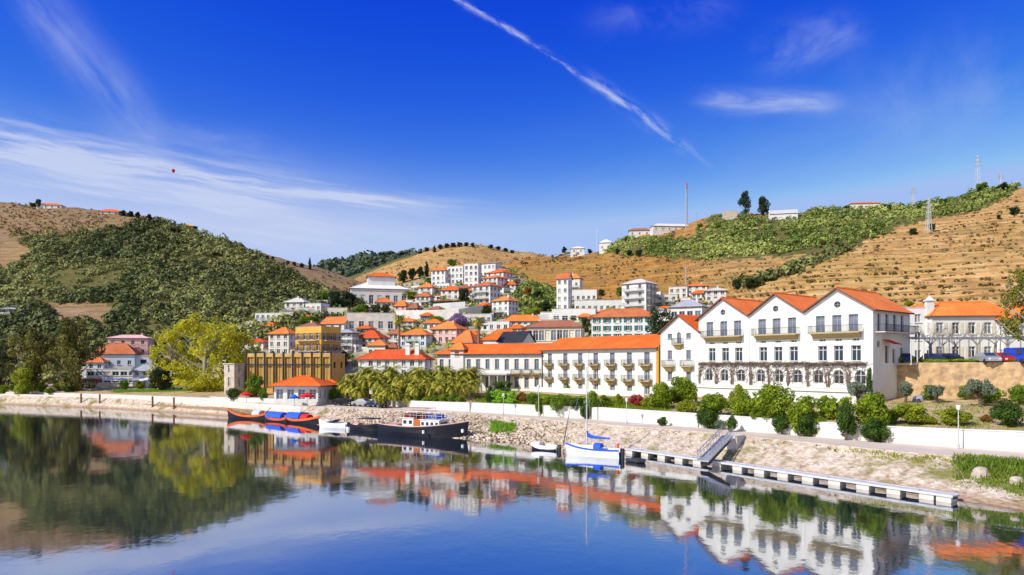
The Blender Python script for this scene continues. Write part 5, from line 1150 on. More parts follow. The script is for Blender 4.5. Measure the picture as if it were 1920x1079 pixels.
def pergola():
    Y = 94; x0, x1 = wx(1685, Y), wx(1990, Y); r = thing('pergola', 'long dark metal trellis on slim posts in front of the white terrace houses', 'pergola', (x0, Y, 10.4)); W = x1 - x0
    m = MB(); m.box(0, W, -.06, .06, 3.45, 3.65); m.box(0, W, 2.2, 2.32, 3.45, 3.65); n = 34
    for i in range(n): x = W * i / n; m.box(x, x + .05, -.3, 2.5, 3.66, 3.72)
    m.obj('beam', GREY, r); q = MB(); q.box(-.05, .05, -.05, .05, 0, 3.45); me = q.mesh('post', GREY)
    for i in range(9):
        for y in (0, 2.26): mk('post', me, r, (W * i / 8, y, 0))
pergola()
# trunks of bare pollard trees in front of the terrace houses come with the vegetation
# masts and pylons
def mast(label, px, base, topy, name='radio_mast'):
    Y = solve(px, base); z = zfull(px, Y); h = wz(topy, Y) - z + 1; r = thing(name, label, 'mast', (wx(px, Y), Y, z - 1)); w = .9
    m = MB()
    for k in range(3):
        a = 6.2832 * k / 3; m.tube([(w * math.cos(a), w * math.sin(a), 0), (w * .5 * math.cos(a), w * .5 * math.sin(a), h)], .14, 4)
    n = int(h / 1.8)
    for i in range(n):
        z0, z1 = h * i / n, h * (i + 1) / n
        for k in range(3):
            a, b = 6.2832 * k / 3, 6.2832 * (k + 1) / 3; s0, s1 = w * (1 - .5 * i / n), w * (1 - .5 * (i + 1) / n)
            m.tube([(s0 * math.cos(a), s0 * math.sin(a), z0), (s1 * math.cos(b), s1 * math.sin(b), z1)], .07, 3)
    m.obj('lattice', pm('galvanised_steel', (.42, .40, .45), .1, 1, .5), r); m = MB(); m.tube([(0, 0, h * .9), (0, 0, h + 1)], .35, 8); m.obj('antenna', RED, r)
mast('tall lattice radio mast standing on the right ridge', 1287, 430, 346); 
def whip(label, px, base, topy, rad, mat_):
    Y = solve(px, base); z = zfull(px, Y); h = wz(topy, Y) - z; m = MB(); m.tube([(0, 0, -1), (0, 0, h)], [rad, rad * .6], 6); m.tube([(-.8, 0, h * .85), (.8, 0, h * .85)], rad * .6, 4)
    tag(m.obj('utility_pole', mat_, None, loc=(wx(px, Y), Y, z)), label, 'pole')
whip('thin pale pole in the brown vineyard above the hillside houses', 1286, 530, 498, .18, GREYW)
whip('white antenna pole beside the small peaked house on the right ridge', 1119, 466, 428, .15, BW)
whip('thin pole on the ridge just right of the tall mast', 1306, 420, 398, .15, GREY)
def pylon(label, px, base, topy, wdt, Yo=None):
    Y = Yo or solve(px, base); z = zfull(px, Y) ; h = wz(topy, Y) - z; r = thing('power_pylon', label, 'pylon', (wx(px, Y), Y, z)); w = wdt; m = MB()
    st = pm('pylon_steel', (.45, .47, .52), .1, 1, .5)
    for a in (-1, 1):
        for b in (-1, 1): m.tube([(a * w, b * w, -1), (a * .25, b * .25, h)], .11, 4)
    n = 9
    for i in range(n):
        s0 = w + (.25 - w) * i / n; s1 = w + (.25 - w) * (i + 1) / n
        for b in (-1, 1): m.tube([(-s0, b * s0, h * i / n), (s1, b * s1, h * (i + 1) / n)], .06, 3); m.tube([(s0, b * s0, h * i / n), (-s1, b * s1, h * (i + 1) / n)], .06, 3)
    m.obj('lattice', st, r)
    for k, q in enumerate((.72, .84, .95)): c = MB(); ww = w * (2.6 - k * .5); c.tube([(-ww, 0, h * q), (0, 0, h * q + .5), (ww, 0, h * q)], .09, 4); c.tube([(-ww, 0, h * q), (ww, 0, h * q)], .07, 4); c.obj('cross_arm', st, r)
pylon('pale power pylon standing in the brown field below the right ridge', 1741, 438, 372, 1.1)
pylon('faint tall pylon on the crest at the upper right', 1833, 362, 292, 1.3)
pylon('dark pylon at the far right of the crest', 1876, 356, 326, .9)
pylon('small distant pylon on the crest left of the pale field pylon', 1712, 390, 352, .8)
# wires
mb = MB()
def wire(a, b, sag): 
    a, b = Vector(a), Vector(b); mb.tube([a.lerp(b, i / 10) - Vector((0, 0, sag * 4 * (i / 10) * (1 - i / 10))) for i in range(11)], .05, 3)
# garden furniture: grey rock and urns
def rock(label, px, py, rx, h, mat_=None, name='boulder'):
    Y = solve(px, py); m = MB(); n = 9; V = []; fs = []
    for j in range(5):
        t = j / 4; rr = rx * math.cos(t * 1.35) 
        for i in range(n): a = 6.2832 * i / n; k = 1 + .22 * mnoise.noise(Vector((i * .9, j * 1.1, px * .1))); V.append((rr * k * math.cos(a), rr * k * .8 * math.sin(a), h * math.sin(t * 1.57) * (1 + .1 * k) - .1))
    for j in range(4):
        for i in range(n): fs.append((j * n + i, j * n + (i + 1) % n, (j + 1) * n + (i + 1) % n, (j + 1) * n + i))
    fs.append(tuple(4 * n + i for i in range(n))); m.add(V, fs); tag(m.obj(name, mat_ or pm('grey_boulder', (.34, .34, .38), .2, 1.5, .95, bmp=.05), None, loc=(wx(px, Y), Y, zfull(px, Y))), label, 'rock')
rock('grey blue boulder beside the first olive tree below the stone wall', 1722, 752, .9, .8)
rock('pale boulder on the grassy bank at the right edge of the water', 1838, 905, .8, 1.1, STONE2)
rock('pale boulder low on the grassy bank at the far right', 1906, 915, .7, .8, STONE2)
def people():
    pass
# ------------------------------------------------------------------ vegetation
def leaves(C, N, size, asp=1.0, jit=.7, seed=0):
    """C centres (n,3), N outward directions; returns verts, quads"""
    g = np.random.default_rng(seed); n = len(C)
    N = N / (np.linalg.norm(N, axis=1, keepdims=True) + 1e-6) + g.normal(0, jit, (n, 3)); N /= np.linalg.norm(N, axis=1, keepdims=True) + 1e-6
    T_ = np.cross(N, g.normal(0, 1, (n, 3))); T_ /= np.linalg.norm(T_, axis=1, keepdims=True) + 1e-6; B = np.cross(N, T_)
    s = (size * g.uniform(.6, 1.35, n))[:, None] if np.isscalar(size) else size[:, None]
    a = T_ * s * asp; b = B * s
    V = np.stack([C - a - b * .5, C + a * .3 - b, C + a + b * .4, C - a * .2 + b], 1).reshape(-1, 3)
    return V, np.arange(4 * n).reshape(n, 4)
def blob_points(blobs, n, seed=0, fill=.55):
    g = np.random.default_rng(seed); bl = np.array(blobs, float); vol = (bl[:, 3] * bl[:, 4] * bl[:, 5]) ** (2 / 3); k = g.choice(len(bl), n, p=vol / vol.sum())
    d = g.normal(0, 1, (n, 3)); d /= np.linalg.norm(d, axis=1, keepdims=True); r = g.uniform(fill, 1.0, n) ** .6
    rad = bl[k, 3:6]; C = bl[k, :3] + d * rad * r[:, None]; N = d / rad
    return C, N, k
CR = {}
def crown_mesh(kind, variant=0):
    """unit crown meshes: width about 2, standing on z=0"""
    key = (kind, variant)
    if key in CR: return CR[key]
    sd = hash_(kind) + variant * 13; g = np.random.default_rng(sd); bl = []
    if kind == 'bush':      # round citrus crown reaching down low
        for i in range(26):
            a = g.uniform(0, 6.28); rr = g.uniform(.1, .68); z = g.uniform(.3, 1.45); k = math.sqrt(max(.1, 1 - ((z - .85) / .85) ** 2)); bl.append((rr * k * math.cos(a), rr * k * math.sin(a), z, *(g.uniform(.26, .42, 3))))
        n, sz = 5200, .044
    elif kind == 'round':   # tree crown
        for i in range(30):
            a = g.uniform(0, 6.28); rr = g.uniform(.1, .72); z = g.uniform(.35, 1.7); k = math.sqrt(max(.12, 1 - ((z - 1.05) / .95) ** 2)); bl.append((rr * k * math.cos(a), rr * k * math.sin(a), z, *(g.uniform(.2, .38, 3))))
        n, sz = 5200, .045
    elif kind == 'airy':    # loose tall crown of a willow or poplar in new leaf
        for i in range(95):
            a = g.uniform(0, 6.28); z = g.uniform(.05, 2.0); k = math.sqrt(max(.05, 1 - ((z - .95) / 1.12) ** 2)); rr = g.uniform(.1, 1.0) ** .6 * .95; bl.append((rr * k * math.cos(a), rr * k * math.sin(a), z, *(g.uniform(.09, .2, 3))))
        n, sz = 7500, .026
    elif kind == 'dark':    # heavy ragged crown, eucalyptus like
        for i in range(48):
            a = g.uniform(0, 6.28); z = g.uniform(.15, 2.0); k = math.sqrt(max(.1, 1 - ((z - 1.0) / 1.1) ** 2)); rr = g.uniform(.05, .95); bl.append((rr * k * math.cos(a), rr * k * math.sin(a), z, *(g.uniform(.14, .3, 3))))
        n, sz = 6000, .035
    elif kind == 'olive':
        for i in range(24):
            a = g.uniform(0, 6.28); rr = g.uniform(.1, .75); z = g.uniform(.75, 1.35) + .1 * (1 - rr); bl.append((rr * math.cos(a), rr * math.sin(a), z, *(g.uniform(.18, .32, 3))))
        n, sz = 2600, .045
    elif kind == 'cypress':
        for i in range(24):
            z = .1 + i * .12; r_ = .32 * math.sin(min(1, (3.1 - z) / 1.9) * 1.5); bl.append((g.normal(0, .06), g.normal(0, .06), z, r_ * .9, r_ * .9, .25))
        n, sz = 1500, .055
    elif kind == 'box':     # clipped hedge block, unit 2 x 2 x 1
        for i in range(60): bl.append((g.uniform(-.85, .85), g.uniform(-.8, .8), g.uniform(.1, .9), .2, .2, .12))
        n, sz = 2600, .055
    C, N, k = blob_points(bl, n, sd, .5); V, Q = leaves(C, N, sz, seed=sd)
    bv = g.uniform(0, 1, len(bl)); var = np.clip(.55 * bv[k] + .45 * g.uniform(0, 1, n), 0, 1).repeat(4)
    CR[key] = (V, Q, var); return CR[key]
def hash_(s): return sum(ord(c) * (i + 3) for i, c in enumerate(s)) % 9973
LM = {}
LEAF = {
    'citrus': leafmat('citrus_leaves', (.05, .12, .005), (.36, .44, .02)),
    'olive': leafmat('olive_leaves', (.10, .14, .08), (.27, .32, .22)),
    'dark': leafmat('dark_leaves', (.022, .035, .010), (.10, .12, .035)),
    'brown': leafmat('dark_brownish_leaves', (.04, .045, .008), (.27, .25, .05)),
    'yellow': leafmat('yellow_green_leaves', (.28, .28, .012), (.78, .72, .05), .4),
    'palm': leafmat('palm_leaves', (.045, .075, .006), (.62, .56, .06), .12),
    'green': leafmat('fresh_green_leaves', (.07, .14, .008), (.22, .34, .025)),
    'bright': leafmat('bright_hedge_leaves', (.14, .30, .012), (.26, .48, .03)),
    'lime': leafmat('lime_leaves', (.16, .22, .012), (.42, .45, .03)),
    'red': leafmat('red_blossom', (.35, .03, .03), (.6, .12, .10)),
    'purple': leafmat('purple_blossom', (.22, .14, .30), (.42, .30, .50)),
    'ivy': leafmat('ivy_leaves', (.025, .06, .010), (.10, .18, .02)),
    'rust': leafmat('rusty_leaves', (.22, .09, .02), (.40, .22, .05)),
    'conifer': leafmat('conifer_leaves', (.012, .030, .012), (.05, .085, .03)),
}
def crown_data(kind, col, variant):
    k = (kind, col, variant)
    if k not in LM: V, Q, var = crown_mesh(kind, variant); LM[k] = npmesh('crown', V, Q, LEAF[col], var)
    return LM[k]
TR = {}
def trunk_data(kind, variant):
    k = (kind, variant)
    if k in TR: return TR[k]
    g = random.Random(variant * 7 + 3); m = MB()
    if kind in ('bush', 'box'): m.tube([(0, 0, -.3), (0.02, 0, .3), (0, .03, .8)], [.09, .07, .04], 6)
    elif kind == 'cypress': m.tube([(0, 0, -.3), (0, 0, 2.6)], [.07, .02], 6)
    elif kind == 'olive':
        m.tube([(0, 0, -.25), (.05, 0, .2), (-.02, .03, .55)], [.15, .11, .09], 8)
        for i in range(6): a = i * 1.05 + g.random(); m.tube([(-.02, .03, .5), (.25 * math.cos(a), .25 * math.sin(a), .8), (.55 * math.cos(a), .55 * math.sin(a), 1.1)], [.07, .045, .015], 5)
    else:
        top = {'round': 1.3, 'airy': 1.6, 'dark': 1.6}[kind]
        m.tube([(0, 0, -.4), (.02, 0, .25), (-.03, .02, .8), (.03, 0, top)], [.09, .065, .05, .015], 8)
        for i in range(13):
            z = .3 + i * (top - .35) / 13; a = i * 2.4 + g.random(); l = g.uniform(.5, .8) * (1.15 - z / top * .5)
            m.tube([(0, 0, z), (l * .5 * math.cos(a), l * .5 * math.sin(a), z + .2), (l * math.cos(a), l * math.sin(a), z + .5)], [.03, .02, .006], 5)
    TR[k] = m.mesh('trunk', PALEBARK if kind in ('airy',) else BARK); return TR[k]
vcount = 0
HT = {'bush': 1.8, 'round': 2.0, 'airy': 2.15, 'dark': 2.2, 'olive': 1.6, 'cypress': 3.0, 'box': 1.0}
def tree(label, px, base, hpx, wpx, kind='round', col='green', Y=None, name=None, cat='tree', group=None, lift=0.0, variant=None):
    """hpx and wpx are the height and width the tree shows in the photograph"""
    global vcount; vcount += 1; v = (vcount % 3) if variant is None else variant
    Y = Y or solve(px, base); s = F / Y; z = zfull(px, Y); h = (wz(base - hpx, Y) - z); w = wpx / s / 2
    if h < .3: h = hpx / s
    if base < 700: h = min(h, 1.35 * hpx / s)
    r = thing(name or {'bush': 'round_bush', 'box': 'hedge', 'olive': 'olive_tree', 'cypress': 'cypress_tree'}.get(kind, 'tree'), label, cat, (wx(px, Y), Y, z), vcount * 1.7 if kind != 'box' else 0, group)
    k = h / HT[kind]; wk = w / {'cypress': .36}.get(kind, 1.0); wy = wk
    if kind == 'box':
        wy = min(wk, max(.7, h * .45)); q = 3 if Y < 125 or px < 900 else 5
        a_, b_ = stations(np.float64(px - 12)), stations(np.float64(px + 12)); dy = float(b_[0][q] - a_[0][q]); dxx = wx(px + 12, float(b_[0][q])) - wx(px - 12, float(a_[0][q])); r.rotation_euler = (0, 0, math.atan2(dy, dxx) if base > 650 else 0)
    if kind == 'bush' and col in ('citrus', 'lime', 'ivy', 'green') and base > 735 and px > 880: wk *= 1.22; wy *= 1.22; k *= 1.14
    c = mk('crown', crown_data(kind, col, v), r, (0, 0, lift * h)); c.scale = (wk, wy, k * (1 - lift))
    t = mk('trunk', trunk_data(kind, v), r); t.scale = ((wk + k) / 2 if kind != 'cypress' else wk, (wk + k) / 2 if kind != 'cypress' else wk, k)
    return r
LEAF['edge'] = leafmat('edge_tree_leaves', (.05, .07, .008), (.34, .33, .04), .3)
# garden trees and shrubs along the white wall, left to right
T_ = tree
for a in [
    (1241, 768, 48, 46, 'bush', 'citrus', 'round dark green orange tree before the narrow gabled house, left of a pair'),
    (1281, 762, 52, 58, 'bush', 'citrus', 'round orange tree before the narrow gabled house, right of a pair'),
    (1288, 776, 26, 40, 'bush', 'lime', 'low yellowish shrub under the pair of round orange trees'),
    (1340, 782, 42, 56, 'bush', 'citrus', 'broad orange tree left of the first bushes before the tall hotel'),
    (1384, 770, 46, 34, 'bush', 'lime', 'yellow tipped tree standing behind the second broad orange tree'),
    (1393, 783, 42, 54, 'bush', 'citrus', 'broad orange tree under the left gable of the tall hotel'),
    (1452, 804, 80, 68, 'bush', 'citrus', 'largest tall orange tree under the middle gable of the tall hotel'),
    (1505, 815, 68, 56, 'bush', 'citrus', 'round orange tree hanging over the wall right of the largest one'),
    (1563, 788, 44, 66, 'box', 'citrus', 'square clipped orange hedge under the right gable of the tall hotel'),
    (1586, 826, 70, 34, 'bush', 'ivy', 'dark column of ivy hanging down the white wall beside the clipped hedge'),
    (1634, 806, 66, 62, 'bush', 'citrus', 'tall green shrub at the right corner of the tall hotel overhanging the wall'),
    (1640, 829, 44, 50, 'bush', 'ivy', 'trailing ivy on the wall below the tall green corner shrub'),
    (1703, 795, 36, 64, 'bush', 'lime', 'bright yellow green shrub row right of the corner shrub above the wall'),
    (1788, 797, 30, 62, 'bush', 'lime', 'bright yellow green shrub beside the white lamp post'),
    (1890, 800, 50, 54, 'bush', 'ivy', 'dark bush with orange flowers at the right end of the garden'),
    (1912, 760, 36, 36, 'bush', 'green', 'fresh green bush at the right edge below the stone wall'),
    (1745, 752, 28, 30, 'bush', 'green', 'green bush just left of the small olive tree'),
    (1856, 756, 36, 44, 'bush', 'green', 'green bush behind the right side of the large olive tree'),
    (1811, 750, 26, 26, 'bush', 'green', 'green bush behind the left side of the large olive tree'),
    (1328, 804, 46, 44, 'bush', 'ivy', 'dark shrub hanging over the wall below the broad orange tree'),
    (1372, 810, 30, 20, 'bush', 'ivy', 'narrow weed bush growing at the wall foot, right one of two'),
    (1350, 806, 20, 24, 'bush', 'olive', 'greyish weed bush growing at the wall foot, left one of two'),
    (1242, 799, 16, 20, 'bush', 'ivy', 'small round bush at the foot of the clean white wall'),
    (1110, 784, 46, 26, 'bush', 'green', 'upright shrub overhanging the wall end right of the sailboat mast'),
    (1052, 780, 38, 44, 'bush', 'green', 'mid green shrub over the wall behind the sailboat'),
    (1083, 782, 34, 30, 'bush', 'ivy', 'darker shrub over the wall between two lighter ones'),
    (1012, 780, 34, 18, 'bush', 'green', 'narrow shrub over the wall right of the hedge'),
    (1192, 764, 26, 36, 'bush', 'red', 'shrub with red blossom below the right end of the long hotel'),
    (1160, 762, 22, 18, 'bush', 'lime', 'small yellow green shrub left of the red blossom shrub'),
    (980, 757, 24, 30, 'bush', 'rust', 'rusty brown shrub between the bright hedge and the long hotel'),
    (1110, 756, 22, 20, 'bush', 'lime', 'little tree before the lowest balconies of the long hotel'),
    (1066, 735, 16, 14, 'bush', 'green', 'potted green shrub on the terrace of the long hotel'),
    (920, 757, 32, 20, 'bush', 'ivy', 'dark green bush at the left end of the bright hedge'),
    (628, 756, 30, 26, 'bush', 'green', 'dark round shrub right of the pink flowers by the pavilion annex'),
    (608, 757, 26, 26, 'bush', 'red', 'pink flowering bush before the pavilion annex'),
    (533, 757, 28, 14, 'bush', 'ivy', 'narrow dark bush before the wall of the garden pavilion'),
    (438, 752, 26, 30, 'bush', 'ivy', 'round dark bush between the white wall pieces at the left'),
    (494, 752, 26, 20, 'bush', 'green', 'green bush behind the first red parasol'),
    (470, 745, 26, 40, 'bush', 'citrus', 'leafy shrub against the left end of the ochre building'),
    (1466, 815, 38, 36, 'bush', 'ivy', 'dark foliage tumbling down the wall below the largest orange tree'),
    (1512, 820, 46, 44, 'bush', 'ivy', 'dark foliage down the wall below the round hanging orange tree'),
    (1098, 786, 30, 22, 'bush', 'ivy', 'dark foliage on the wall just behind the sailboat mast'),
    (1030, 768, 24, 26, 'bush', 'citrus', 'leafy shrub beside the lamp post before the long hotel'),
    (1132, 764, 22, 26, 'bush', 'citrus', 'leafy shrub left of the small yellow green one before the long hotel'),
    (1215, 766, 20, 26, 'bush', 'lime', 'pale green shrub just left of the pair of round orange trees'),
    (998, 762, 24, 22, 'bush', 'green', 'green shrub right of the rusty brown one'),
    (1420, 792, 26, 30, 'bush', 'citrus', 'low orange bush filling the gap left of the largest orange tree'),
    (1536, 800, 22, 26, 'bush', 'citrus', 'small orange bush between the hanging one and the clipped hedge'),
    (1670, 796, 26, 30, 'bush', 'green', 'leafy bush between the corner shrub and the bright yellow green row'),
    (1742, 797, 16, 30, 'bush', 'lime', 'low yellowish bush left of the white lamp post shrub'),
    (1850, 792, 16, 26, 'bush', 'rust', 'low rusty plant on the dry garden at the right'),
    (1660, 745, 14, 22, 'bush', 'citrus', 'small green plant at the foot of the pale wall return'),
    (410, 728, 20, 30, 'bush', 'green', 'green shrub below the right side of the big yellow green tree'),
]:
    px, b, h, w, kind, col, lab = a; tree(lab, px, b, h, w, kind, col, cat='shrub' if kind == 'bush' else 'hedge', name=None if kind == 'box' else ('orange_tree' if 'orange tree' in lab else 'shrub'), Y=float(stations(np.float64(px))[0][3]) - .55 if 'down the wall' in lab or 'trailing ivy' in lab or 'dark foliage' in lab else None)
tree('bright green clipped hedge on the lawn right of the palms', 945, 758, 26, 62, 'box', 'bright', cat='hedge')
tree('long low green hedge before the terrace of the long hotel', 1075, 757, 16, 210, 'box', 'citrus', cat='hedge')
tree('dark clipped hedge against the entrance of the left hotel wing', 940, 735, 20, 44, 'box', 'ivy', cat='hedge', Y=139)
tree('yellow green hedge along the top of the rubble wall beside the tall hotel', 1690, 683, 14, 56, 'box', 'lime', cat='hedge', Y=92.6)
tree('low dark green hedge along the top of the rubble wall in front of the cars', 1830, 683, 10, 210, 'box', 'citrus', cat='hedge', Y=88.5)
tree('green ivy patch climbing the right corner of the tall hotel', 1630, 727, 42, 14, 'bush', 'ivy', cat='ivy', name='ivy', Y=float(hotel_pt(1630).y) - .9)
for a in [(1610, 762, 46, 44, 'small olive tree in front of the right corner of the tall hotel'), (1699, 757, 42, 36, 'small olive tree left of the grey boulder'), (1755, 757, 34, 34, 'smallest olive tree between the boulder and the large olive'), (1838, 764, 52, 58, 'large grey green olive tree below the rubble wall')]:
    px, b, h, w, lab = a; tree(lab, px, b, h, w, 'olive', 'olive', cat='olive tree')
# big trees
tree('dark brownish green tree, left of the tall pair on the left bank', 62, 736, 126, 92, 'dark', 'brown', Y=183)
tree('dark brownish green tree, right of the tall pair on the left bank', 136, 736, 140, 96, 'dark', 'brown', Y=180)
tree('bright lime green small tree at the foot of the dark pair', 42, 736, 48, 46, 'round', 'lime', Y=176)
tree('dark tree at the far left edge behind the quay', 2, 736, 90, 60, 'dark', 'dark', Y=190)
tree('very wide yellow green tree in new leaf left of the ochre building', 385, 732, 148, 150, 'airy', 'yellow', Y=170, variant=0)
tree('yellow green tree joined to the left side of the widest one', 322, 734, 118, 92, 'airy', 'yellow', Y=178, variant=1)
tree('lower yellow green tree joined to the right side of the widest one', 448, 722, 100, 92, 'airy', 'yellow', Y=176, variant=2)
tree('dark green tree under the left side of the yellow green trees', 300, 730, 42, 50, 'round', 'dark', Y=174)
tree('dark green trees above the pale blue house on the left bank, left one', 208, 690, 24, 34, 'round', 'dark', Y=196)
tree('dark green trees above the pale blue house on the left bank, right one', 250, 690, 24, 34, 'round', 'dark', Y=196)
tree('olive coloured tree with drooping twigs in front of the ochre building', 480, 740, 40, 40, 'round', 'green', Y=150)
tree('large dark green conifer like tree left of the narrow gabled house', 1240, 640, 66, 56, 'dark', 'conifer', Y=150)
tree('half bare tree with yellow leaves at the right edge above the terrace houses', 1925, 690, 190, 90, 'airy', 'edge', Y=86, variant=1, lift=.25)
tree('dark pine left of two standing alone on the right ridge', 1397, 404, 46, 28, 'dark', 'conifer')
tree('dark round pine right of two standing alone on the right ridge', 1432, 406, 38, 28, 'round', 'conifer')
tree('dark cypress on the saddle of the brown hill behind the left slope', 581, 500, 18, 7, 'cypress', 'conifer', Y=600)
tree('dark cypress on the crest of the far brown hill', 815, 472, 12, 7, 'cypress', 'conifer', Y=880)
for a in [(72, 389, 18, 12, 'dark tree on the left ridge just left of the white red roofed house'), (62, 388, 10, 14, 'low dark tree at the far left of the ridge'), (230, 404, 12, 16, 'dark tree right of the orange roofed house on the left ridge'), (244, 406, 12, 16, 'green tree second right of the orange roofed house on the left ridge'), (258, 409, 14, 12, 'dark pointed tree third right of the orange roofed house on the left ridge'), (280, 413, 14, 12, 'lone dark tree where the left ridge starts to fall'), (366, 432, 10, 12, 'dark tree beside the small yellow house')]:
    px, b, h, w, lab = a; tree(lab, px, b + 2, h, w, 'round', 'conifer')
for i, (px, b, h, w) in enumerate([(500, 478, 6, 12), (512, 480, 8, 8), (540, 490, 6, 8), (552, 493, 7, 10), (566, 497, 8, 12), (486, 476, 6, 12)]):
    tree('small dark tree on the skyline of the brown hill behind the left slope', px, b + 4, h, w, 'round', 'conifer', Y=600, group='dark trees on the skyline of the brown hill')
for i, (px, b, w) in enumerate([(826, 461, 14), (838, 459, 14), (850, 458, 14), (862, 457, 14), (874, 457, 12), (886, 458, 10), (800, 468, 12), (788, 474, 12), (920, 462, 14), (934, 465, 14), (948, 468, 12), (960, 472, 10)]):
    tree('small dark tree on the crest of the far brown hill', px, b + 5, 8, w, 'round', 'conifer', Y=900, group='dark trees on the crest of the far brown hill')
# ridge bushes right
for px, b, h, w, lab in [(1712, 444, 16, 18, 'dark bush beside the pale field pylon, lower left one'), (1748, 434, 16, 16, 'dark bush right of the pale field pylon'), (1902, 406, 18, 22, 'round dark tree in the brown field at the far right'), (1873, 412, 9, 10, 'small dark bush left of the round tree in the brown field'),
                         (1058, 474, 12, 12, 'dark tree left of the small white building at the start of the right ridge'), (1106, 476, 9, 12, 'dark bush between the two small white ridge houses'), (1158, 478, 12, 12, 'dark round bush below the peaked white ridge house, left one'), (1180, 482, 14, 14, 'dark round bush below the ruin buildings on the ridge'), (1198, 482, 14, 16, 'dark round bush right of the one below the ridge ruins'),
                         (1346, 432, 16, 18, 'round green tree below the stone block on the ridge'), (1312, 430, 12, 14, 'round green tree right of the tall mast foot'), (1412, 432, 12, 16, 'dark bush under the two ridge pines'), (1840, 364, 22, 30, 'bright green tree clump on the crest left of the last pylon'), (1882, 358, 16, 22, 'dark green tree clump below the last pylon'),
                         (1536, 402, 9, 14, 'small brownish tree on the crest right of the farmhouse'), (1588, 396, 10, 16, 'dark tree left of the pale ridge farm building'), (1662, 394, 11, 22, 'dark tree right of the pale ridge farm building'), (1690, 393, 10, 16, 'bushy tree on the crest further right of the farm building'), (1724, 392, 9, 14, 'bushy tree on the crest near the field pylon top'), (1768, 384, 11, 20, 'green bush on the crest right of the field pylon')]:
    tree(lab, px, b, h, w, 'round', 'conifer' if 'dark' in lab else 'green')
# town trees
for px, b, h, w, kd, col, lab in [
    (630, 588, 44, 36, 'round', 'conifer', 'dark tree group left below the large white hall, left crown'), (655, 584, 38, 34, 'round', 'conifer', 'dark tree group left below the large white hall, right crown'),
    (606, 570, 26, 22, 'round', 'green', 'green tree at the foot of the scrubby hill left of the hall'), (680, 592, 22, 30, 'round', 'green', 'green shrub under the arches of the large hall'),
    (704, 596, 26, 26, 'round', 'dark', 'dark tree under the tiny orange hut'), (722, 594, 24, 22, 'round', 'dark', 'dark tree right of the one under the tiny orange hut'),
    (755, 530, 24, 24, 'round', 'conifer', 'dark tree in the row left of the hilltop blocks, first'), (772, 526, 24, 22, 'round', 'conifer', 'dark tree in the row left of the hilltop blocks, second'), (788, 522, 22, 20, 'round', 'conifer', 'dark tree in the row left of the hilltop blocks, third'), (800, 518, 28, 10, 'cypress', 'conifer', 'slim dark tree just left of the hilltop blocks'),
    (803, 536, 16, 14, 'round', 'green', 'round green tree at the foot of the hilltop blocks'), (848, 500, 14, 24, 'round', 'green', 'green trees showing over the hilltop blocks'),
    (870, 568, 28, 28, 'round', 'dark', 'dark tree between the long roofed house and the balcony house'), (768, 562, 16, 44, 'round', 'lime', 'yellow green slope bush left of the paired small houses'),
    (838, 578, 14, 70, 'box', 'dark', 'dark hedge running below the long orange roofed house'), (860, 612, 26, 46, 'bush', 'purple', 'purple blossoming tree behind the white parapet in mid town'),
    (818, 606, 14, 34, 'bush', 'lime', 'yellow green bush left of the purple tree'), (912, 598, 28, 22, 'round', 'dark', 'dark tree left of the lowest terrace house'),
    (580, 618, 26, 50, 'round', 'green', 'green tree crowning the roof line of the yellow house'), (690, 650, 24, 40, 'round', 'citrus', 'green tree behind the little low orange roofed house'),
    (640, 690, 34, 34, 'round', 'dark', 'dark tree right of the yellow house foot'), (826, 640, 16, 60, 'box', 'citrus', 'green hedge below the pink villa'),
    (1000, 600, 24, 50, 'round', 'lime', 'yellowish scrub tree on the slope right of the lowest terrace house'), (1022, 588, 26, 34, 'round', 'dark', 'dark scrub tree on the slope left of the slim tower'), (988, 560, 22, 26, 'round', 'rust', 'dry ochre scrub on the slope right of the balcony terraces'), (1008, 566, 22, 26, 'round', 'dark', 'dark scrub on the slope above the market hall'),
    (1095, 592, 16, 12, 'cypress', 'citrus', 'small pointed tree on the terrace of the long flat white house'), (1150, 580, 10, 34, 'box', 'bright', 'strip of bright garden before the long flat white house'), (1162, 556, 18, 18, 'round', 'green', 'green tree just left of the square apartment tower'), (1128, 556, 14, 16, 'round', 'dark', 'small dark tree behind the strip windowed wing'),
    (1098, 625, 30, 22, 'round', 'dark', 'dark tree between the market hall and the teal shuttered block'), (1382, 545, 22, 24, 'round', 'conifer', 'dark tree at the start of the hedge line above the tall hotel'), (1410, 538, 16, 34, 'round', 'dark', 'dark trees along the hedge line above the tall hotel'),
    (1705, 575, 12, 22, 'bush', 'lime', 'yellow shrub behind the roof of the annex, left one'), (1740, 572, 12, 22, 'bush', 'lime', 'yellow shrub behind the roof of the annex, right one'),
    (640, 745, 36, 26, 'round', 'citrus', 'round green tree at the left edge of the palm garden')]:
    tree(lab, px, b, h, w, kd, col, cat='hedge' if kd == 'box' else 'tree', name='flowering_tree' if col == 'purple' else None, Y=138 if 'palm garden' in lab else None)
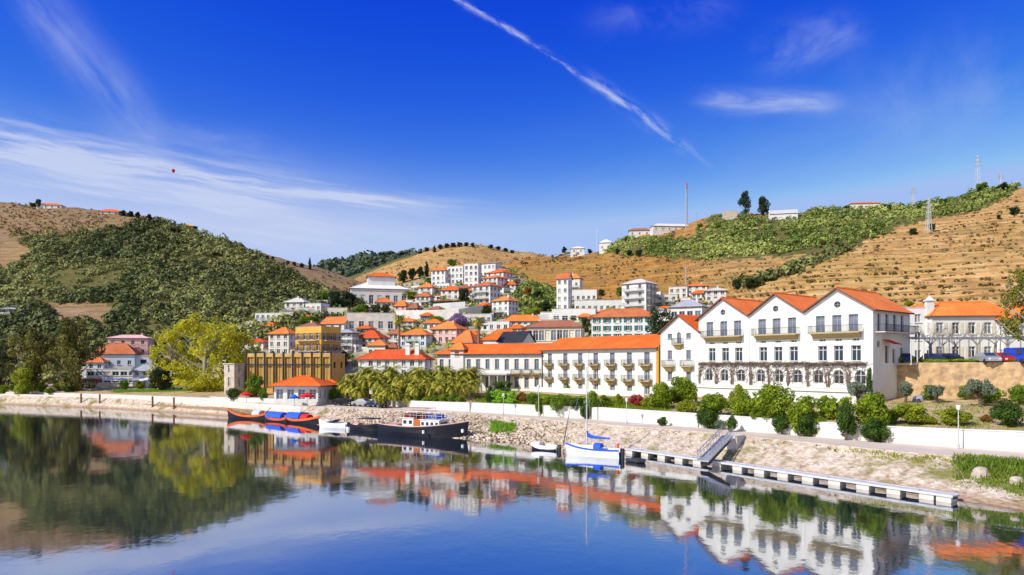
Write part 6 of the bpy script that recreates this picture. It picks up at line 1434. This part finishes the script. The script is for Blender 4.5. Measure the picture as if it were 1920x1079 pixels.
# bare pollard trees before the terrace houses
for i, px in enumerate((1745, 1768, 1792, 1832, 1866, 1888)):
    Y = 97 + (i % 2) * 2; r = thing('bare_tree', ('bare pollarded plane tree before the white annex, %s' % ('left one', 'right one')[i]) if i < 2 else 'bare pollarded plane tree between the trellis and the long terrace house', 'tree', (wx(px, Y), Y, 10.4), i, None if i < 2 else 'bare pollarded trees on the upper terrace')
    m = MB(); g = random.Random(i); m.tube([(0, 0, -.2), (.05, 0, 1.5), (0, .05, 2.8)], [.22, .18, .16], 8); m.obj('trunk', PALEBARK, r); c = MB()
    for k in range(9):
        a = k * .75 + g.random(); l = g.uniform(.9, 1.9); zt = g.uniform(3.6, 5.6); P = [(0, .05, 2.5 + g.random() * .3), (l * .5 * math.cos(a), l * .5 * math.sin(a), 3.4), (l * math.cos(a), l * math.sin(a), zt)]; c.tube(P, [.06, .04, .018], 5)
        for q in range(4): b_ = a + g.uniform(-1, 1); c.tube([P[1 + q % 2], (P[2][0] + .5 * math.cos(b_), P[2][1] + .5 * math.sin(b_), zt + g.uniform(-.4, .8))], [.035, .012], 4)
    c.obj('branches', PALEBARK, r)
# palms
def palm_meshes(v, trunk_h, fl=2.0, nf=32):
    g = np.random.default_rng(v + 50); V = []; Q = []; var = []
    def strip(P, S):
        pass
    for i in range(nf):
        a = i * 2.399 + g.uniform(-.2, .2); up_ = math.radians(80 - 105 * (i / nf) + g.uniform(-8, 8)); L = fl * g.uniform(.85, 1.1); n = 9
        d = np.array([math.cos(a), math.sin(a), 0]); P = []; ang = up_; p = np.array([0, 0, 0.0]); P.append(p.copy())
        for k in range(n): p = p + (d * math.cos(ang) + np.array([0, 0, math.sin(ang)])) * L / n; ang -= math.radians(13); P.append(p.copy())
        side = np.array([-d[1], d[0], 0]); fv = g.uniform(0, 1)
        for k in range(1, n + 1):
            w = fl * .22 * math.sin(math.pi * (.12 + .8 * k / n)) ** .7
            for s in (-1, 1):
                for q in range(2):
                    c = P[k - 1] + (P[k] - P[k - 1]) * (q * .5 + .2); ax = (P[k] - P[k - 1]); ax = ax / np.linalg.norm(ax)
                    tip = c + side * s * w * g.uniform(.8, 1.1) + ax * w * .55 + np.array([0, 0, -w * g.uniform(.15, .5)]); b2 = ax * L / n * .3
                    o = len(V); V += [c - b2 * .6, c + b2 * .6, tip + b2 * .25, tip - b2 * .25]; Q.append((o, o + 1, o + 2, o + 3)); var += [min(1, max(0, fv ** 1.6 * .75 + .25 * g.random()))] * 4
        for k in range(n):  # midrib
            o = len(V); w = side * .03; V += [P[k] - w, P[k] + w, P[k + 1] + w, P[k + 1] - w]; Q.append((o, o + 1, o + 2, o + 3)); var += [1] * 4
    cm = npmesh('crown', V, Q, LEAF['palm'], var); m = MB(); n = 7
    m.tube([(0.03 * math.sin(k), 0, -.6 + (trunk_h + .6) * k / n) for k in range(n + 1)], [.24 - .05 * k / n + (.03 if k % 2 else 0) for k in range(n)] + [.3], 8)
    m.tube([(0, 0, trunk_h - .5), (0, 0, trunk_h - .1), (0, 0, trunk_h + .15)], [.22, .36, .2], 8)
    return cm, m.mesh('trunk', pm('palm_trunk', (.24, .16, .10), .35, 4, .95)), trunk_h
PALMS = [palm_meshes(0, 2.2), palm_meshes(1, 3.0), palm_meshes(2, 2.6)]
def palm(label, px, Y, sc, v, group=None):
    cm, tm, th = PALMS[v]; r = thing('palm_tree', label, 'palm tree', (wx(px, Y), Y, zfull(px, Y)), px * .7, group); r.scale = (sc, sc, sc)
    c = mk('crown', cm, r, (0, 0, th)); mk('trunk', tm, r)
i = 0
for row, (Y, n, x0, x1, sc) in enumerate([(121, 12, 672, 884, .95), (125.5, 15, 646, 896, 1.15), (130, 16, 646, 892, 1.32), (134.5, 16, 650, 898, 1.5)]):
    for k in range(n):
        px = x0 + (x1 - x0) * (k + .5 * (row % 2) * .9) / n + rng.uniform(-4, 4); i += 1
        if row < 2 and px < 705: continue
        if row == 0: palm('low bright fronded palm in the front row of the palm garden', px, Y + rng.uniform(-1, 1), sc * rng.uniform(.9, 1.1), i % 3, 'front row palms of the palm garden')
        elif row == 3: palm('tall palm in the back row of the palm garden against the white house', px, Y + rng.uniform(-1, 1), sc * rng.uniform(.9, 1.1), i % 3, 'back row palms of the palm garden')
        else: palm('bushy palm in the middle of the palm garden', px, Y + rng.uniform(-1.5, 1.5), sc * rng.uniform(.9, 1.12), i % 3, 'middle palms of the palm garden')
def tall_palm(label, px, base, top, Y):
    r = thing('palm_tree', label, 'palm tree', (wx(px, Y), Y, zfull(px, Y))); h = wz(top, Y) - zfull(px, Y) - 1.2; m = MB(); m.tube([(0, 0, -.5), (.1, 0, h * .5), (0, 0, h)], [.35, .3, .32], 8); m.obj('trunk', MATS['palm_trunk'], r)
    c = mk('crown', PALMS[1][0], r, (0, 0, h)); c.scale = (1.15, 1.15, 1.15)
tall_palm('tall single palm between the orange roofs in the middle of the town', 897, 650, 592, 160); tall_palm('tall brownish palm behind the chimneys of the palm garden house', 748, 660, 588, 160)
# row of shrubs at the palm garden wall
for i, px in enumerate(range(752, 880, 16)):
    tree('fresh green shrub overhanging the wall below the palms', px, 768 + (i % 2) * 3, 26 + (i * 7) % 9, 24, 'bush', ('green', 'citrus')[i % 2], cat='shrub', name='shrub', group='shrubs along the palm garden wall', Y=float(stations(np.float64(px))[0][4]) + .6)
for i, (px, h) in enumerate(((668, 10), (688, 10), (708, 12), (724, 12))):
    tree('low shrub behind the garden wall by the parked cars', px, 752, h + 6, 22, 'bush', 'citrus', cat='shrub', name='shrub', group='low shrubs behind the wall by the parked cars', Y=float(stations(np.float64(px))[0][4]) + 1.2)

for i, px in enumerate(list(range(-60, 160, 17)) + [232, 262, 292, 316, 344, 372, 400]):
    tree('leafy shrub in the garden strip behind the left quay', px, 0, 1, 1, 'bush', ('citrus', 'ivy', 'lime', 'green')[(i * 7) % 4], cat='shrub', name='shrub', group='shrubs behind the left quay', Y=175 + (i * 5) % 9) if False else None
    Yq = 176 + (i * 5) % 9; bs = HY + F * (H - zfull(px, Yq)) / Yq; tree('leafy shrub in the garden strip behind the left quay', px, bs, 12 + (i * 5) % 11, 18 + (i * 3) % 12, 'bush', ('citrus', 'ivy', 'lime', 'green')[(i * 7) % 4], cat='shrub', name='shrub', group='shrubs behind the left quay', Y=Yq)
# ---- stuff: scrub on the hills, bank grass, stones ---------------------------
def scatter(n, pxr, Yr, test, gpow=1.0):
    px = nr.uniform(*pxr, n); Y = Yr[0] + (Yr[1] - Yr[0]) * nr.uniform(0, 1, n) ** gpow
    z = zhill(px, Y); py = HY + F * (H - z) / Y; ok = test(px, py, Y); return px[ok], Y[ok], z[ok]
def scrub(name, label, px, Y, z, rad, nl, leaf, col, flat=.8):
    n = len(px); X = (px - 960) * Y / F; r = rad * (.38 + 1.75 * nr.uniform(0, 1, n) ** 2.6); fb_ = nr.uniform(.75, 1.45, n); C0 = np.stack([X, Y, z + r * .25], 1)
    k = np.repeat(np.arange(n), nl); d = nr.normal(0, 1, (n * nl, 3)); d[:, 2] = np.abs(d[:, 2]) - .15; d /= np.linalg.norm(d, axis=1, keepdims=True)
    q = r[k][:, None] * np.array([1, 1, flat]) * nr.uniform(.7, 1.05, (n * nl, 1)); q[:, 2] *= fb_[k]; C = C0[k] + d * q
    V, Q = leaves(C, d, leaf * (r[k] / rad) ** .6, jit=.35, seed=5); bv = nr.uniform(0, 1, n); lf = np.array([mnoise.noise(Vector((a * .025, b * .02, 2))) for a, b in zip(X, Y)]); bv = np.clip(bv ** 1.5 + lf * .9, 0, 1); var = np.clip(.8 * bv[k] + .28 * nr.uniform(0, 1, n * nl), 0, 1).repeat(4)
    o = mk(name, npmesh(name, V, Q, LEAF[col], var)); o['kind'] = 'stuff'; o['label'] = label; o['category'] = 'vegetation'; return o
LEAF['hill'] = leafmat('hill_scrub_leaves', (.028, .050, .010), (.32, .33, .10), .1)
LEAF['hillr'] = leafmat('right_hill_scrub_leaves', (.06, .11, .008), (.40, .44, .11), .1)
LEAF['far'] = leafmat('far_wood_leaves', (.055, .085, .05), (.12, .155, .08), .1)
LEAF['row'] = leafmat('terrace_edge_leaves', (.09, .065, .02), (.26, .19, .06), .1)
LEAF['dry'] = leafmat('dry_vine_leaves', (.14, .10, .03), (.34, .25, .08), .1)
px, Y, z = scatter(17500, (-330, 720), (222, 462), lambda a, b, c: inpoly(a, b, LEFTSCRUB) & ~inpoly(a, b, LEFTBARE) & ~inpoly(a, b, LEFTBARE2))
gp = np.array([mnoise.noise(Vector((wx(a, b) * .045, b * .04, 7))) + .5 * mnoise.noise(Vector((wx(a, b) * .15, b * .12, 1))) for a, b in zip(px, Y)]); kp = (gp < .22) | (nr.uniform(0, 1, len(px)) < .25); px, Y, z = px[kp], Y[kp], z[kp]
scrub('hillside_scrub', 'dense olive and oak scrub covering the left hill', px, Y, z, 1.7, 40, .40, 'hill')
px, Y, z = scatter(9000, (1110, 2150), (300, 450), lambda a, b, c: inpoly(a, b, RIGHTSCRUB))
gp = np.array([mnoise.noise(Vector((wx(a, b) * .05, b * .045, 3))) for a, b in zip(px, Y)]); kp = (gp < .12) | (nr.uniform(0, 1, len(px)) < .25); px, Y, z = px[kp], Y[kp], z[kp]
scrub('ridge_scrub', 'mixed green scrub and olive bushes below the right ridge', px, Y, z, 1.45, 34, .36, 'hillr')
px, Y, z = scatter(5000, (1370, 1610), (160, 420), lambda a, b, c: inpoly(a, b, HEDGE)); scrub('field_hedge', 'line of dark bushes crossing the brown fields above the tall hotel', px, Y, z, 1.3, 18, .5, 'hill')
px, Y, z = scatter(900, (960, 1046), (170, 300), lambda a, b, c: inpoly(a, b, MIDSCRUB)); scrub('slope_scrub', 'ochre and green scrub on the slope left of the slim tower', px, Y, z, 1.1, 16, .4, 'hillr')
px, Y, z = scatter(2600, (560, 870), (1000, 1750), lambda a, b, c: inpoly(a, b, FARGREEN)); scrub('far_wood', 'bluish green wood on the far hill in the middle', px, Y, z, 8, 16, 3.4, 'far', .5)
px, Y, z = scatter(2600, (420, 1340), (160, 330), lambda a, b, c: (b > 500) & (b < 690) & (c < np.interp(a, [420, 700, 960, 1040, 1300], [225, 295, 340, 255, 210]))); scrub('town_shrubbery', 'garden shrubs growing between the houses of the town', px, Y, z, .9, 14, .38, 'hillr')
px, Y, z = scatter(900, (-330, 560), (205, 245), lambda a, b, c: b > 590); scrub('foothill_shrubs', 'dark bushes at the foot of the left hill behind the quay', px, Y, z, 1.9, 40, .4, 'hill')
px, Y, z = scatter(420, (900, 2100), (150, 400), lambda a, b, c: (b > 470) & (b < 580) & ~inpoly(a, b, RIGHTSCRUB)); scrub('field_tufts', 'scattered dry tufts on the brown vineyard terraces', px, Y, z, .6, 12, .3, 'dry')
def terrace_rows(n, pxr, Yr, test):
    px, Y, z = scatter(n, pxr, Yr, test); q = z / 2.6; fr = q - np.floor(q); ok = (fr > .62) & (fr < .76); gate_ = np.array([mnoise.noise(Vector((wx(a, b) * .03, b * .03, 11))) for a, b in zip(px, Y)]); ok &= gate_ > -.34; return px[ok], Y[ok], z[ok]
px, Y, z = terrace_rows(130000, (900, 2100), (140, 440), lambda a, b, c: (b > 360) & (b < 600) & ~inpoly(a, b, RIGHTSCRUB)); scrub('terrace_scrub', 'dry scrub lines growing along the edges of the vineyard terraces', px, Y, z, .40, 7, .30, 'row', .7)
px, Y, z = terrace_rows(26000, (600, 1100), (430, 930), lambda a, b, c: b > 455); scrub('far_terrace_scrub', 'dry scrub lines on the terraces of the far brown hill', px, Y, z, .8, 7, .6, 'dry', .6)
px, Y, z = scatter(6500, (-330, 330), (330, 470), lambda a, b, c: ~inpoly(a, b, LEFTSCRUB) & (b < 470)); scrub('left_hill_tufts', 'low dry bushes dotted over the bare top of the left hill', px, Y, z, .5, 8, .34, 'dry', .6)
def bank_pts(n, pr, tr, top=True):
    px = nr.uniform(*pr, n); t = nr.uniform(*tr, n); sy, sz = stations(px); Y = sy[1] + (sy[2] - sy[1]) * t; z = sz[1] + (sz[2] - sz[1]) * t; return px, Y, z
def grass(name, label, px, Y, z, h, nb, col, spread=.5):
    n = len(px); X = (px - 960) * Y / F; k = np.repeat(np.arange(n), nb); m = n * nb; b = np.stack([X[k] + nr.normal(0, spread, m), Y[k] + nr.normal(0, spread * .7, m), z[k] - .05], 1)
    lean = nr.normal(0, .35, (m, 3)); lean[:, 2] = 1; hh = h * nr.uniform(.5, 1.3, m)[:, None]; a = nr.uniform(0, 3.14, m); w = np.stack([np.cos(a), np.sin(a), 0 * a], 1) * .05
    V = np.stack([b - w, b + w, b + lean * hh + w * .4, b + lean * hh - w * .4], 1).reshape(-1, 3); var = (.6 * nr.uniform(0, 1, n)[k] + .4 * nr.uniform(0, 1, m)).repeat(4)
    o = mk(name, npmesh(name, V, np.arange(4 * m).reshape(m, 4), LEAF[col], var)); o['kind'] = 'stuff'; o['label'] = label; o['category'] = 'grass'
px, Y, z = bank_pts(900, (1800, 2300), (.08, .95)); z = z + .1; grass('bank_grass', 'thick green grass on the bank at the right edge', px, Y, z, .45, 26, 'green', .3)
px, Y, z = bank_pts(800, (1795, 2300), (.04, .98)); z = z + .1; grass('dry_grass', 'dry yellow and rusty grass mixed into the bank at the right edge', px, Y, z, .4, 24, 'hillr', .35)
px, Y, z = bank_pts(500, (1795, 2250), (.02, .5)); grass('reed_grass', 'yellowish reeds at the waterline of the right bank', px, Y, z, .5, 22, 'lime', .25)
px, Y, z = bank_pts(110, (1600, 1790), (.45, .95)); grass('bank_weeds', 'dry olive weeds on the stony bank before the right wall', px, Y, z, .26, 22, 'lime', .35)
px, Y, z = bank_pts(60, (925, 965), (.35, .75)); grass('bank_tuft', 'bright green grass patch on the bank left of the dinghy', px, Y, z, .35, 30, 'bright', .4)
px, Y, z = bank_pts(120, (880, 1600), (.1, .95)); grass('bank_sprigs', 'scattered small weeds between the stones of the bank', px, Y, z, .22, 14, 'ivy', .2)
pq = nr.uniform(215, 500, 900); Yq = nr.uniform(171, 178, 900); grass('lawn_grass', 'bright green lawn behind the left quay', pq, Yq, np.array([zfull(a, b) for a, b in zip(pq, Yq)]), .35, 16, 'bright', .6)
pq = nr.uniform(890, 1250, 900); tq = nr.uniform(.03, .55, 900); sq = stations(pq); Yq = sq[0][4] + (sq[0][5] - sq[0][4]) * tq; grass('garden_grass', 'green planting of the garden before the long hotel', pq, Yq, np.array([zfull(a, b) for a, b in zip(pq, Yq)]), .4, 18, 'citrus', .6)
pq = nr.uniform(1250, 1960, 700); tq = nr.uniform(.03, .8, 700); sq = stations(pq); Yq = sq[0][4] + (sq[0][5] - sq[0][4]) * tq; grass('dry_garden_grass', 'dry ochre grass of the garden before the tall hotel and the rubble wall', pq, Yq, np.array([zfull(a, b) for a, b in zip(pq, Yq)]), .2, 14, 'hillr', .6)
def stones(name, label, px, Y, z, size, matr):
    n = len(px); X = (px - 960) * Y / F; c = np.array([(a, b, d) for a in (-1, 1) for b in (-1, 1) for d in (-1, 1)], float)
    s = size * nr.uniform(.4, 1.0, (n, 1, 1)) ** 1.5; sh = nr.uniform(.6, 1.2, (n, 1, 3)) * np.array([1, 1, .7]); jit = nr.uniform(.55, 1.15, (n, 8, 3)); V = c[None] * jit * sh * s; a = nr.uniform(0, 3.14, n)
    ca, sa = np.cos(a)[:, None], np.sin(a)[:, None]; V = np.stack([V[..., 0] * ca - V[..., 1] * sa, V[..., 0] * sa + V[..., 1] * ca, V[..., 2]], 2) + np.stack([X, Y, z], 1)[:, None]
    f = np.array([(0, 1, 3, 2), (4, 6, 7, 5), (0, 4, 5, 1), (2, 3, 7, 6), (0, 2, 6, 4), (1, 5, 7, 3)]); Q = (f[None] + 8 * np.arange(n)[:, None, None]).reshape(-1, 4)
    o = mk(name, npmesh(name, V.reshape(-1, 3), Q, matr)); o['kind'] = 'stuff'; o['label'] = label; o['category'] = 'stones'
RIP = pm('riprap_stone', (.60, .51, .41), .28, .7, .95, bmp=.03, col2=(.46, .32, .20))
px, Y, z = bank_pts(9000, (620, 1800), (-.02, .97)); z = np.where(px < 900, z, z - .04); stones('riprap_stones', 'pale pinkish stones paving the sloping bank', px, Y, z - .02, .25, RIP)
px, Y, z = bank_pts(420, (1780, 2250), (-.05, .35)); stones('shore_rocks', 'dark and pale rocks at the waterline of the right bank', px, Y, z, .45, STONE2)
# pebbly garden stones
# little red balloon far up
Yb = 700; m = MB(); R_ = 1.6
for j in range(6):
    a0, a1 = math.pi * j / 6, math.pi * (j + 1) / 6
    for i in range(10):
        b0, b1 = 6.2832 * i / 10, 6.2832 * (i + 1) / 10
        P = lambda a, b: (R_ * math.sin(a) * math.cos(b), R_ * math.sin(a) * math.sin(b), R_ * 1.1 * math.cos(a) if a < 1.6 else R_ * 1.5 * math.cos(a))
        m.quad(P(a1, b0), P(a1, b1), P(a0, b1), P(a0, b0))
tag(m.obj('balloon', RED, None, loc=(wx(325, Yb), Yb, wz(320, Yb)), smooth=True), 'tiny red balloon floating in the sky above the left hill', 'balloon')

# ------------------------------------------------------------------ sky, sun, camera
SUN_EL, sdx, sdy = 40.0, -.86, -.51
az = math.atan2(sdx, sdy)
w = bpy.data.worlds.new('World'); SC.world = w; w.use_nodes = True; nt = w.node_tree; N = nt.nodes; Lk = nt.links
bg = N['Background']; sky = N.new('ShaderNodeTexSky'); sky.sky_type = 'NISHITA'; sky.sun_disc = False
sky.sun_elevation = R(SUN_EL); sky.sun_rotation = az % (2 * math.pi); sky.air_density = 1.0; sky.dust_density = .15; sky.ozone_density = 3.0; sky.altitude = 200
tc = N.new('ShaderNodeTexCoord'); sep = N.new('ShaderNodeSeparateXYZ'); Lk.new(tc.outputs['Generated'], sep.inputs[0])
def mth(op, a, b=None, c=None):
    n = N.new('ShaderNodeMath'); n.operation = op
    for i, v in enumerate((a, b, c)):
        if v is None: continue
        if isinstance(v, (int, float)): n.inputs[i].default_value = v
        else: Lk.new(v, n.inputs[i])
    return n.outputs[0]
ysafe = mth('MAXIMUM', sep.outputs['Y'], .02)
gx = mth('DIVIDE', sep.outputs['X'], ysafe); gz_ = mth('DIVIDE', sep.outputs['Z'], ysafe)
# wispy distortion shared by every cloud
cmb = N.new('ShaderNodeCombineXYZ'); Lk.new(gx, cmb.inputs[0]); Lk.new(gz_, cmb.inputs[1])
def wn(scale, detail, rough, stretch, rot=0, dist=0):
    mp = N.new('ShaderNodeMapping'); mp.inputs['Scale'].default_value = stretch; mp.inputs['Rotation'].default_value = (0, 0, rot)
    mp.vector_type = 'TEXTURE' if False else 'POINT'; Lk.new(cmb.outputs[0], mp.inputs['Vector'])
    n = N.new('ShaderNodeTexNoise'); n.inputs['Scale'].default_value = scale; n.inputs['Detail'].default_value = detail; n.inputs['Roughness'].default_value = rough; n.inputs['Distortion'].default_value = dist
    Lk.new(mp.outputs[0], n.inputs['Vector']); return n.outputs['Fac']
warp = mth('SUBTRACT', wn(5, 4, .6, (1, 1, 1)), .5)
total = None
def cloud(p0, p1, rv, amp, ns=(3, 26), lo=.40, hi=.75, ru=None, soft=1.0, w=.02):
    """streak from photo point p0 to p1 with half width rv (photo px)"""
    global total
    a0, b0 = (p0[0] - 960) / F, (HY - p0[1]) / F; a1, b1 = (p1[0] - 960) / F, (HY - p1[1]) / F
    cx, cz = (a0 + a1) / 2, (b0 + b1) / 2; L = math.hypot(a1 - a0, b1 - b0) / 2 * (ru or 1); an = math.atan2(b1 - b0, a1 - a0); c, s = math.cos(an), math.sin(an)
    dx = mth('SUBTRACT', gx, cx); dz = mth('SUBTRACT', gz_, cz)
    u = mth('ADD', mth('MULTIPLY', dx, c), mth('MULTIPLY', dz, s)); v = mth('SUBTRACT', mth('MULTIPLY', dz, c), mth('MULTIPLY', dx, s)); v = mth('ADD', v, mth('MULTIPLY', warp, w))
    un = mth('DIVIDE', u, L); vn = mth('DIVIDE', v, rv / F)
    u2 = mth('MULTIPLY', un, un); e = mth('EXPONENT', mth('MULTIPLY', mth('ADD', mth('MULTIPLY', u2, u2), mth('MULTIPLY', vn, vn)), -1))
    cb = N.new('ShaderNodeCombineXYZ'); Lk.new(mth('MULTIPLY', u, ns[0]), cb.inputs[0]); Lk.new(mth('MULTIPLY', v, ns[1]), cb.inputs[1]); cb.inputs[2].default_value = cx * 7
    n = N.new('ShaderNodeTexNoise'); n.inputs['Scale'].default_value = 1; n.inputs['Detail'].default_value = 6; n.inputs['Roughness'].default_value = .62; n.inputs['Distortion'].default_value = .4; Lk.new(cb.outputs[0], n.inputs['Vector'])
    mr = N.new('ShaderNodeMapRange'); mr.inputs[1].default_value = lo; mr.inputs[2].default_value = hi; mr.interpolation_type = 'SMOOTHSTEP'; Lk.new(n.outputs['Fac'], mr.inputs[0])
    r = mth('MULTIPLY', mth('MULTIPLY', e, mr.outputs[0]), amp); total = r if total is None else mth('ADD', total, r)
cloud((-200, 225), (560, 370), 44, .78, (2.6, 40), .40, .70)
cloud((-100, 268), (860, 395), 20, .85, (2.4, 56), .40, .66)
cloud((-100, 300), (760, 452), 50, .48, (2.4, 42), .42, .70)
cloud((100, 300), (620, 470), 70, .35, (1.6, 14), .28, .8)
cloud((500, 360), (870, 388), 10, .55, (3, 50), .25, .7)
cloud((-200, 420), (1300, 500), 90, .24, (1.0, 6), .1, .7)
cloud((-300, 330), (800, 470), 110, .32, (1.2, 7), .15, .7)
cloud((300, 400), (900, 480), 55, .30, (1.6, 10), .25, .8)
cloud((10, -60), (290, 260), 42, .34, (2.5, 14), .30, .75)
cloud((200, 240), (560, 280), 30, .22, (2.5, 18), .32, .75)
cloud((800, -30), (1010, 85), 5.5, .55, (26, 90), .40, .66, w=.008)
cloud((960, 58), (1160, 190), 4.5, .5, (26, 80), .38, .66, w=.006)
cloud((1110, 150), (1285, 280), 12, .62, (22, 70), .36, .70, w=.008)
cloud((1285, 275), (1335, 315), 5, .14, (10, 40), .25, .7, w=.004)
cloud((1325, 190), (1560, 192), 19, .72, (6, 26), .25, .66)
cloud((1430, 110), (1610, 62), 38, .36, (7, 14), .34, .72, w=.05)
cloud((1120, 40), (1380, 10), 30, .16, (6, 10), .34, .72, w=.05)
cloud((1600, 220), (1960, 120), 90, .22, (4, 6), .32, .75, w=.06)
cloud((1000, 330), (1980, 230), 80, .12, (3, 8), .3, .8, w=.05)
front = mth('GREATER_THAN', sep.outputs['Y'], .03)
fac = mth('MINIMUM', mth('MULTIPLY', total, front), .82)
hs = N.new('ShaderNodeHueSaturation'); hs.inputs['Hue'].default_value = .508; hs.inputs['Saturation'].default_value = 1.32; hs.inputs['Value'].default_value = 1.0; Lk.new(sky.outputs[0], hs.inputs['Color'])
sp3 = N.new('ShaderNodeSeparateColor'); Lk.new(hs.outputs[0], sp3.inputs[0]); gm = N.new('ShaderNodeCombineColor')
for i, (k_, e_) in enumerate(((2.4, 2.9), (.51, 2.25), (4.34, .4))): Lk.new(mth('MINIMUM', mth('MULTIPLY', mth('POWER', sp3.outputs[i], e_), k_), (3.6, 5.2, 8.8)[i]), gm.inputs[i])
pale = N.new('ShaderNodeMapRange'); pale.interpolation_type = 'SMOOTHSTEP'; pale.inputs[1].default_value = .05; pale.inputs[2].default_value = -.6; pale.inputs[4].default_value = .85; Lk.new(sep.outputs['Y'], pale.inputs[0])  # pale neutral sky added behind the camera to fill and neutralise wall shade
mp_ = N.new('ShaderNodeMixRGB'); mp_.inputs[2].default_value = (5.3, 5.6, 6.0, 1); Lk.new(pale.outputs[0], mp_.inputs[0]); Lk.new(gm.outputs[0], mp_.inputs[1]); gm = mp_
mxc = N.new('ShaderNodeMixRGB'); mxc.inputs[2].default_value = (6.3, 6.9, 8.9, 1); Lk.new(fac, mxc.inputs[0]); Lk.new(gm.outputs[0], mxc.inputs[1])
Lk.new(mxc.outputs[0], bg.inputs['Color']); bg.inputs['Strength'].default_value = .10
sl = bpy.data.lights.new('sun', 'SUN'); sl.energy = 5.0; sl.angle = R(.5); sl.color = (1, .955, .87); so = bpy.data.objects.new('sun', sl); COL.objects.link(so)
D = Vector((sdx, sdy, 0)).normalized() * math.cos(R(SUN_EL)) + Vector((0, 0, math.sin(R(SUN_EL)))); so.rotation_euler = D.to_track_quat('Z', 'Y').to_euler()
cd = bpy.data.cameras.new('camera'); cam = bpy.data.objects.new('camera', cd); COL.objects.link(cam); SC.camera = cam
cam.location = (0, 0, H); cam.rotation_euler = (R(90), 0, 0); cd.sensor_width = 36; cd.lens = 36 * F / 1920; cd.shift_y = (HY - 539.5) / 1920; cd.clip_end = 6000; cd.clip_start = .5
vs = SC.view_settings; vs.view_transform = 'Standard'; vs.look = 'None'; vs.exposure = 0; vs.gamma = 1; vs.use_curve_mapping = False
SC.cycles.max_bounces = 5; SC.cycles.diffuse_bounces = 2; SC.cycles.glossy_bounces = 3; SC.cycles.transmission_bounces = 2; SC.cycles.transparent_max_bounces = 4; SC.cycles.use_denoising = True
